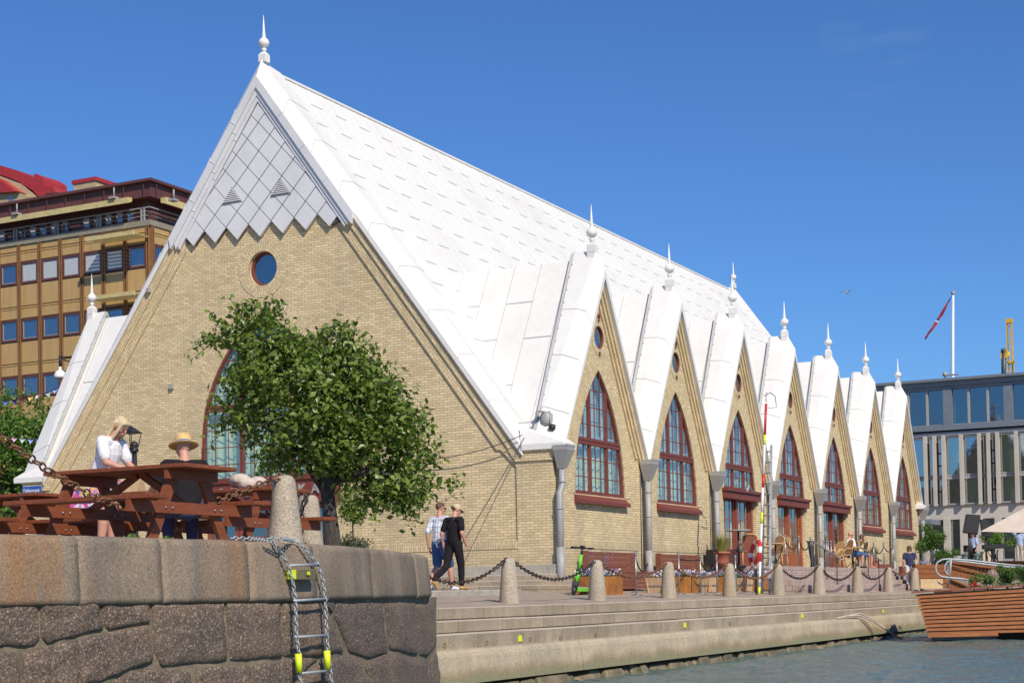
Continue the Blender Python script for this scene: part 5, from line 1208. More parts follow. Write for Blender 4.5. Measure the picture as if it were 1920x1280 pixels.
    if pants:
        q = MB(); cap(q, J['pelvis']+tors*.04, .135*b, J['pelvis']-V((0, 0, .02)), .135*b, (tf, .82)); cap(q, J['hil'], .107*b, J['hir'], .107*b)
        for e in 'lr':
            h_, k_, a_ = J['hi'+e], J['kn'+e], J['an'+e]
            if plen >= 1: cap(q, h_, .105*b, k_, .076*b); cap(q, k_, .074*b, k_.lerp(a_, .55), .066*b); cap(q, k_.lerp(a_, .5), .064*b, a_+V((0, 0, .03)), .054*b)
            else: cap(q, h_, .108*b, h_.lerp(k_, plen), .092*b)
        remesh('trousers' if plen >= 1 else 'shorts', q, pants, root, voxel, 2)
    if shoes:
        for e in 'lr':
            a_ = J['an'+e]; ft = J.get('ft'+e) or (a_+V((0, .16, -.055))); fdn = (ft-a_).normalized(); q = MB(); cap(q, a_-V((0, 0, .035)), .048, ft, .042, ((0, 0, 1), .8)); cap(q, a_-fdn*.02-V((0, 0, .045)), .042, a_-V((0, 0, .045)), .042); remesh('shoe', q, shoes, root, voxel, 1)
    if hair:
        q = MB(); cap(q, Hp(0, -.028, .045), .088, Hp(0, .0, .055), .082)
        if hairlen:
            for sx in (-1, -.4, .4, 1): cap(q, Hp(sx*.055, -.05, .03), .045, Hp(sx*.075, -.075 if abs(sx) < .5 else -.03, -hairlen), .026, (lk, .6)) 
            for sx in (-1, 1): cap(q, Hp(sx*.06, .045, .07), .028, Hp(sx*.082, .035, -hairlen*.55), .02)
            cap(q, Hp(-.05, .06, .075), .028, Hp(.05, .06, .075), .028)
        remesh('hair', q, hair, root, voxel, 1)
    if cap_:
        q = MB(); cap(q, Hp(0, -.022, .055), .095, Hp(0, .0, .062), .09); remesh('cap', q, cap_, root, voxel, 1)
        q = MB(); q.obox(Hp(0, .115, .045), sd*.06, (lk*.055-up*.012), up*.006); q.build('cap_brim', cap_, root, world=False, bevel=.01)
    if glasses:
        q = MB()
        for sx in (-1, 1): q.obox(Hp(sx*.033, .092, .014), sd*.026, lk*.006, up*.018); q.obox(Hp(sx*.075, .035, .018), sd*.004, lk*.06, up*.005)
        q.obox(Hp(0, .094, .02), sd*.02, lk*.004, up*.005); q.build('sunglasses', M['black'], root, world=False)
    else:
        q = MB()
        for sx in (-1, 1): q.ball(Hp(sx*.032, .078, .010), .011, 8)
        q.build('eyes', M['black'], root, world=False)
    return root, Hp, J
def striped(name, c, c2, sc=28):
    mt, t, p = base(name); tc = nd(t, 'ShaderNodeTexCoord').outputs['Object']; w1 = nd(t, 'ShaderNodeTexWave'); w1.inputs['Scale'].default_value = sc/6; w1.bands_direction = 'X'; w1.inputs['Distortion'].default_value = 1.2; t.links.new(tc, w1.inputs[0])
    w2 = nd(t, 'ShaderNodeTexWave'); w2.inputs['Scale'].default_value = sc/9; w2.bands_direction = 'Z'; w2.inputs['Distortion'].default_value = .5; t.links.new(tc, w2.inputs[0])
    a = ramp(t, w1.outputs[1], .8, .95); b = ramp(t, w2.outputs[1], .9, .98); mx = nd(t, 'ShaderNodeMath', operation='MAXIMUM'); t.links.new(a, mx.inputs[0]); t.links.new(b, mx.inputs[1])
    t.links.new(mix(t, mx.outputs[0], c, c2), p.inputs['Base Color']); p.inputs['Roughness'].default_value = .85; return mt
def floral(name, base_c, cols, sc=26):
    mt, t, p = base(name); tc = nd(t, 'ShaderNodeTexCoord').outputs['Object']; vo = nd(t, 'ShaderNodeTexVoronoi'); vo.inputs['Scale'].default_value = sc; t.links.new(tc, vo.inputs['Vector'])
    sp = nd(t, 'ShaderNodeSeparateXYZ'); t.links.new(vo.outputs['Color'], sp.inputs[0]); col = base_c
    for i, c in enumerate(cols):
        a = .15+i*.8/len(cols); g_ = nd(t, 'ShaderNodeMath', operation='GREATER_THAN'); t.links.new(sp.outputs[0], g_.inputs[0]); g_.inputs[1].default_value = a; col = mix(t, g_.outputs[0], col, c)
    t.links.new(col, p.inputs['Base Color']); p.inputs['Roughness'].default_value = .85; return mt
M['shirt_lines'] = striped('white_lined_shirt', (.76, .76, .79), (.38, .40, .50))
M['floral'] = floral('pink_floral_cloth', (.72, .70, .74), [(.80, .06, .32), (.75, .72, .78), (.10, .14, .40), (.80, .10, .36), (.75, .55, .1), (.7, .3, .5)])
M['print_tee'] = mk('white_tee', (.78, .76, .77), .85, 0, (.70, .68, .70), 4)
M['tanshoe'] = mk('tan_shoe', (.50, .29, .10), .7)
M['capbeige'] = mk('beige_cap', (.60, .45, .28), .85)
M['hatband'] = mk('blue_band', (.05, .12, .30), .8)
FEET = gz(-1.0)
# two walking men
hd = R(-12)
pA = atd(827, 1108.5, 32.9); pA.z = 0.0
person(pA, hd, 'man with short hair in a white lined shirt and blue shorts, walking', dict(anl=(-.10, -.25, .12), knl=(-.10, .02, .50), anr=(.10, .22, .09), knr=(.10, .17, .50), ell=(-.25, -.10, 1.14), wrl=(-.26, -.06, .88), elr=(.25, .02, 1.13), wrr=(.23, .14, .92), ftl=(-.10, -.12, .04)), 1.80,
       M['shirt_lines'], .75, M['cloth_blue'], .92, M['cloth_white'], M['hairbrown'], 0, (.45, 1, 0), None, True, .011, 1.06)
pB = atd(853, 1108.5, 32.2); pB.z = 0.0
rB, HpB, JB = person(pB, hd, 'man in black t-shirt and trousers with beige cap, striding with his rear heel lifted', dict(anl=(-.09, -.52, .20), knl=(-.10, -.12, .50), ftl=(-.09, -.44, .05), anr=(.08, .12, .09), knr=(.09, .10, .50), head=(0, .09, 1.60), neck=(0, .03, 1.47), ell=(-.25, -.08, 1.13), wrl=(-.26, -.02, .87), elr=(.25, -.04, 1.13), wrr=(.24, .10, .90)), 1.74,
       M['cloth_black'], .6, M['cloth_black'], 1, M['tanshoe'], M['hairbrown'], 0, (.35, 1, -.45), M['capbeige'], True, .011)
q = MB(); q.tube([JB['shr']+V((-.06, -.10, .05)), V((.0, -.125, 1.3)), V((-.13, -.10, 1.1)), V((-.17, 0, 1.02))], .012, 6); q.build('bag_strap', M['black'], rB, world=False)
q = MB(); q.ball(HpB(0, -.115, .03), .032, 10); q.build('hair_bun', M['hairbrown'], rB, world=False)
# woman at the picnic table
pW = atd(201, 1040, 17.9); pW.z = .42
person(pW, R(-84), 'woman with long blond hair in white t-shirt looking down behind the picnic table', dict(pelvis=(0, -.06, .95), chest=(0, .05, 1.25), neck=(0, .12, 1.42), head=(0, .21, 1.545), shl=(-.185, .08, 1.36), shr=(.185, .08, 1.36), ell=(-.25, .16, 1.10), elr=(.25, .18, 1.10), wrl=(-.12, .38, 1.00), wrr=(.12, .40, 1.00), hdl=(.4, .9, -.1), hdr=(-.4, .9, -.1)), 1.60,
       M['print_tee'], .62, M['floral'], .55, None, M['hairblond'], .30, (0, 1, -.75), None, False, .009, 1.12, True, shirtlow=-.02)
# man in the straw hat, seated with his back to the camera
pH = atd(350, 1020, 17.9); pH.z = .42
SIT = dict(pelvis=(0, 0, .54), chest=(0, .06, .86), neck=(0, .09, 1.06), head=(0, .14, 1.20), shl=(-.20, .08, 1.00), shr=(.20, .08, 1.00), ell=(-.27, .12, .73), elr=(.27, .12, .73), wrl=(-.22, .36, .74), wrr=(.2, .38, .76), hil=(-.1, .03, .52), hir=(.1, .03, .52), knl=(-.14, .46, .52), knr=(.14, .46, .52), anl=(-.14, .40, .09), anr=(.14, .44, .09))
rH, HpH, JH = person(pH, R(48), 'seated man in a straw hat and dark t-shirt seen from behind', dict(SIT, ell=(-.33, .06, .78), wrl=(-.40, .26, .66)), 1.71, M['cloth_black'], .75, M['cloth_navy'], 1, M['black'], None, 0, (-.35, 1, -.15), None, False, .010, 1.16)
q = MB(); hb = HpH(0, -.01, .05)
upv = (JH['head']-JH['neck']).normalized(); q.lathe([(.001, .125), (.05, .13), (.085, .115), (.098, .06), (.105, .0), (.172, -.006), (.168, -.014), (.10, -.014), (.001, -.012)], (0, 0, 0), 26)
rot = V((0, 0, 1)).rotation_difference((upv+V((0, -.08, 0))).normalized()).to_matrix(); q.v = [tuple(hb+rot@V(v)) for v in q.v]; hat = q.build('straw_hat', M['straw'], rH, world=False)
q = MB(); q.lathe([(.1065, .004), (.103, .035), (.1005, .035), (.104, .004)], (0, 0, 0), 26); q.v = [tuple(hb+rot@V(v)) for v in q.v]; q.build('hat_band', M['hatband'], hat, world=False)
# seated couple on the terrace
TZ = .598
c1 = aty(1592, 1063, -1.15); c1.z = TZ
person(c1, R(-50), 'seated grey-bearded man in white t-shirt and sunglasses on the terrace', dict(SIT, head=(0, .08, 1.20), neck=(0, .02, 1.06), chest=(0, 0, .86)), 1.75, M['cloth_white'], .6, M['cloth_blue'], .9, M['black'], M['skin'], 0, (.5, 1, .05), None, True, .013, 1.1)
c2 = aty(1611, 1064, -1.25); c2.z = TZ
person(c2, R(-62), 'seated woman in pale yellow top shading her eyes with a raised arm', dict(SIT, elr=(.42, .12, 1.12), wrr=(.14, .22, 1.24), hdr=(-1, .1, 0)), 1.66, M['yellowcloth'], .4, M['cloth_blue'], .5, None, M['hairbrown'], .06, (.2, 1, .05), None, True, .013, 1.0, True)
c3 = atd(1707, 1106, 59); c3.z = gz(-3)-.0
rW, _, _ = person(c3, R(20), 'woman in navy t-shirt and white trousers walking away with a shoulder bag', dict(anl=(-.08, -.2, .12), knl=(-.09, .02, .5), anr=(.08, .16, .09)), 1.64, M['cloth_navy'], .5, M['cloth_white'], 1, M['cloth_white'], M['hairbrown'], .10, (0, 1, 0), None, False, .014)
q = MB(); q.obox((.24, -.05, .98), (.05, 0, 0), (0, .12, 0), (0, 0, .16)); q.tube([(.22, -.12, 1.1), (.19, -.03, 1.45), (.22, .05, 1.1)], .01, 5); q.build('shoulder_bag', M['canvas'], rW, world=False, bevel=.01)
c4_ = atd(1753, 1060, 74); c4_.z = .15
person(c4_, R(150), 'person in a light blue cap half hidden behind the green bushes', None, 1.7, M['cloth_white'], .6, M['cloth_navy'], 1, M['black'], M['hairbrown'], 0, (0, 1, 0), M['cloth_pale'], False, .016)
c5 = atd(1826, 1060, 82); c5.z = .85
person(c5, R(150), 'man in a light blue short-sleeved shirt standing beside the loudspeakers', dict(elr=(.27, 0, 1.13), wrr=(.2, .2, 1.0)), 1.75, M['cloth_pale'], .75, M['cloth_black'], 1, M['black'], M['hairbrown'], .10, (.2, 1, -.2), None, False, .016)
c6 = atd(1913, 1062, 78); c6.z = .85
person(c6, R(170), 'man in blue shirt reaching one arm up to the beige parasol', dict(elr=(.33, .1, 1.62), wrr=(.5, .15, 1.86), hdr=(.3, 0, 1), shr=(.19, 0, 1.44)), 1.78, M['cloth_pale'], 1.0, M['canvas'], 1, M['black'], M['hairbrown'], 0, (0, 1, .1), None, False, .016)
# ------------------------------------------------------------------ bollards and chains on the promenade
BY = -3.3; bp = []
blab = ['granite bollard nearest the camera with rust stain on its left edge', 'granite bollard in front of the green scooter', 'granite bollard before the light wooden tub', 'granite bollard left of the red and white pole', 'granite bollard right of the aluminium ladder', 'granite bollard below the left stair handrail', 'granite bollard below the right stair handrail', 'granite bollard before the right end of the terrace steps', 'square-looking granite bollard beside the timber boat']
for i, (x, b) in enumerate(((955, 1133), (1120, 1127.5), (1254, 1122), (1368, 1118), (1460, 1115), (1536, 1111.5), (1608, 1110), (1666, 1109), (1715.7, 1107))):
    c = aty(x, b, BY); c.z = gz(BY)-.01; bp.append(c)
bp = [V((bp[0].x-4.05, BY, gz(BY)))]+bp
def bollard(c, h, r0, r1, label, group, mat=None):
    q = MB(); s_ = random.uniform(.97, 1.03)
    prof = [(r0*1.0, -.06), (r0, 0), (r0*.93+r1*.07, h*.15), ((r0+r1)/2, h*.5), (r1*1.04, h*.86), (r1*.93, h*.94), (r1*.68, h*.985), (r1*.3, h), (.005, h+.002)]
    q.lathe([(a*s_, b) for a, b in prof], c, 20)
    q.v = [tuple(V(v)+V((noise.noise(V(v)*3.1)*.012, noise.noise(V(v)*3.1+V((9, 0, 0)))*.012, 0))) for v in q.v]
    o = q.build('stone_bollard', mat or M['granite_rust']); tag(o, label, 'bollard', group); return o
for i, c in enumerate(bp[1:]): bollard(c, .84, .185, .125, blab[i], 'granite bollards along the quay')
clab = ['rusty chain running from behind the quay wall to the nearest bollard', 'rusty chain sagging before the green scooter', 'rusty chain sagging before the first orange planter', 'rusty chain sagging before the flowers and wooden troughs', 'rusty chain sagging before the life ring and ladder', 'rusty chain sagging before the orange-framed canal door', 'rusty chain between the bollards under the left stair handrail', 'rusty chain between the bollards under the right stair handrail', 'rusty chain leading to the last bollard by the timber boat']
for i in range(9):
    a, b = bp[i]+V((.08, 0, .82)), bp[i+1]+V((-.08, 0, .82)); chain('bollard_chain', a, b, (.44, .38, .34, .34, .36, .36, .40, .38, .22)[i], .115, .0115, M['darkchain'] if i in (0, 1, 5, 6, 7) else M['rustchain'], clab[i], 'chain', 'chains between the quay bollards')
# big bollards on the near terrace
B1 = atd(535, 1029, 17.0); B1.z = .40; bollard(B1, .80, .185, .118, 'large granite bollard on the near wall, the taller one in front', 'large bollards on the near terrace')
B2 = atd(580, 1026, 20.3); B2.z = .40; bollard(B2, .80, .185, .13, 'large granite bollard half hidden behind the front one near the tree', 'large bollards on the near terrace')
pts = [(-160, 752), (-80, 776), (0, 818), (30, 840), (62, 862), (95, 885), (130, 905), (165, 925), (200, 940), (240, 951), (280, 957), (320, 957), (360, 952), (400, 941), (440, 927), (475, 912), (505, 900), (528, 890)]
def chD(x): return float(np.interp(x, [-160, 0, 528], [12.0, 13.1, 16.95]))
chain('terrace_chain', None, None, 0, .115, .0095, M['rustchain'], 'heavy rusty chain sagging across the picnic table to the large bollard', 'chain', None, None, [atd(x, y, chD(x)) for x, y in pts])
chain('hanging_chain', None, None, 0, .12, .012, M['darkchain'], 'dark chain hanging straight down between the two large bollards', 'chain', None, None, [atd(577, 926, 20.15), atd(571, 936, 20.0), atd(567, 950, 20.0), atd(566, 975, 20.0), atd(563, 1000, 20.0), atd(545, 1008, 20), atd(505, 960, 20), atd(480, 968, 20.3)])
# ------------------------------------------------------------------ chain ladder on the quay wall
lad = empty('chain_ladder', tuple(wp(560, 1020, .05)), 0, 'galvanised chain ladder with yellow sleeves hanging down the near quay wall', 'ladder')
def lp(x, y, o): return wp(x, y, o)
T0 = lambda x, y, back=0: atz(x, y, PT+.012)
lc = [T0(432, 1008.5), T0(470, 1009.5), T0(497, 1012), lp(508, 1018, .03), lp(514, 1030, .055), lp(524, 1058, .09), lp(530, 1090, .11), lp(533, 1125, .12), lp(535, 1194, .12), lp(540, 1225, .12), lp(541, 1262, .12), lp(543, 1300, .12)]
rc = [T0(500, 1009), T0(530, 1009.5), T0(549, 1013), lp(558, 1019, .03), lp(565, 1032, .055), lp(581, 1058, .09), lp(588, 1090, .11), lp(590, 1122, .12), lp(593, 1190, .12), lp(595, 1220, .12), lp(599, 1256, .12), lp(602, 1300, .12)]
for c_ in (lc, rc): o = chain('side_chain', None, None, 0, .064, .0072, M['galv'], None, None, None, lad, c_, .0); 
for (a, b, c_, d_) in ((530, 1060, 580, 1058), (533, 1126, 592, 1122), (535, 1194, 594, 1190), (543, 1262, 601, 1256), (544, 1330, 602, 1322)):
    q = MB(); o_ = .12 if b > 1080 else .095; q.tube([lp(a-3, b, o_), lp(c_+3, d_, o_)], .0135, 10); q.build('rung', M['galv'], lad)
for x, y0, y1 in ((538.5, 1225, 1260), (593, 1219, 1254)):
    q = MB(); q.tube([lp(x, y0, .12), lp(x+1.5, y1, .12)], .033, 12); q.build('sleeve', M['neon'], lad)
q = MB(); cc = lp(549, 1077, .09); nn = wall_n(548); tt = V((-nn.y, nn.x, 0)); q.obox(cc, tt*.20, nn*.062, V((0, 0, .052))+nn*.01); sb = q.build('spacer_block', mk('weathered_olive_wood', (.22, .18, .09), .75, 0, (.15, .12, .06), 6, bump=.3), lad, bevel=.006)
q = MB(); q.obox(cc-tt*.202, tt*.003, nn*.052, V((0, 0, .044))); q.build('reflector', M['neon'], sb); q = MB(); q.obox(cc+nn*.074+tt*.015+V((0, 0, .012)), tt*.028, nn*.003, V((0, 0, .016))); q.build('reflector', M['neon'], sb)
# ------------------------------------------------------------------ picnic tables
def picnic(corner, label, Ln=1.75, W=.80, rz=0):
    """corner = nearest top corner; table runs +y, width +x"""
    t_ = empty('picnic_table', (corner.x, corner.y, .42), rz, label, 'picnic table', 'oxide red picnic tables on the terrace')
    z1 = .76; 
    for k in range(5):
        q = MB(); w_ = W/5; q.box(k*w_+.004, (k+1)*w_-.004, 0, Ln, z1-.038, z1); q.build('top_plank', M['redbrown'], t_, world=False, bevel=.004)
    for x0 in (-.52, W+.26):
        q = MB(); q.box(x0, x0+.125, -.02, Ln+.02, .41, .452); q.build('bench_plank', M['redbrown'], t_, world=False, bevel=.004)
        q = MB(); q.box(x0+.135, x0+.26, -.02, Ln+.02, .41, .452); q.build('bench_plank', M['redbrown'], t_, world=False, bevel=.004)
    for y in (.22, Ln-.27):
        q = MB(); q.box(.02, W-.02, y, y+.045, z1-.135, z1-.040); q.build('top_bearer', M['redbrown'], t_, world=False)
        q = MB(); q.box(-.53, W+.53, y+.0, y+.045, .30, .408); q.build('bench_bearer', M['redbrown'], t_, world=False)
        for s_ in (0, 1):
            xa, xb = (.20, -.18) if s_ == 0 else (W-.20, W+.18)
            q = MB(); q.bar((xa, y+.07, z1-.042), (xb, y+.07, -.02), .12, .045, (0, 1, 0)); q.build('leg', M['redbrown'], t_, world=False)
        q = MB()
        for x in (-.02, .08, W-.08, W+.02): q.tube([(x, y-.012, .35), (x, y+.0, .35)], .012, 8)
        q.build('bolt', M['steel'], t_, world=False)
    for y0, y1 in ((.26, Ln/2-.03), (Ln-.24, Ln/2+.03)):
        q = MB(); q.bar((W/2, y0+.03, .36), (W/2, y1, z1-.05), .07, .045, (1, 0, 0)); q.build('brace', M['redbrown'], t_, world=False)
    return t_
cA = atd(347, 865, 15.0); tA = picnic(cA, 'red-brown picnic table nearest the camera, with the rusty chain in front')
cB = atd(508, 910, 18.4); picnic(cB, 'red-brown picnic table half hidden behind the large bollard', 1.9)
cC = atd(67, 922, 18.6); picnic(cC, 'red-brown picnic table at the left edge of the photo')
cD = atd(283, 915, 18.7); picnic(cD, 'red-brown picnic table behind the woman, with paper bags')
def lump(name, px, py, D, r_, sc, mat, label, cat, group=None, n=9, seed=1, z=None):
    rs = random.Random(seed); c = atd(px, py, D); 
    if z is not None: c.z = z+r_*sc[2]
    q = MB()
    for _ in range(n): o_ = V((rs.uniform(-1, 1)*sc[0], rs.uniform(-1, 1)*sc[1], rs.uniform(-.8, .6)*sc[2]))*r_*.6; q.ball(c+o_, r_*rs.uniform(.4, .6), 10, (sc[0]**.5, sc[1]**.5, sc[2]**.5))
    o = remesh(name, q, mat, None, r_*.07, 2); tag(o, label, cat, group); return o
lump('cloth_bag', 458, 900, 18.9, .22, (1, 1.1, .42), M['canvas'], 'crumpled beige cloth bag lying on the table behind the large bollard', 'bag', seed=4, z=1.17)
M['kraft'] = mk('kraft_paper', (.50, .34, .19), .8)
for i, (px, py, D, w_, h_) in enumerate(((245, 900, 19.0, .16, .13), (262, 953, 18.4, .16, .08))):
    c = atd(px, py, D); q = MB(); q.hexa([(c.x-.09, c.y-w_, c.z-h_/2), (c.x+.09, c.y-w_, c.z-h_/2), (c.x+.09, c.y+w_, c.z-h_/2), (c.x-.09, c.y+w_, c.z-h_/2)], [(c.x-.02, c.y-w_*1.05, c.z+h_/2), (c.x+.03, c.y-w_*1.05, c.z+h_/2), (c.x+.03, c.y+w_, c.z+h_/2), (c.x-.02, c.y+w_, c.z+h_/2)])
    c_z = [1.18, .872][i]; q.v = [(a, b, d_-(c.z-h_/2)+c_z) for a, b, d_ in q.v]
    tag(q.build('paper_bag', M['kraft']), ['brown paper bag on the table top behind the woman', 'brown paper bag on the bench behind the near table'][i], 'paper bag', 'brown paper bags by the picnic tables')
q = MB(); c = atd(160, 922, 17.6); q.box(c.x-.09, c.x+.09, c.y-.15, c.y+.15, .86, 1.14); q.tube([(c.x, c.y-.1, 1.14), (c.x, c.y-.05, 1.3), (c.x, c.y+.05, 1.3), (c.x, c.y+.1, 1.14)], .01, 6); tag(q.build('floral_bag', M['floral'], bevel=.02), 'pink floral tote bag standing on the bench left of the woman', 'bag')
lump('blue_bag', 75, 976, 18.3, .16, (1, 1.3, .9), M['cloth_blue'], 'blue cloth bag on the ground beneath the left picnic tables', 'bag', seed=8, z=.42)
M['orangebag'] = floral('orange_white_plastic', (.75, .73, .7), [(.75, .18, .02), (.75, .73, .7), (.7, .15, .02)], 9)
lump('shopping_bag', 146, 975, 18.5, .15, (1, 1.2, .9), M['orangebag'], 'orange and white shopping bag on the ground under the picnic table', 'bag', seed=9, z=.42)
q = MB(); c = atd(290, 890, 16.4); c.z = .42+.765; q.box(c.x-.1, c.x+.1, c.y-.15, c.y+.15, c.z, c.z+.012); 
# dark street lantern by the gable
c = atd(254, 1000, 33); c.z = .42; ln = empty('street_lantern', tuple(c), 0, 'black iron lantern post between the woman and the seated man', 'lantern')
tz_ = atd(254, 847, 33).z; q = MB(); q.tube([c, (c.x, c.y, c.z+.8), (c.x, c.y, tz_)], [.08, .06, .05], 10); q.lathe([(.08, 0), (.09, .05), (.05, .09), (.09, .13), (.06, .2), (.001, .24)], (c.x, c.y, tz_), 12); q.build('post', M['black'], ln)
e = atd(245, 826, 33); q = MB(); q.tube([(c.x, c.y, tz_), (c.x, c.y+.12, tz_+.1), tuple(e-V((0, 0, .25)))], .02, 6); q.build('bracket', M['black'], ln)
q = MB()
for sx, sy in ((-1, -1), (1, -1), (1, 1), (-1, 1)): q.tube([e+V((sx*.09, sy*.09, -.22)), e+V((sx*.15, sy*.15, .16))], .010, 5)
for z, r_ in ((-.22, .09), (.16, .15)): q.tube([e+V((sx*r_, sy*r_, z)) for sx, sy in ((-1, -1), (1, -1), (1, 1), (-1, 1))], .011, 5, closed=True)
q.add([e+V((sx*.17, sy*.17, .16)) for sx, sy in ((-1, -1), (1, -1), (1, 1), (-1, 1))]+[e+V((0, 0, .32))], [(0, 1, 4), (1, 2, 4), (2, 3, 4), (3, 0, 4), (3, 2, 1, 0)]); q.build('lantern_frame', M['black'], ln)
# hanging dome lamp and bunting behind the hall
e = atd(113, 704, 60); hl = empty('hanging_lamp', tuple(e), 0, 'white dome lamp hanging from a scrolled iron bracket before the office block', 'street lamp')
q = MB(); q.lathe([(.001, .34), (.05, .33), (.06, .2), (.13, .18), (.2, .1), (.235, -.02), (.24, -.1), (.2, -.1), (.001, -.08)], e, 20); q.build('dome_shade', M['whitepaint'], hl)
q = MB(); q.tube([e+V((0, 0, .34)), e+V((0, 0, .75))], .05, 8); a = atd(111, 670, 60); b = atd(160, 667, 60); q.tube([e+V((0, 0, .7)), a, b, atd(200, 669, 60)], .03, 6); q.tube([a+V((0, 0, -.0)), atd(125, 676, 60), atd(136, 682, 60), atd(139, 674, 60), atd(133, 672, 60)], .02, 5)
pb = atd(200, 669, 60); q.tube([pb, V((pb.x, pb.y, .3))], .09, 8); q.build('bracket', M['black'], hl)
fc = [(.35, .42, .75), (.75, .55, .60), (.70, .20, .22), (.12, .2, .55), (.50, .62, .60), (.78, .58, .18), (.10, .12, .45)]
fm = [mk('flag_cloth', c_, .8) for c_ in fc]
for bi, (path, D, lab) in enumerate((([(-20, 757), (20, 750), (50, 745), (90, 735), (130, 717), (170, 700)], 50, 'upper string of pastel bunting flags crossing before the office windows'), ([(-20, 812), (20, 820), (60, 823), (110, 821), (150, 812)], 48, 'lower string of faded bunting flags crossing before the tree'))):
    P_ = [atd(x, y, D) for x, y in path]; o = empty('bunting', tuple(P_[0]), 0, lab, 'bunting', 'bunting strings left of the hall')
    q = MB(); q.tube(P_, .010, 5); q.build('cord', M['rope'], o)
    for k in range(11):
        x = -10+k*15.5; y = float(np.interp(x, [p_[0] for p_ in path], [p_[1] for p_ in path])); a = atd(x, y, D); b = atd(x+12, float(np.interp(x+12, [p_[0] for p_ in path], [p_[1] for p_ in path])), D)
        q = MB(); m_ = (a+b)/2+V((random.uniform(-.15, .15), random.uniform(-.1, .1), -.16)); q.add([a, b, m_, (a+b)/2+V((.03, .04, -.04))], [(0, 3, 2), (3, 1, 2), (0, 1, 3)]); q.build('flag', fm[(k*3+bi*2) % 7], o)
# ------------------------------------------------------------------ scooter
c = aty(1075, 1107, -1.9); c.z = gz(-1.9)
sc_ = empty('electric_scooter', tuple(c), math.pi+R(4), 'bright green electric rental scooter parked behind the second bollard', 'scooter'); sc_.rotation_euler.x = -R(9)
def wheel(x, parent, y=0, r=.11):
    q = MB(); q.tube([(x+r*.78*math.cos(a), y, r+r*.78*math.sin(a)) for a in [2*math.pi*k/18 for k in range(18)]], r*.24, 8, closed=True); w_ = q.build('wheel', M['black'], parent, world=False)
    q = MB(); q.tube([(x, y-.035, r), (x, y+.035, r)], r*.55, 12); q.build('hub', M['darkmetal'], w_, world=False)
wheel(0, sc_); wheel(-.92, sc_)
q = MB(); q.bar((-.16, 0, .13), (-.80, 0, .13), .16, .085); q.bar((-.12, 0, .12), (-.02, 0, .42), .05, .09, (1, 0, 0)); q.build('deck', M['green'], sc_, world=False, bevel=.008)
q = MB(); q.box(-.78, -.18, -.068, .068, .173, .178); q.build('deck_mat', M['hopper'], sc_, world=False)
q = MB(); q.tube([(-.08, 0, .30), (-.115, 0, .52)], .062, 10); q.tube([(-.12, 0, .56), (-.17, 0, .90)], .040, 10); q.build('steering_column', M['green'], sc_, world=False)
q = MB(); q.tube([(-.113, 0, .50), (-.122, 0, .58)], .055, 10); q.build('clamp', M['black'], sc_, world=False); q = MB(); q.tube([(-.165, 0, .88), (-.185, 0, 1.05)], .026, 10); q.tube([(-.185, -.26, 1.03), (-.185, -.1, 1.05), (-.185, .1, 1.05), (-.185, .26, 1.07)], .017, 8); q.box(-.22, -.15, -.05, .05, 1.04, 1.10); q.tube([(-.185, -.27, 1.03), (-.185, -.15, 1.045)], .024, 8); q.tube([(-.185, .27, 1.07), (-.185, .15, 1.055)], .024, 8); q.build('handlebar', M['black'], sc_, world=False)
q = MB(); q.tube([(-.03, .05, .30), (0, .05, .11)], .018, 6); q.tube([(-.03, -.05, .30), (0, -.05, .11)], .018, 6); q.box(-.09, .03, -.06, .06, .22, .30); q.build('fork', M['darkmetal'], sc_, world=False)
q = MB(); q.box(-.98, -.84, -.03, .03, .21, .23); q.bar((-.78, 0, .15), (-.9, 0, .23), .06, .02); q.build('mudguard', M['black'], sc_, world=False)
q = MB(); q.tube([(.15, .1, .05), (.02, .1, .3), (.22, .12, .72)], .008, 5); q.build('cable_lock', M['black'], sc_, world=False)
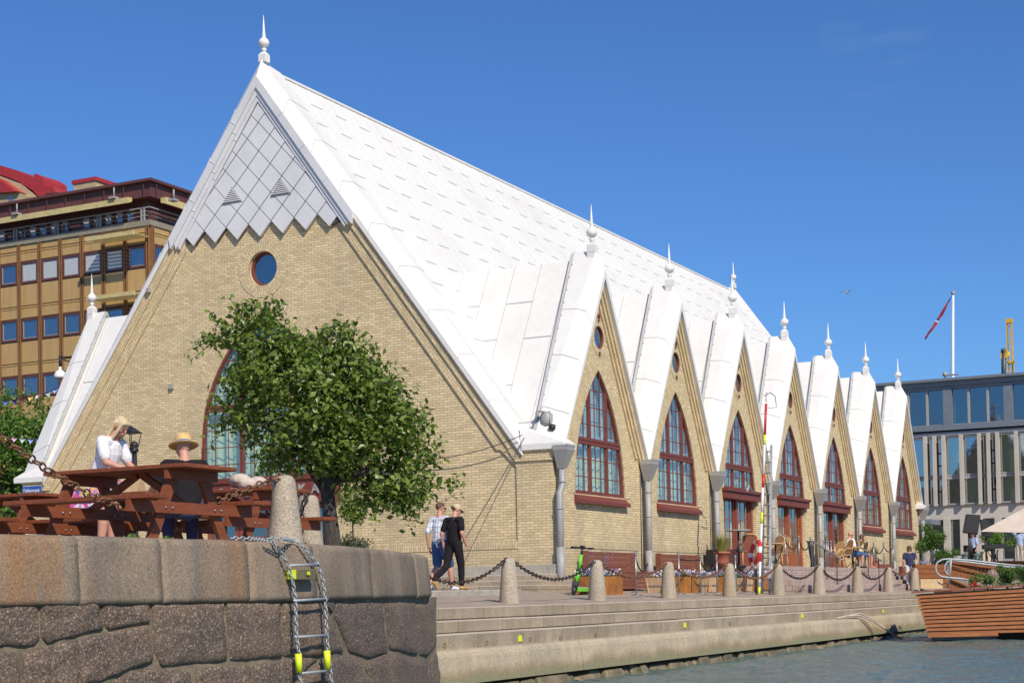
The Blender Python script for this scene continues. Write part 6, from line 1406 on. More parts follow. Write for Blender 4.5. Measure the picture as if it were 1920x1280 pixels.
# ------------------------------------------------------------------ planters, troughs and benches
RY = -1.75
M['petal_v'] = leafmat('violet_petal', (.16, .10, .42), (.30, .22, .60), .2, .6); M['petal_w'] = leafmat('white_petal', (.75, .72, .75), (.80, .78, .8), .2, .6); M['petal_r'] = leafmat('red_petal', (.6, .02, .03), (.7, .08, .08), .2, .6)
def plants(x0, x1, y0, y1, z, h, parent, seed, flow=1.0, tall=0, nl=260):
    rs = np.random.RandomState(seed); n = int(nl*(x1-x0))+60
    pos = np.stack([rs.uniform(x0, x1, n), rs.uniform(y0, y1, n), z+rs.rand(n)**1.4*h], 1); Vv, F, tone = leaves(pos, rs.normal(size=(n, 3))+np.array([0, 0, .5]), .030, rs, 1.8); leafobj('leaves', Vv, F, tone, M['leaf_mid'], parent)
    for nm, mt_, k in (('violet_flowers', M['petal_v'], .5), ('white_flowers', M['petal_w'], .5)):
        m = int(n*.34*k*flow); pos = np.stack([rs.uniform(x0, x1, m), rs.uniform(y0-.04, y1, m), z+h*.35+rs.rand(m)*h*.85], 1)
        cl_ = rs.rand(m) < .6; Vv, F, tone = leaves(np.repeat(pos, 3, 0)+rs.normal(size=(m*3, 3))*.012, rs.normal(size=(m*3, 3))*.5+np.array([-.7, -.6, .3]), .034, rs, 1.1); leafobj(nm, Vv, F, tone, mt_, parent)
    if tall:
        k = 160; sx = rs.uniform(x0, x1, 7); i_ = rs.randint(0, 7, k); hh = rs.rand(k); pos = np.stack([sx[i_]+hh*.12*np.sin(i_*2.), rs.uniform(y0, y1, 7)[i_]+rs.normal(size=k)*.015, z+tall*(.45+.55*hh)], 1)
        Vv, F, tone = leaves(pos, rs.normal(size=(k, 3)), .020, rs, 1.2); leafobj('lavender_spikes', Vv, F, tone, M['petal_v'], parent)
        q = MB()
        for j in range(7): q.tube([(sx[j], (y0+y1)/2, z), (sx[j]+.06*math.sin(j*2.), (y0+y1)/2, z+tall)], .004, 4)
        q.build('stems', M['leaf_mid'], parent)
def corten(x0, x1, label, seed, h=.40, w_=.5, tall=0, Y=RY, taper=.0):
    z = gz(Y); o = empty('steel_planter', ((x0+x1)/2, Y, z), 0, label, 'planter', 'rust-orange planters along the canal side')
    q = MB(); a, b = Y-w_/2, Y+w_/2; q.hexa([(x0+taper, a, z-.02), (x1-taper, a, z-.02), (x1-taper, b, z-.02), (x0+taper, b, z-.02)], [(x0, a, z+h), (x1, a, z+h), (x1, b, z+h), (x0, b, z+h)]); q.build('box', M['corten'], o, bevel=.004)
    q = MB(); q.box(x0+.02, x1-.02, a+.02, b-.02, z+h-.03, z+h+.004); q.build('soil', M['soil'], o); plants(x0+.04, x1-.04, a+.03, b-.03, z+h, .14, o, seed, 1.2, tall); return o
def trough(x0, x1, label, seed, Y=RY, h=.38, w_=.5):
    z = gz(Y); o = empty('wooden_trough', ((x0+x1)/2, Y, z), 0, label, 'planter', 'light wooden troughs along the canal side')
    q = MB(); a, b = Y-w_/2, Y+w_/2; n = max(4, int((x1-x0)/.11)); t_ = .06
    for k in range(n):
        u0, u1 = x0+(x1-x0)*k/n+.003, x0+(x1-x0)*(k+1)/n-.003; q.hexa([(u0, a+t_, z), (u1, a+t_, z), (u1, a+t_+.03, z), (u0, a+t_+.03, z)], [(u0, a, z+h), (u1, a, z+h), (u1, a+.03, z+h), (u0, a+.03, z+h)]); q.hexa([(u0, b-t_-.03, z), (u1, b-t_-.03, z), (u1, b-t_, z), (u0, b-t_, z)], [(u0, b-.03, z+h), (u1, b-.03, z+h), (u1, b, z+h), (u0, b, z+h)])
    for k in range(5):
        v0, v1 = a+(b-a)*k/5+.003, a+(b-a)*(k+1)/5-.003; q.hexa([(x0+t_, v0, z), (x0+t_+.03, v0, z), (x0+t_+.03, v1, z), (x0+t_, v1, z)], [(x0-.01, v0, z+h), (x0+.02, v0, z+h), (x0+.02, v1, z+h), (x0-.01, v1, z+h)])
    q.build('staves', M['lightwood'], o)
    q = MB(); q.box(x0+t_/2-.012, x1, a+t_/2-.012, b-t_/2+.012, z+h*.42, z+h*.42+.03); q.build('steel_band', M['steel'], o)
    q = MB(); q.box(x0+.03, x1-.02, a+.04, b-.04, z+h-.06, z+h-.01); q.build('soil', M['soil'], o); plants(x0+.04, x1-.04, a+.03, b-.03, z+h-.01, .15, o, seed, 1.3); return o
X_ = lambda px, Y=RY: aty(px, 1108, Y).x
corten(X_(1092), X_(1181)-1.0, 'orange steel planter with white and violet pansies behind the second bollard', 1, tall=.62)
corten(X_(1267), X_(1318)-1.0, 'orange steel planter with lavender pansies right of the third bollard', 2)
corten(X_(1343), X_(1386)-1.0, 'orange steel planter half hidden behind the fourth bollard', 3, tall=0)
corten(X_(1409), X_(1450)-1.1, 'orange steel planter behind the red and white pole and ladder', 4)
trough(X_(1228), X_(1246)-.4, 'small light wooden tub left of the third bollard with white flowers', 5)
trough(X_(1317), X_(1343)-.5, 'light wooden trough with steel band between two orange planters', 6)
trough(X_(1385), X_(1409)-.5, 'light wooden trough with steel band left of the red and white pole', 7)
def highbench(xc, L_, label):
    Y = -.55; z = gz(Y); o = empty('slatted_bench', (xc, Y, z), 0, label, 'bench', 'brown slatted high-backed benches against the hall')
    for k in range(7):
        q = MB(); z0 = z+.08+k*.125; q.box(xc-L_/2, xc+L_/2, Y, Y+.035, z0, z0+.118); q.build('back_slat', M['benchwood'], o, bevel=.003)
    for x in (xc-L_/2+.03, xc+L_/2-.08): q = MB(); q.box(x, x+.06, Y+.036, Y+.1, z, z+.96); q.build('post', M['benchwood'], o)
    q = MB(); q.box(xc-L_/2-.03, xc-L_/2-.002, Y-.06, Y+.1, z, z+.97); q.build('post', M['benchwood'], o)
    q = MB()
    for k in range(4): q.box(xc-L_/2, xc+L_/2+.3, Y-.48+k*.115, Y-.375+k*.115, z+.42, z+.46)
    q.build('seat', M['benchwood'], o, bevel=.003)
    for k in range(4):
        q = MB(); q.hexa([(xc-L_/2, Y-.48, z+.02+k*.1), (xc+L_/2+.1+k*.04, Y-.48, z+.02+k*.1), (xc+L_/2+.1+k*.04, Y-.45, z+.02+k*.1), (xc-L_/2, Y-.45, z+.02+k*.1)], [(xc-L_/2, Y-.48, z+.112+k*.1), (xc+L_/2+.14+k*.04, Y-.48, z+.112+k*.1), (xc+L_/2+.14+k*.04, Y-.45, z+.112+k*.1), (xc-L_/2, Y-.45, z+.112+k*.1)]); q.build('front_slat', M['benchwood'], o)
xa, xb = aty(1104, 1080, -.6).x, aty(1195, 1080, -.6).x; highbench((xa+xb)/2, xb-xa, 'brown slatted bench with tall back against the first canal window bay')
xa, xb = aty(1240, 1080, -.6).x, aty(1315, 1080, -.6).x; highbench((xa+xb)/2, xb-xa, 'brown slatted bench with tall back under the second canal window')
# ------------------------------------------------------------------ rope stanchions
def stanchion(px, Y, z, label, h=.95, steel=True):
    x = aty(px, 1062 if z > .3 else 1109, Y).x; o = empty('rope_post', (x, Y, z), 0, label, 'stanchion', 'steel rope posts on the canal terrace')
    q = MB(); q.tube([(x, Y, z), (x, Y, z+h)], .024, 8); q.build('post', M['steel'], o); q = MB(); q.lathe([(.16, 0), (.16, .012), (.05, .03), (.026, .05)], (x, Y, z), 16); q.build('base', M['steel'], o)
    q = MB(); q.lathe([(.03, 0), (.034, .03), (.02, .05), (.035, .075), (.025, .1), (.001, .11)], (x, Y, z+h-.03), 10); q.build('knob', M['steel'], o); return V((x, Y, z+h-.08))
low = [stanchion(px, -2.35, gz(-2.35), lb) for px, lb in ((1193, 'steel rope post before the first slatted bench'), (1273.8, 'steel rope post just right of the third bollard'), (1314, 'steel rope post behind the violet pansies'), (1345, 'steel rope post beside the second wooden trough'), (1380, 'steel rope post right of the fourth bollard'), (1416, 'steel rope post left of the life ring stand'), (1448, 'tall steel rope post right of the aluminium ladder'))]
hi = [stanchion(px, -1.35, TZ, lb) for px, lb in ((1473, 'steel rope post before the orange canal door, left one'), (1499, 'steel rope post before the orange canal door, middle one'), (1521, 'steel rope post at the right jamb of the orange door'), (1551, 'steel rope post beside the folded easel board'), (1622, 'steel rope post right of the seated couple'), (1639, 'steel rope post before the right terracotta pot'), (1658, 'steel rope post under the sixth canal window'), (1675, 'steel rope post at the last down pipe on the terrace'))]
def rope(a, b, sag, label):
    q = MB(); q.tube(chain_pts(a, b, sag, 14), .019, 6); tag(q.build('barrier_rope', M['rope']), label, 'rope', 'black barrier ropes on the terrace')
rope(low[0], low[0]+V((2.2, .6, -.1)), .25, 'black barrier rope before the first down pipe'); rope(low[2], low[3], .3, 'black barrier rope above the second wooden trough'); rope(low[4], low[5], .32, 'black barrier rope left of the life ring'); rope(low[1], low[2], .02, 'nearly taut black rope above the pansies')
rope(low[6], hi[0], .25, 'black barrier rope rising left of the orange door'); rope(hi[0], hi[1], .3, 'black barrier rope across the orange door, left loop'); rope(hi[1], hi[2], .3, 'black barrier rope across the orange door, right loop'); rope(hi[4], hi[5], .25, 'black barrier rope before the seated woman'); rope(hi[5], hi[6], .28, 'black barrier rope above the right terracotta pot'); rope(hi[6], hi[7], .2, 'black barrier rope under the sixth canal window')
# stair handrails
for i, (x0, y0, x1, y1) in enumerate(((1524, 1014, 1574, 1047), (1608, 1022, 1652, 1051))):
    a = aty(x0, y0, -1.5); b = aty(x1, y1, -2.9); o = empty('stair_handrail', (a.x, a.y, TZ), 0, ['steel stair handrail on the left, beside the dark folded board', 'steel stair handrail on the right, beside the seated couple'][i], 'handrail', 'steel handrails of the terrace steps')
    for dx in (0, .08 if i == 0 else .09):
        q = MB(); q.tube([a+V((dx-.1, .2, 0)), a+V((dx, 0, 0)), b+V((dx, 0, 0)), b+V((dx+.02, -.1, -.06))], .024, 8); q.build('rail', M['steel'], o)
    for t_ in (.02, .45, .9):
        p_ = a.lerp(b, t_); q = MB(); q.tube([p_, V((p_.x, p_.y, (TZ if t_ < .3 else gz(-3)-.0) if t_ != .45 else .3))], .018, 8); q.build('post', M['darkmetal'], o)
for i, px in enumerate((1546, 1553.5, 1559, 1566)):
    x = aty(px, 1062, -1.1).x; q = MB(); q.tube([(x, -1.1, TZ), (x, -1.1, TZ+.92)], .022, 8); q.lathe([(.03, .9), (.03, .94), (.001, .97)], (x, -1.1, TZ), 8); tag(q.build('steel_post', M['steel']), ['first thin steel post of the row left of the rattan chairs', 'second thin steel post of the row left of the rattan chairs', 'third thin steel post of the row left of the rattan chairs', 'steel post nearest the rattan chair back'][i], 'post', 'row of thin steel posts on the terrace')
q = MB(); a = aty(1522, 1016, -1.45); a.z = TZ; q.hexa([(a.x, a.y, TZ+.02), (a.x+.5, a.y, TZ+.02), (a.x+.5, a.y+.03, TZ+.02), (a.x, a.y+.03, TZ+.02)], [(a.x-.1, a.y+.1, TZ+.85), (a.x+.35, a.y+.1, TZ+.9), (a.x+.35, a.y+.13, TZ+.9), (a.x-.1, a.y+.13, TZ+.85)]); tag(q.build('folded_board', mk('dark_perforated_board', (.06, .055, .05), .7)), 'dark folded board leaning at the left stair handrail', 'board')
# ------------------------------------------------------------------ pots, bar table, rattan chairs
def pot(px, py, Y, w_, h, label, seed):
    c = aty(px, py, Y); z = TZ; o = empty('grass_pot', (c.x, Y, z), 0, label, 'plant pot', 'terracotta pots with ornamental grass'); q = MB(); q.lathe([(w_*.36, 0), (w_*.44, h*.3), (w_*.48, h*.85), (w_*.52, h*.86), (w_*.52, h), (w_*.44, h), (w_*.42, h*.9), (.001, h*.9)], (c.x, Y, z), 20); q.build('pot', M['terracotta'], o)
    rs = np.random.RandomState(seed); vs = []; fs = []; tn = []
    for k in range(420):
        a = rs.rand()*6.28; r_ = rs.rand()*w_*.3; b0 = np.array([c.x+math.cos(a)*r_, Y+math.sin(a)*r_, z+h*.88]); L_ = rs.uniform(.4, .78); o_ = np.array([math.cos(a), math.sin(a), 0])*rs.uniform(.1, .45)*L_
        for j in range(4):
            t_ = j/3; p_ = b0+np.array([0, 0, 1])*L_*(t_-.25*t_*t_)+o_*t_*t_; wv = np.array([-math.sin(a), math.cos(a), 0])*.006*(1-t_*.8); vs += [p_-wv, p_+wv]; tn += [rs.rand()]*2
        n = len(vs)-8; fs += [(n+2*j, n+2*j+1, n+2*j+3) for j in range(3)]+[(n+2*j, n+2*j+3, n+2*j+2) for j in range(3)]
    leafobj('grass_blades', np.array(vs), np.array(fs), np.array(tn), M['grass'], o)
pot(1354, 1062, -1.2, .46, .40, 'large terracotta pot of wispy grass left of the first canal door', 21)
pot(1638, 1067, -.9, .42, .38, 'terracotta pot of grass right of the seated couple', 22)
c = aty(1386, 1062, -1.0); o = empty('bar_table', (c.x, -1.0, TZ), 0, 'tall round bar table before the first canal door', 'table'); q = MB(); q.lathe([(.36, 1.05), (.37, 1.07), (.36, 1.09), (.001, 1.09), (.001, 1.05)], (c.x, -1.0, TZ), 22); q.build('table_top', M['hopper'], o); q = MB(); q.tube([(c.x, -1.0, TZ+.03), (c.x, -1.0, TZ+1.06)], .035, 8); q.lathe([(.22, 0), (.22, .02), (.05, .05)], (c.x, -1.0, TZ), 14); q.build('pedestal', M['black'], o)
def rchair(x, Y, rz, label, mat=None):
    mat = mat or M['rattan']; o = empty('rattan_chair', (x, Y, TZ), rz, label, 'chair', 'rattan cafe chairs on the terrace')
    q = MB(); q.box(-.22, .22, -.22, .22, .43, .46); q.build('seat', mat, o, world=False, bevel=.01)
    q = MB(); q.add([V((u*.21, .20+.10*v, .48+v*.44+(.05*(1-u*u) if v == 1 else 0))) for v in (0, .5, 1) for u in (-1, -.5, 0, .5, 1)], [(j*5+i, j*5+i+1, j*5+i+6, j*5+i+5) for j in range(2) for i in range(4)], smooth=True); q.add([V((u*.21, .225+.10*v, .48+v*.44+(.05*(1-u*u) if v == 1 else 0))) for v in (0, .5, 1) for u in (-1, -.5, 0, .5, 1)], [(j*5+i+5, j*5+i+6, j*5+i+1, j*5+i) for j in range(2) for i in range(4)], smooth=True); q.build('backrest', mat, o, world=False, recalc=False)
    q = MB(); q.tube([(-.22, .22, .45), (-.23, .31, .90), (-.1, .33, .97), (.1, .33, .97), (.23, .31, .90), (.22, .22, .45)], .017, 6); q.tube([(-.22, .26, .68), (-.26, 0, .66), (-.24, -.2, .46)], .015, 6); q.tube([(.22, .26, .68), (.26, 0, .66), (.24, -.2, .46)], .015, 6); q.build('frame', M['straw'], o, world=False)
    for sx in (-1, 1):
        for sy in (-1, 1): q = MB(); q.tube([(sx*.2, sy*.2, .45), (sx*.21, sy*.22, 0)], .016, 6); q.build('leg', M['straw'], o, world=False)
    return o
rc_ = [(1400, -1.0, 2.3, 'dark rattan chair beside the tall bar table'), (1449, -1.15, -2.2, 'pale rattan chair left of the orange canal door'), (1460, -.9, -2.0, 'pale rattan chair half behind the steel post at the orange door'), (1581, -1.5, R(-140), 'pale rattan chair with tall back left of the seated man'), (1592, -1.1, R(-140), 'rattan chair on which the bearded man sits'), (1611, -1.2, R(-150), 'rattan chair on which the woman in yellow sits'), (1566, -.75, R(-120), 'pink-orange rattan chair farthest left of the couple')]
for px, Y, rz, lb in rc_: rchair(aty(px, 1063, Y).x, Y, rz, lb, M['benchwood'] if px == 1400 else None)
for i, (px, Y) in enumerate(((1455, -1.35), (1600, -1.75))):
    x = aty(px, 1063, Y).x; o = empty('cafe_table', (x, Y, TZ), 0, ['low round cafe table left of the orange canal door', 'small round cafe table in front of the seated couple'][i], 'table', 'round cafe tables'); q = MB(); q.lathe([(.3, .70), (.31, .72), (.3, .735), (.001, .735), (.001, .7)], (x, Y, TZ), 20); q.build('table_top', M['rattan'], o); q = MB(); q.tube([(x, Y, TZ), (x, Y, TZ+.7)], .025, 8)
    for a in range(4): q.tube([(x, Y, TZ+.25), (x+.24*math.cos(a*1.57+.6), Y+.24*math.sin(a*1.57+.6), TZ+.01)], .014, 6)
    q.build('pedestal', M['black'], o)
q = MB(); x0, x1 = aty(1358, 1062, -.75).x, aty(1384, 1062, -.75).x; z = TZ
for k in range(6): q.box(x0, x1, -.80, -.77, z+.02+k*.085, z+.095+k*.085)
q.box(x0, x0+.03, -.77, -.35, z, z+.52); q.box(x1-.03, x1, -.77, -.35, z, z+.52); tag(q.build('slatted_box', M['brownfascia']), 'dark red slatted box behind the grass pot at the canal door', 'box')
q = MB(); x0, x1 = aty(1645, 1068, -1.0).x, aty(1672, 1068, -1.0).x; q.box(x0, x1, -1.1, -.8, TZ, TZ+.2); tag(q.build('red_bench_box', M['red_door'], bevel=.01), 'low red-brown timber box under the sixth canal window', 'box')
q = MB(); x0 = aty(1336, 1062, -.55).x; q.box(x0, x0+.35, -.6, -.35, TZ+.05, TZ+.5); tag(q.build('electric_box', M['black'], bevel=.01), 'small black box against the wall beside the grass pot', 'box')
q = MB(); x0 = aty(1100, 1062, -.4).x; q.box(x0-.1, x0+.15, -.55, -.33, .0, .45); q.box(x0+3.0, x0+3.25, -.55, -.33, .0, .5)
# ------------------------------------------------------------------ rescue pole, ladder, life ring
PYY = -3.05; a = aty(1423, 1112, PYY); zz = gz(PYY); top = aty(1436.5, 753, PYY); a = V((a.x, a.y, zz))
rp_ = empty('rescue_pole', tuple(a), 0, 'tall red and white banded rescue pole leaning beside the aluminium ladder', 'pole')
seg = [(1112, 1097, 'y'), (1097, 1052, 'w'), (1052, 1031, 'r'), (1031, 982, 'w'), (982, 961, 'y'), (961, 915, 'w'), (915, 890, 'r'), (890, 835, 'w'), (835, 816, 'y'), (816, 757, 'r')]
for y0, y1, cc_ in seg:
    t0, t1 = (1112-y0)/(1112-753), (1112-y1)/(1112-753); q = MB(); q.tube([a.lerp(top, t0), a.lerp(top, t1)], .036, 10); q.build('pole_band', {'y': M['neon'], 'w': M['whitepaint'], 'r': M['redpaint']}[cc_], rp_)
q = MB(); q.tube([top, top+V((.0, 0, .15)), top+V((.2, -.05, .28)), top+V((.5, -.1, .2)), top+V((.6, -.1, -.1)), top+V((.2, 0, -.15))], .014, 6); q.tube([top+V((-.1, 0, .15)), top+V((.1, 0, .25))], .02, 6); q.build('hook', M['galv'], rp_)
M['alu'] = mk('bare_aluminium', (.58, .59, .60), .45, .3)
b0 = aty(1443, 1106, -2.95); b0.z = zz; b1 = aty(1446, 834, -2.95); al = empty('aluminium_ladder', tuple(b0), 0, 'upright aluminium ladder standing beside the red and white rescue pole', 'ladder')
for dx, dy in ((0, 0), (.24, .30)):
    q = MB(); q.bar(b0+V((dx, dy, 0)), b1+V((dx, dy, 0)), .07, .03, (1, 0, 0)); q.build('stile', M['alu'], al)
for k in range(14): p_ = b0.lerp(b1, (k+.4)/14); q = MB(); q.tube([p_-V((.10, .03, 0)), p_+V((.24, .3, 0))], .022, 6); q.build('rung', M['galv'], al)
q = MB(); q.tube([a+V((.25, .15, 0)), a+V((.25, .15, 1.5))], .03, 8); ls = empty('life_ring_stand', tuple(a+V((.25, .15, 0))), 0, 'dark post carrying tall grey holder arms beside the rescue pole', 'stand'); q.build('post', M['darkmetal'], ls)
q = MB(); q.tube([a+V((.2, .15, .72)), a+V((1.0, .25, .72))], .05, 8); q.tube([a+V((0, .1, 2.75)), a+V((-.35, .1, 2.9)), a+V((-.5, .1, 2.75))], .03, 6); q.build('holder', M['galv'], ls)
cr = aty(1416, 1036, -3.0); q = MB(); axd = (V((_r.x, _r.y, 0))*.93+V((_f.x, _f.y, 0))*.22+V((0, 0, -.22))).normalized(); x1_, y1_ = perp(axd)
n = 40; ringp = [cr+(x1_*math.cos(2*math.pi*k/n)+y1_*math.sin(2*math.pi*k/n))*.31 for k in range(n)]; q.tube(ringp, .062, 10, closed=True)
o = q.build('life_ring', [M['redpaint'], M['whitepaint']]); tag(o, 'red and white life ring hanging edge-on beside the rescue pole', 'life ring')
for i, p_ in enumerate(o.data.polygons): p_.material_index = 1 if ((i//10) % 10) < 3 else 0
# doors: the middle canal door is painted a brighter orange
gd = [o_ for o_ in hall.children if o_.name.startswith('glazed_door') and abs(o_.location.x-P) < .1]
M['orange_door'] = mk('orange_brown_door_paint', (.34, .095, .04), .4)
for o_ in gd: o_.data = o_.data.copy(); o_.data.materials[0] = M['orange_door']; o_['label'] = 'brighter orange-brown glazed door leaf'
# mooring rope
q = MB(); rp2 = [aty(1570, 1158, -4.95), aty(1588, 1154, -5.0), aty(1612, 1153, -5.05), aty(1640, 1165, -5.25), aty(1668, 1184, -5.5), aty(1700, 1202, -5.8), aty(1722, 1209, -6.0)]
q.tube(rp2, .022, 6); q.tube([p_+V((.12, .02, .06*math.sin(i*1.2))) for i, p_ in enumerate(rp2[1:])], .02, 6); tag(q.build('mooring_rope', M['canvas']), 'pale mooring rope running from the quay ledge into the canal', 'rope')
# ------------------------------------------------------------------ timber-clad boat on the right
BD = 44.0; A = atd(1716, 1111, BD); rr_ = V((_r.x, _r.y, 0)).normalized(); ff = V((_f.x, _f.y, 0)).normalized()
fb = (A-CAM); fb.z = 0; fb = (fb.normalized()+rr_*.06).normalized()
bo = empty('timber_boat', (A.x, A.y, -1.62), 0, 'raft-like boat clad in orange horizontal planks moored beside the quay steps', 'boat')
ztl, zbl = A.z, -1.60; LB = 9.0
def hp_(u, t, out=0): # u metres along, t 0 top..1 bottom
    zt_ = ztl+.045*u; z = zt_+(zbl-zt_)*t; x = u+ .36*t*(1-u/LB*1.0)
    p_ = A+rr_*x-fb*(out); return V((p_.x, p_.y, z))
lv = [.03, .125, .20, .262, .335, .41, .485, .56, .642, .72, .80, .93]
for k in range(len(lv)-1):
    t0, t1 = lv[k]+.006, lv[k+1]-.012; q = MB(); n = 6; u1 = LB
    L0, L1 = hp_(0, t0), hp_(0, t1)
    for j in range(n):
        a, b = LB*j/n, LB*(j+1)/n
        q.hexa([hp_(a, t1, .045), hp_(b, t1, .045), hp_(b, t1, -.03), hp_(a, t1, -.03)], [hp_(a, t0, .005), hp_(b, t0, .005), hp_(b, t0, -.03), hp_(a, t0, -.03)])
    a0, a1 = hp_(0, t0, .005), hp_(0, t1, .045)
    q.hexa([a1, a1+rr_*.03, a1+rr_*.03+fb*3.5, a1+fb*3.5], [a0, a0+rr_*.03, a0+rr_*.03+fb*3.5, a0+fb*3.5])
    q.build('hull_plank', M['boatwood'], bo)
q = MB(); q.hexa([hp_(.06, .985, -.12), hp_(LB, .985, -.12), hp_(LB, .985, -3.4), hp_(.06, .985, -3.4)], [hp_(.06, .03, -.12), hp_(LB, .03, -.12), hp_(LB, .03, -3.4), hp_(.06, .03, -3.4)]); q.build('dark_hull_core', M['darkmetal'], bo)
q = MB()
for j in range(6):
    a, b = LB*j/6+.01, LB*(j+1)/6-.01; a = a-.10 if j == 0 else a
    q.hexa([hp_(a, .0, .12), hp_(b, 0, .12), hp_(b, 0, -.32), hp_(a, 0, -.32)], [hp_(a, -.035, .12), hp_(b, -.035, .12), hp_(b, -.035, -.32), hp_(a, -.035, -.32)])
q.hexa([hp_(-.1, .0, -.33), hp_(.3, 0, -.33), hp_(.3, 0, -3.4), hp_(-.1, 0, -3.4)], [hp_(-.1, -.035, -.33), hp_(.3, -.035, -.33), hp_(.3, -.035, -3.4), hp_(-.1, -.035, -3.4)])
q.build('gunwale', M['benchwood'], bo, bevel=.004)
q = MB(); q.hexa([hp_(2.0, .985, .055), hp_(2.8, .985, .055), hp_(2.8, .985, -.1), hp_(2.0, .985, -.1)], [hp_(2.0, .86, .055), hp_(2.8, .86, .055), hp_(2.8, .86, -.1), hp_(2.0, .86, -.1)]); q.build('drain_opening', mk('opening_shade_black', (.004, .004, .004), 1, spec=0), bo)  # solid black box; the opening's inner shade is put into its colour
bush_ = lambda *a, **k: bush(*a, **k)
bush('box_ball', 1851, 1087, 13, 44.6, 'clipped bright green round bush on the timber boat', 'bush', M['leaf_light'], per=14000, size=.018, n=8, zbase=A.z+.0, sq=.9)
bush('boat_shrub', 1889, 1080, 17, 44.8, 'loose green flowering shrub at the right end of the boat', 'shrub', M['leaf_mid'], per=8000, size=.024, n=14, zbase=A.z+.02, wide=1.5)
bush('boat_shrub', 1918, 1076, 16, 44.9, 'green shrub with white blooms cut by the right photo edge', 'shrub', M['leaf_mid'], per=8000, size=.024, n=12, zbase=A.z+.02, wide=1.3)
rt = bush('rose_bush', 1826, 1088, 12, 44.5, 'small rose bush with red and white blooms on the timber boat', 'rose bush', M['leaf'], per=9000, size=.02, n=9, zbase=A.z)
for i, (px, py, mt_, nm) in enumerate(((1828, 1091, 'petal_r', 'red_rose'), (1823, 1097, 'petal_r', 'red_rose'), (1834, 1094, 'petal_w', 'white_rose'), (1831, 1096, 'petal_r', 'red_rose'))):
    c = atd(px, py, 44.2); rs = np.random.RandomState(i); d = rs.normal(size=(50, 3)); d /= np.linalg.norm(d, axis=1)[:, None]; Vv, F, tone = leaves(np.array(c)+d*.04, d, .03, rs, 1.1); leafobj(nm, Vv, F, tone, M[mt_], rt)
M['petal_p'] = leafmat('pale_pink_petal', (.60, .38, .40), (.68, .50, .50), .2, .6)
c = atd(1860, 1076, 45.5); o = empty('hydrangea', (c.x, c.y, A.z), 0, 'pale pink round hydrangea bloom above the clipped bush', 'flower'); rs = np.random.RandomState(5); d = rs.normal(size=(700, 3)); d /= np.linalg.norm(d, axis=1)[:, None]; Vv, F, tone = leaves(np.array(c)+d*.13, d+rs.normal(size=d.shape)*.3, .022, rs, 1.0); leafobj('bloom', Vv, F, tone, M['petal_p'], o); q = MB(); q.tube([(c.x, c.y, A.z), c], .012, 5); q.build('stem', M['leaf_mid'], o)
fbd = empty('flower_bed', tuple(hp_(3.5, 0, -.4)), 0, 'mixed green bedding with small white flowers behind the boat gunwale', 'flower bed')
rs = np.random.RandomState(77); k = 3600; uu = rs.uniform(1.6, 8.5, k); oo = rs.uniform(-.75, -.35, k); P3 = np.array([tuple(hp_(u, 0, o_)) for u, o_ in zip(uu, oo)]); hgt_ = .05+.20*np.abs(np.sin(uu*2.3)+.4*np.sin(uu*5.1+1)); P3[:, 2] += rs.rand(k)*hgt_
Vv, F, tone = leaves(P3, rs.normal(size=(k, 3))+np.array([-.3, -.3, .5]), .026, rs, 1.8); leafobj('leaves', Vv, F, tone, M['leaf_mid'], fbd)
m = 260; i_ = rs.choice(k, m); Vv, F, tone = leaves(P3[i_]+np.array([0, 0, .03]), rs.normal(size=(m, 3))+np.array([-.7, -.7, .2]), .03, rs, 1.1); leafobj('white_flowers', Vv, F, tone, M['petal_w'], fbd)
# timber planter box, chipboard sheet and ramp railing on the quay behind
def px_box(name, x0, x1, yt, yb_, D, dep, mat, label, cat, slats=0, parent=None, bev=.005):
    a, b = atd(x0, yb_, D), atd(x1, yb_, D); t0, t1 = atd(x0, yt, D), atd(x1, yt, D); q = MB()
    if slats:
        q.hexa([a+ff*.02, b+ff*.02, b+ff*dep*.9, a+ff*dep*.9], [t0+ff*.02-V((0, 0, .03)), t1+ff*.02-V((0, 0, .03)), t1+ff*dep*.9-V((0, 0, .03)), t0+ff*dep*.9-V((0, 0, .03))])
        for k in range(slats):
            lo0, lo1 = a.lerp(t0, k/slats+.01), b.lerp(t1, k/slats+.01); h0, h1 = a.lerp(t0, (k+1)/slats-.01), b.lerp(t1, (k+1)/slats-.01); q.hexa([lo0, lo1, lo1+ff*dep, lo0+ff*dep], [h0, h1, h1+ff*dep, h0+ff*dep])
    else: q.hexa([a, b, b+ff*dep, a+ff*dep], [t0, t1, t1+ff*dep, t0+ff*dep])
    o = q.build(name, mat, parent, bevel=bev); 
    if label: tag(o, label, cat)
    return o
px_box('timber_planter', 1716, 1776, 1057, 1102, 58.5, .9, M['boatwood'], 'long timber planter of horizontal boards behind the last bollard', 'planter', 5)
px_box('chipboard_sheet', 1726, 1768, 1085, 1103, 57.5, .03, M['plywood'], 'pale chipboard sheet propped before the timber planter', 'board')
px_box('brick_planter', 1691, 1704, 1061, 1078, 60, .5, M['red_door'], 'small reddish box beside the woman in navy', 'box')
pl = bush('planter_bush', 1765, 1045, 17, 59.3, 'feathery green bush growing in the timber planter', 'bush', M['leaf_mid'], per=5000, size=.032, n=16, zbase=atd(1765, 1058, 59).z-.1, wide=1.3)
bush('round_bush', 1749, 1012, 22, 66, 'large rounded green bush at the far corner of the hall', 'bush', M['leaf_mid'], per=2600, size=.045, n=16, zbase=.3, wide=1.1)
bush('far_bush', 1865, 1008, 17, 86, 'green leafy bush behind the second loudspeaker', 'bush', M['leaf_light'], per=1700, size=.055, n=12, zbase=.9, wide=1.4)
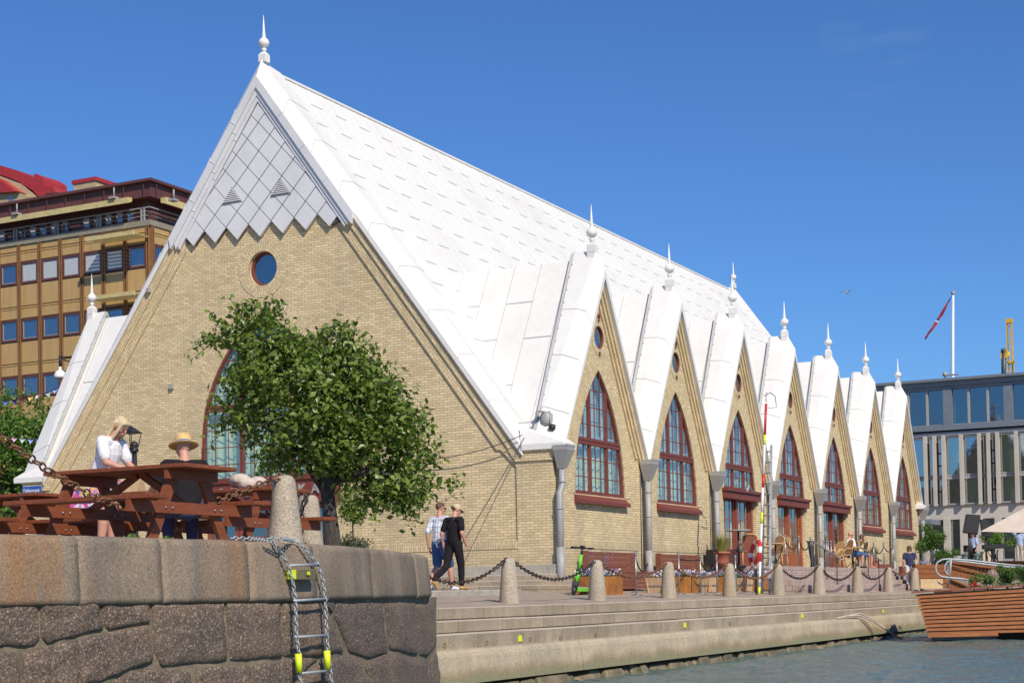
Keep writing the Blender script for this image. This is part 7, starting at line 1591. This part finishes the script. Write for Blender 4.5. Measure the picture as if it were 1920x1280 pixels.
bush('far_bush', 1902, 1015, 12, 86, 'thin leafy shrub under the parasol edge', 'bush', M['leaf_light'], per=1100, size=.055, n=10, zbase=.9, wide=1.5)
for i, (px, py) in enumerate(((1728, 1054), (1778, 1056))):
    c = atd(px, py, 59); o = empty('violet_flowers', tuple(c-V((0, 0, .15))), 0, ['violet flowers at the left end of the timber planter', 'violet flowers at the right end of the timber planter'][i], 'flowers', 'violet flowers in the timber planter'); rs = np.random.RandomState(40+i); pos = np.array(c)+rs.normal(size=(120, 3))*np.array([.16, .16, .05]); Vv, F, tone = leaves(pos, rs.normal(size=pos.shape), .03, rs, 1.1); leafobj('petals', Vv, F, tone, M['petal_v'], o)
    pos = np.array(c)+rs.normal(size=(160, 3))*np.array([.18, .18, .05])-np.array([0, 0, .06]); Vv, F, tone = leaves(pos, rs.normal(size=pos.shape), .03, rs, 1.6); leafobj('leaves', Vv, F, tone, M['leaf_mid'], o)
# ramp with board sides and looped tube rail
RD = 52
rf_ = empty('boarded_ramp', tuple(atd(1790, 1100, RD)), 0, 'timber ramp with vertical board sides leading down to the boat', 'ramp')
def strip(yt0, yt1, yb0, yb1, x0, x1, D, n, nm):
    q = MB()
    for k in range(n):
        s0, s1 = (k+.04)/n, (k+.93)/n; xs0, xs1 = x0+(x1-x0)*s0, x0+(x1-x0)*s1
        a, b = atd(xs0, yb0+(yb1-yb0)*s0, D), atd(xs1, yb0+(yb1-yb0)*s1, D); c, e = atd(xs0, yt0+(yt1-yt0)*s0, D), atd(xs1, yt0+(yt1-yt0)*s1, D); q.hexa([a, b, b+ff*.03, a+ff*.03], [c, e, e+ff*.03, c+ff*.03])
    q.build(nm, M['boatwood'], rf_)
strip(1051, 1060, 1075, 1076, 1783, 1862, RD+1.2, 11, 'far_side_boards'); strip(1064, 1079, 1083, 1093, 1782, 1852, RD, 11, 'near_side_boards'); strip(1085, 1098, 1103, 1104, 1778, 1812, RD-.3, 6, 'lower_boards'); strip(1062, 1066, 1072, 1078, 1862, 1925, RD+1.5, 9, 'far_side_boards')
for (x0, y0, x1, y1, D_r) in ((1782, 1058, 1856, 1076, RD-.05), (1782, 1052, 1862, 1063, RD+1.1), (1782, 1084, 1815, 1098, RD-.35)):
    q = MB(); q.bar(atd(x0, y0+1, D_r), atd(x1, y1+1, D_r), .05, .10, tuple(ff)); q.build('top_rail', M['boatwood'], rf_)
q = MB(); a, b = atd(1783, 1104, RD), atd(1860, 1104, RD); q.hexa([a-V((0, 0, .3)), b-V((0, 0, .3)), b+ff*2-V((0, 0, .3)), a+ff*2-V((0, 0, .3))], [a, b, b+ff*2, a+ff*2]); q.build('ramp_deck', M['benchwood'], rf_)
rl = empty('tube_railing', tuple(atd(1778, 1100, 46)), 0, 'grey steel tube railing with rounded looped ends above the boat', 'railing')
def loop(pts, D, r_=.028): q = MB(); q.tube([atd(x, y, D) for x, y in pts], r_, 8); q.build('tube', M['galv'], rl)
loop([(1925, 1062), (1870, 1056), (1820, 1050), (1780, 1047.5), (1768, 1048), (1758, 1053), (1754, 1062), (1756, 1073), (1764, 1080), (1775, 1082), (1800, 1084), (1818, 1087)], 46)
loop([(1925, 1066), (1870, 1060), (1820, 1054), (1786, 1050), (1777, 1052), (1771, 1060), (1771, 1068), (1776, 1076), (1781, 1078)], 46.8)
loop([(1783, 1048), (1782, 1065), (1777, 1101)], 46, .03)
loop([(1757, 1086), (1760, 1092), (1768, 1096)], 46.2, .02)
# ------------------------------------------------------------------ stage things
SD = 70
def speaker(x0, x1, yt, yb_, D, label, dep=.4, tilt=3):
    c = atd((x0+x1)/2, yb_, D); o = empty('loudspeaker', (c.x, c.y, c.z), 0, label, 'loudspeaker', 'black loudspeakers on stands'); a, b = atd(x0-tilt, yb_, D), atd(x1-tilt, yb_+4, D); t0, t1 = atd(x0+tilt, yt, D), atd(x1+tilt, yt+2, D); q = MB(); q.hexa([a, b, b+ff*dep+rr_*.1, a+ff*dep+rr_*.1], [t0, t1, t1+ff*dep+rr_*.1, t0+ff*dep+rr_*.1]); q.build('cabinet', M['black'], o, bevel=.02)
    q = MB(); q.hexa([a.lerp(b, .1)-ff*.01+V((0, 0, .06)), a.lerp(b, .9)-ff*.01+V((0, 0, .06)), a.lerp(b, .9)+V((0, 0, .06)), a.lerp(b, .1)+V((0, 0, .06))], [t0.lerp(t1, .1)-ff*.01-V((0, 0, .06)), t0.lerp(t1, .9)-ff*.01-V((0, 0, .06)), t0.lerp(t1, .9)-V((0, 0, .06)), t0.lerp(t1, .1)-V((0, 0, .06))]); q.build('grille', mk('dark_grille', (.03, .03, .035), .8), o)
    q = MB(); m_ = (a+b)/2+ff*dep/2; q.tube([m_, V((m_.x, m_.y, .85))], .035, 8)
    for k in range(3): an = k*2.1; q.tube([(m_.x, m_.y, 1.5), (m_.x+.5*math.cos(an), m_.y+.5*math.sin(an), .86)], .02, 6)
    q.build('tripod', M['black'], o)
speaker(1808, 1836, 963, 998, SD, 'nearer black loudspeaker tilted on a tripod before the concrete building'); speaker(1839, 1858, 973, 1004, SD+1.5, 'black loudspeaker seen from behind, right of the nearer one', .4, -2)
kb = empty('keyboard', tuple(V((atd(1866, 1050, SD).x, atd(1866, 1050, SD).y, .85))), 0, 'black electronic keyboard on a folding stand beside the loudspeakers', 'keyboard')
a = atd(1845, 1029, SD); b = atd(1888, 1027, SD); q = MB(); q.hexa([a-V((0, 0, .0)), b, b+ff*.35, a+ff*.35], [a+V((0, 0, .16)), b+V((0, 0, .16)), b+V((0, 0, .2))+ff*.35, a+V((0, 0, .2))+ff*.35]); q.build('keys_case', M['black'], kb, bevel=.01)
q = MB(); a2, b2 = atd(1862, 1030, SD), atd(1873, 1030, SD)
for p_, e_ in ((a2, b2), (b2, a2)): q.tube([p_+ff*.1, V((e_.x, e_.y, .86))+ff*.1], .025, 6)
for p_ in (a2, b2): q.tube([p_+ff*.25, V((p_.x, p_.y, .86))+ff*.25], .025, 6)
q.build('folding_stand', M['black'], kb)
q = MB(); c = atd(1815, 1028, SD+1); q.obox(c, rr_*.2, ff*.02, V((0, 0, .15))); q.tube([c, V((c.x, c.y, .85))], .02, 6); tag(q.build('music_stand', M['black']), 'small black music stand left of the man in light blue', 'music stand')
px_box('stage_cabinet', 1843, 1860, 1033, 1056, SD+4, .5, mk('cream_panel', (.60, .50, .36), .6), 'cream cabinet behind the keyboard stand', 'cabinet')
px_box('low_wall', 1770, 1806, 1041, 1060, 92, .4, M['hopper'], 'pale low bench wall before the concrete building', 'bench')
px_box('stage_edge', 1870, 1935, 1051, 1056, SD-1, 1.5, M['boatwood'], 'orange timber edge of the small stage', 'stage')
for i, (px, pt) in enumerate(((1810, 1036), (1832, 1036))):
    c = atd(px, 1054, 72); zt_ = atd(px, pt, 72).z; q = MB(); h = zt_-c.z; q.lathe([(.2, -.2), (.2, h*.2), (.26, h*.3), (.2, h*.45), (.12, h*.6), (.2, h*.75), (.18, h*.85), (.03, h)], c, 16); tag(q.build('bronze_bollard', mk('verdigris_metal', (.10, .16, .14), .6, 0, (.06, .10, .09), 6)), ['dark green ornamental bollard left below the nearer loudspeaker', 'dark green ornamental bollard beneath the man in light blue'][i], 'bollard', 'verdigris ornamental bollards')
PD = 66
pa = empty('parasol', tuple(V((atd(1960, 1050, PD).x, atd(1960, 1050, PD).y, .85))), 0, 'large beige square parasol at the right edge of the photo', 'parasol')
e0, e1, tp2 = atd(1838, 996, PD-1), atd(2080, 1002, PD-1), atd(1962, 930, PD+1); f0, f1 = atd(1870, 991, PD+3), atd(2100, 996, PD+3)
q = MB(); q.add([e0, e1, f1, f0, tp2], [(0, 1, 4), (1, 2, 4), (2, 3, 4), (3, 0, 4)]); m0 = [p_.lerp(tp2, .03)-V((0, 0, .06)) for p_ in (e0, e1, f1, f0)]; q.add(m0+[tp2-V((0, 0, .08))], [(1, 0, 4), (2, 1, 4), (3, 2, 4), (0, 3, 4)]); q.build('canopy', M['canvas'], pa, recalc=False)
q = MB(); hub = tp2-V((0, 0, .75))
for p_ in (e0, e1, f1, f0, (e0+e1)/2, e0*.72+e1*.28, e0*.3+e1*.7): q.tube([hub-V((0, 0, .4)), p_.lerp(tp2, .02)-V((0, 0, .10))], .03, 5)
q.build('ribs', M['black'], pa)
q = MB(); q.tube([V((tp2.x, tp2.y, .85)), tp2], .05, 8); q.build('pole', M['black'], pa)
c = atd(1727, 1050, 56)
# haze-free clear day: nothing more
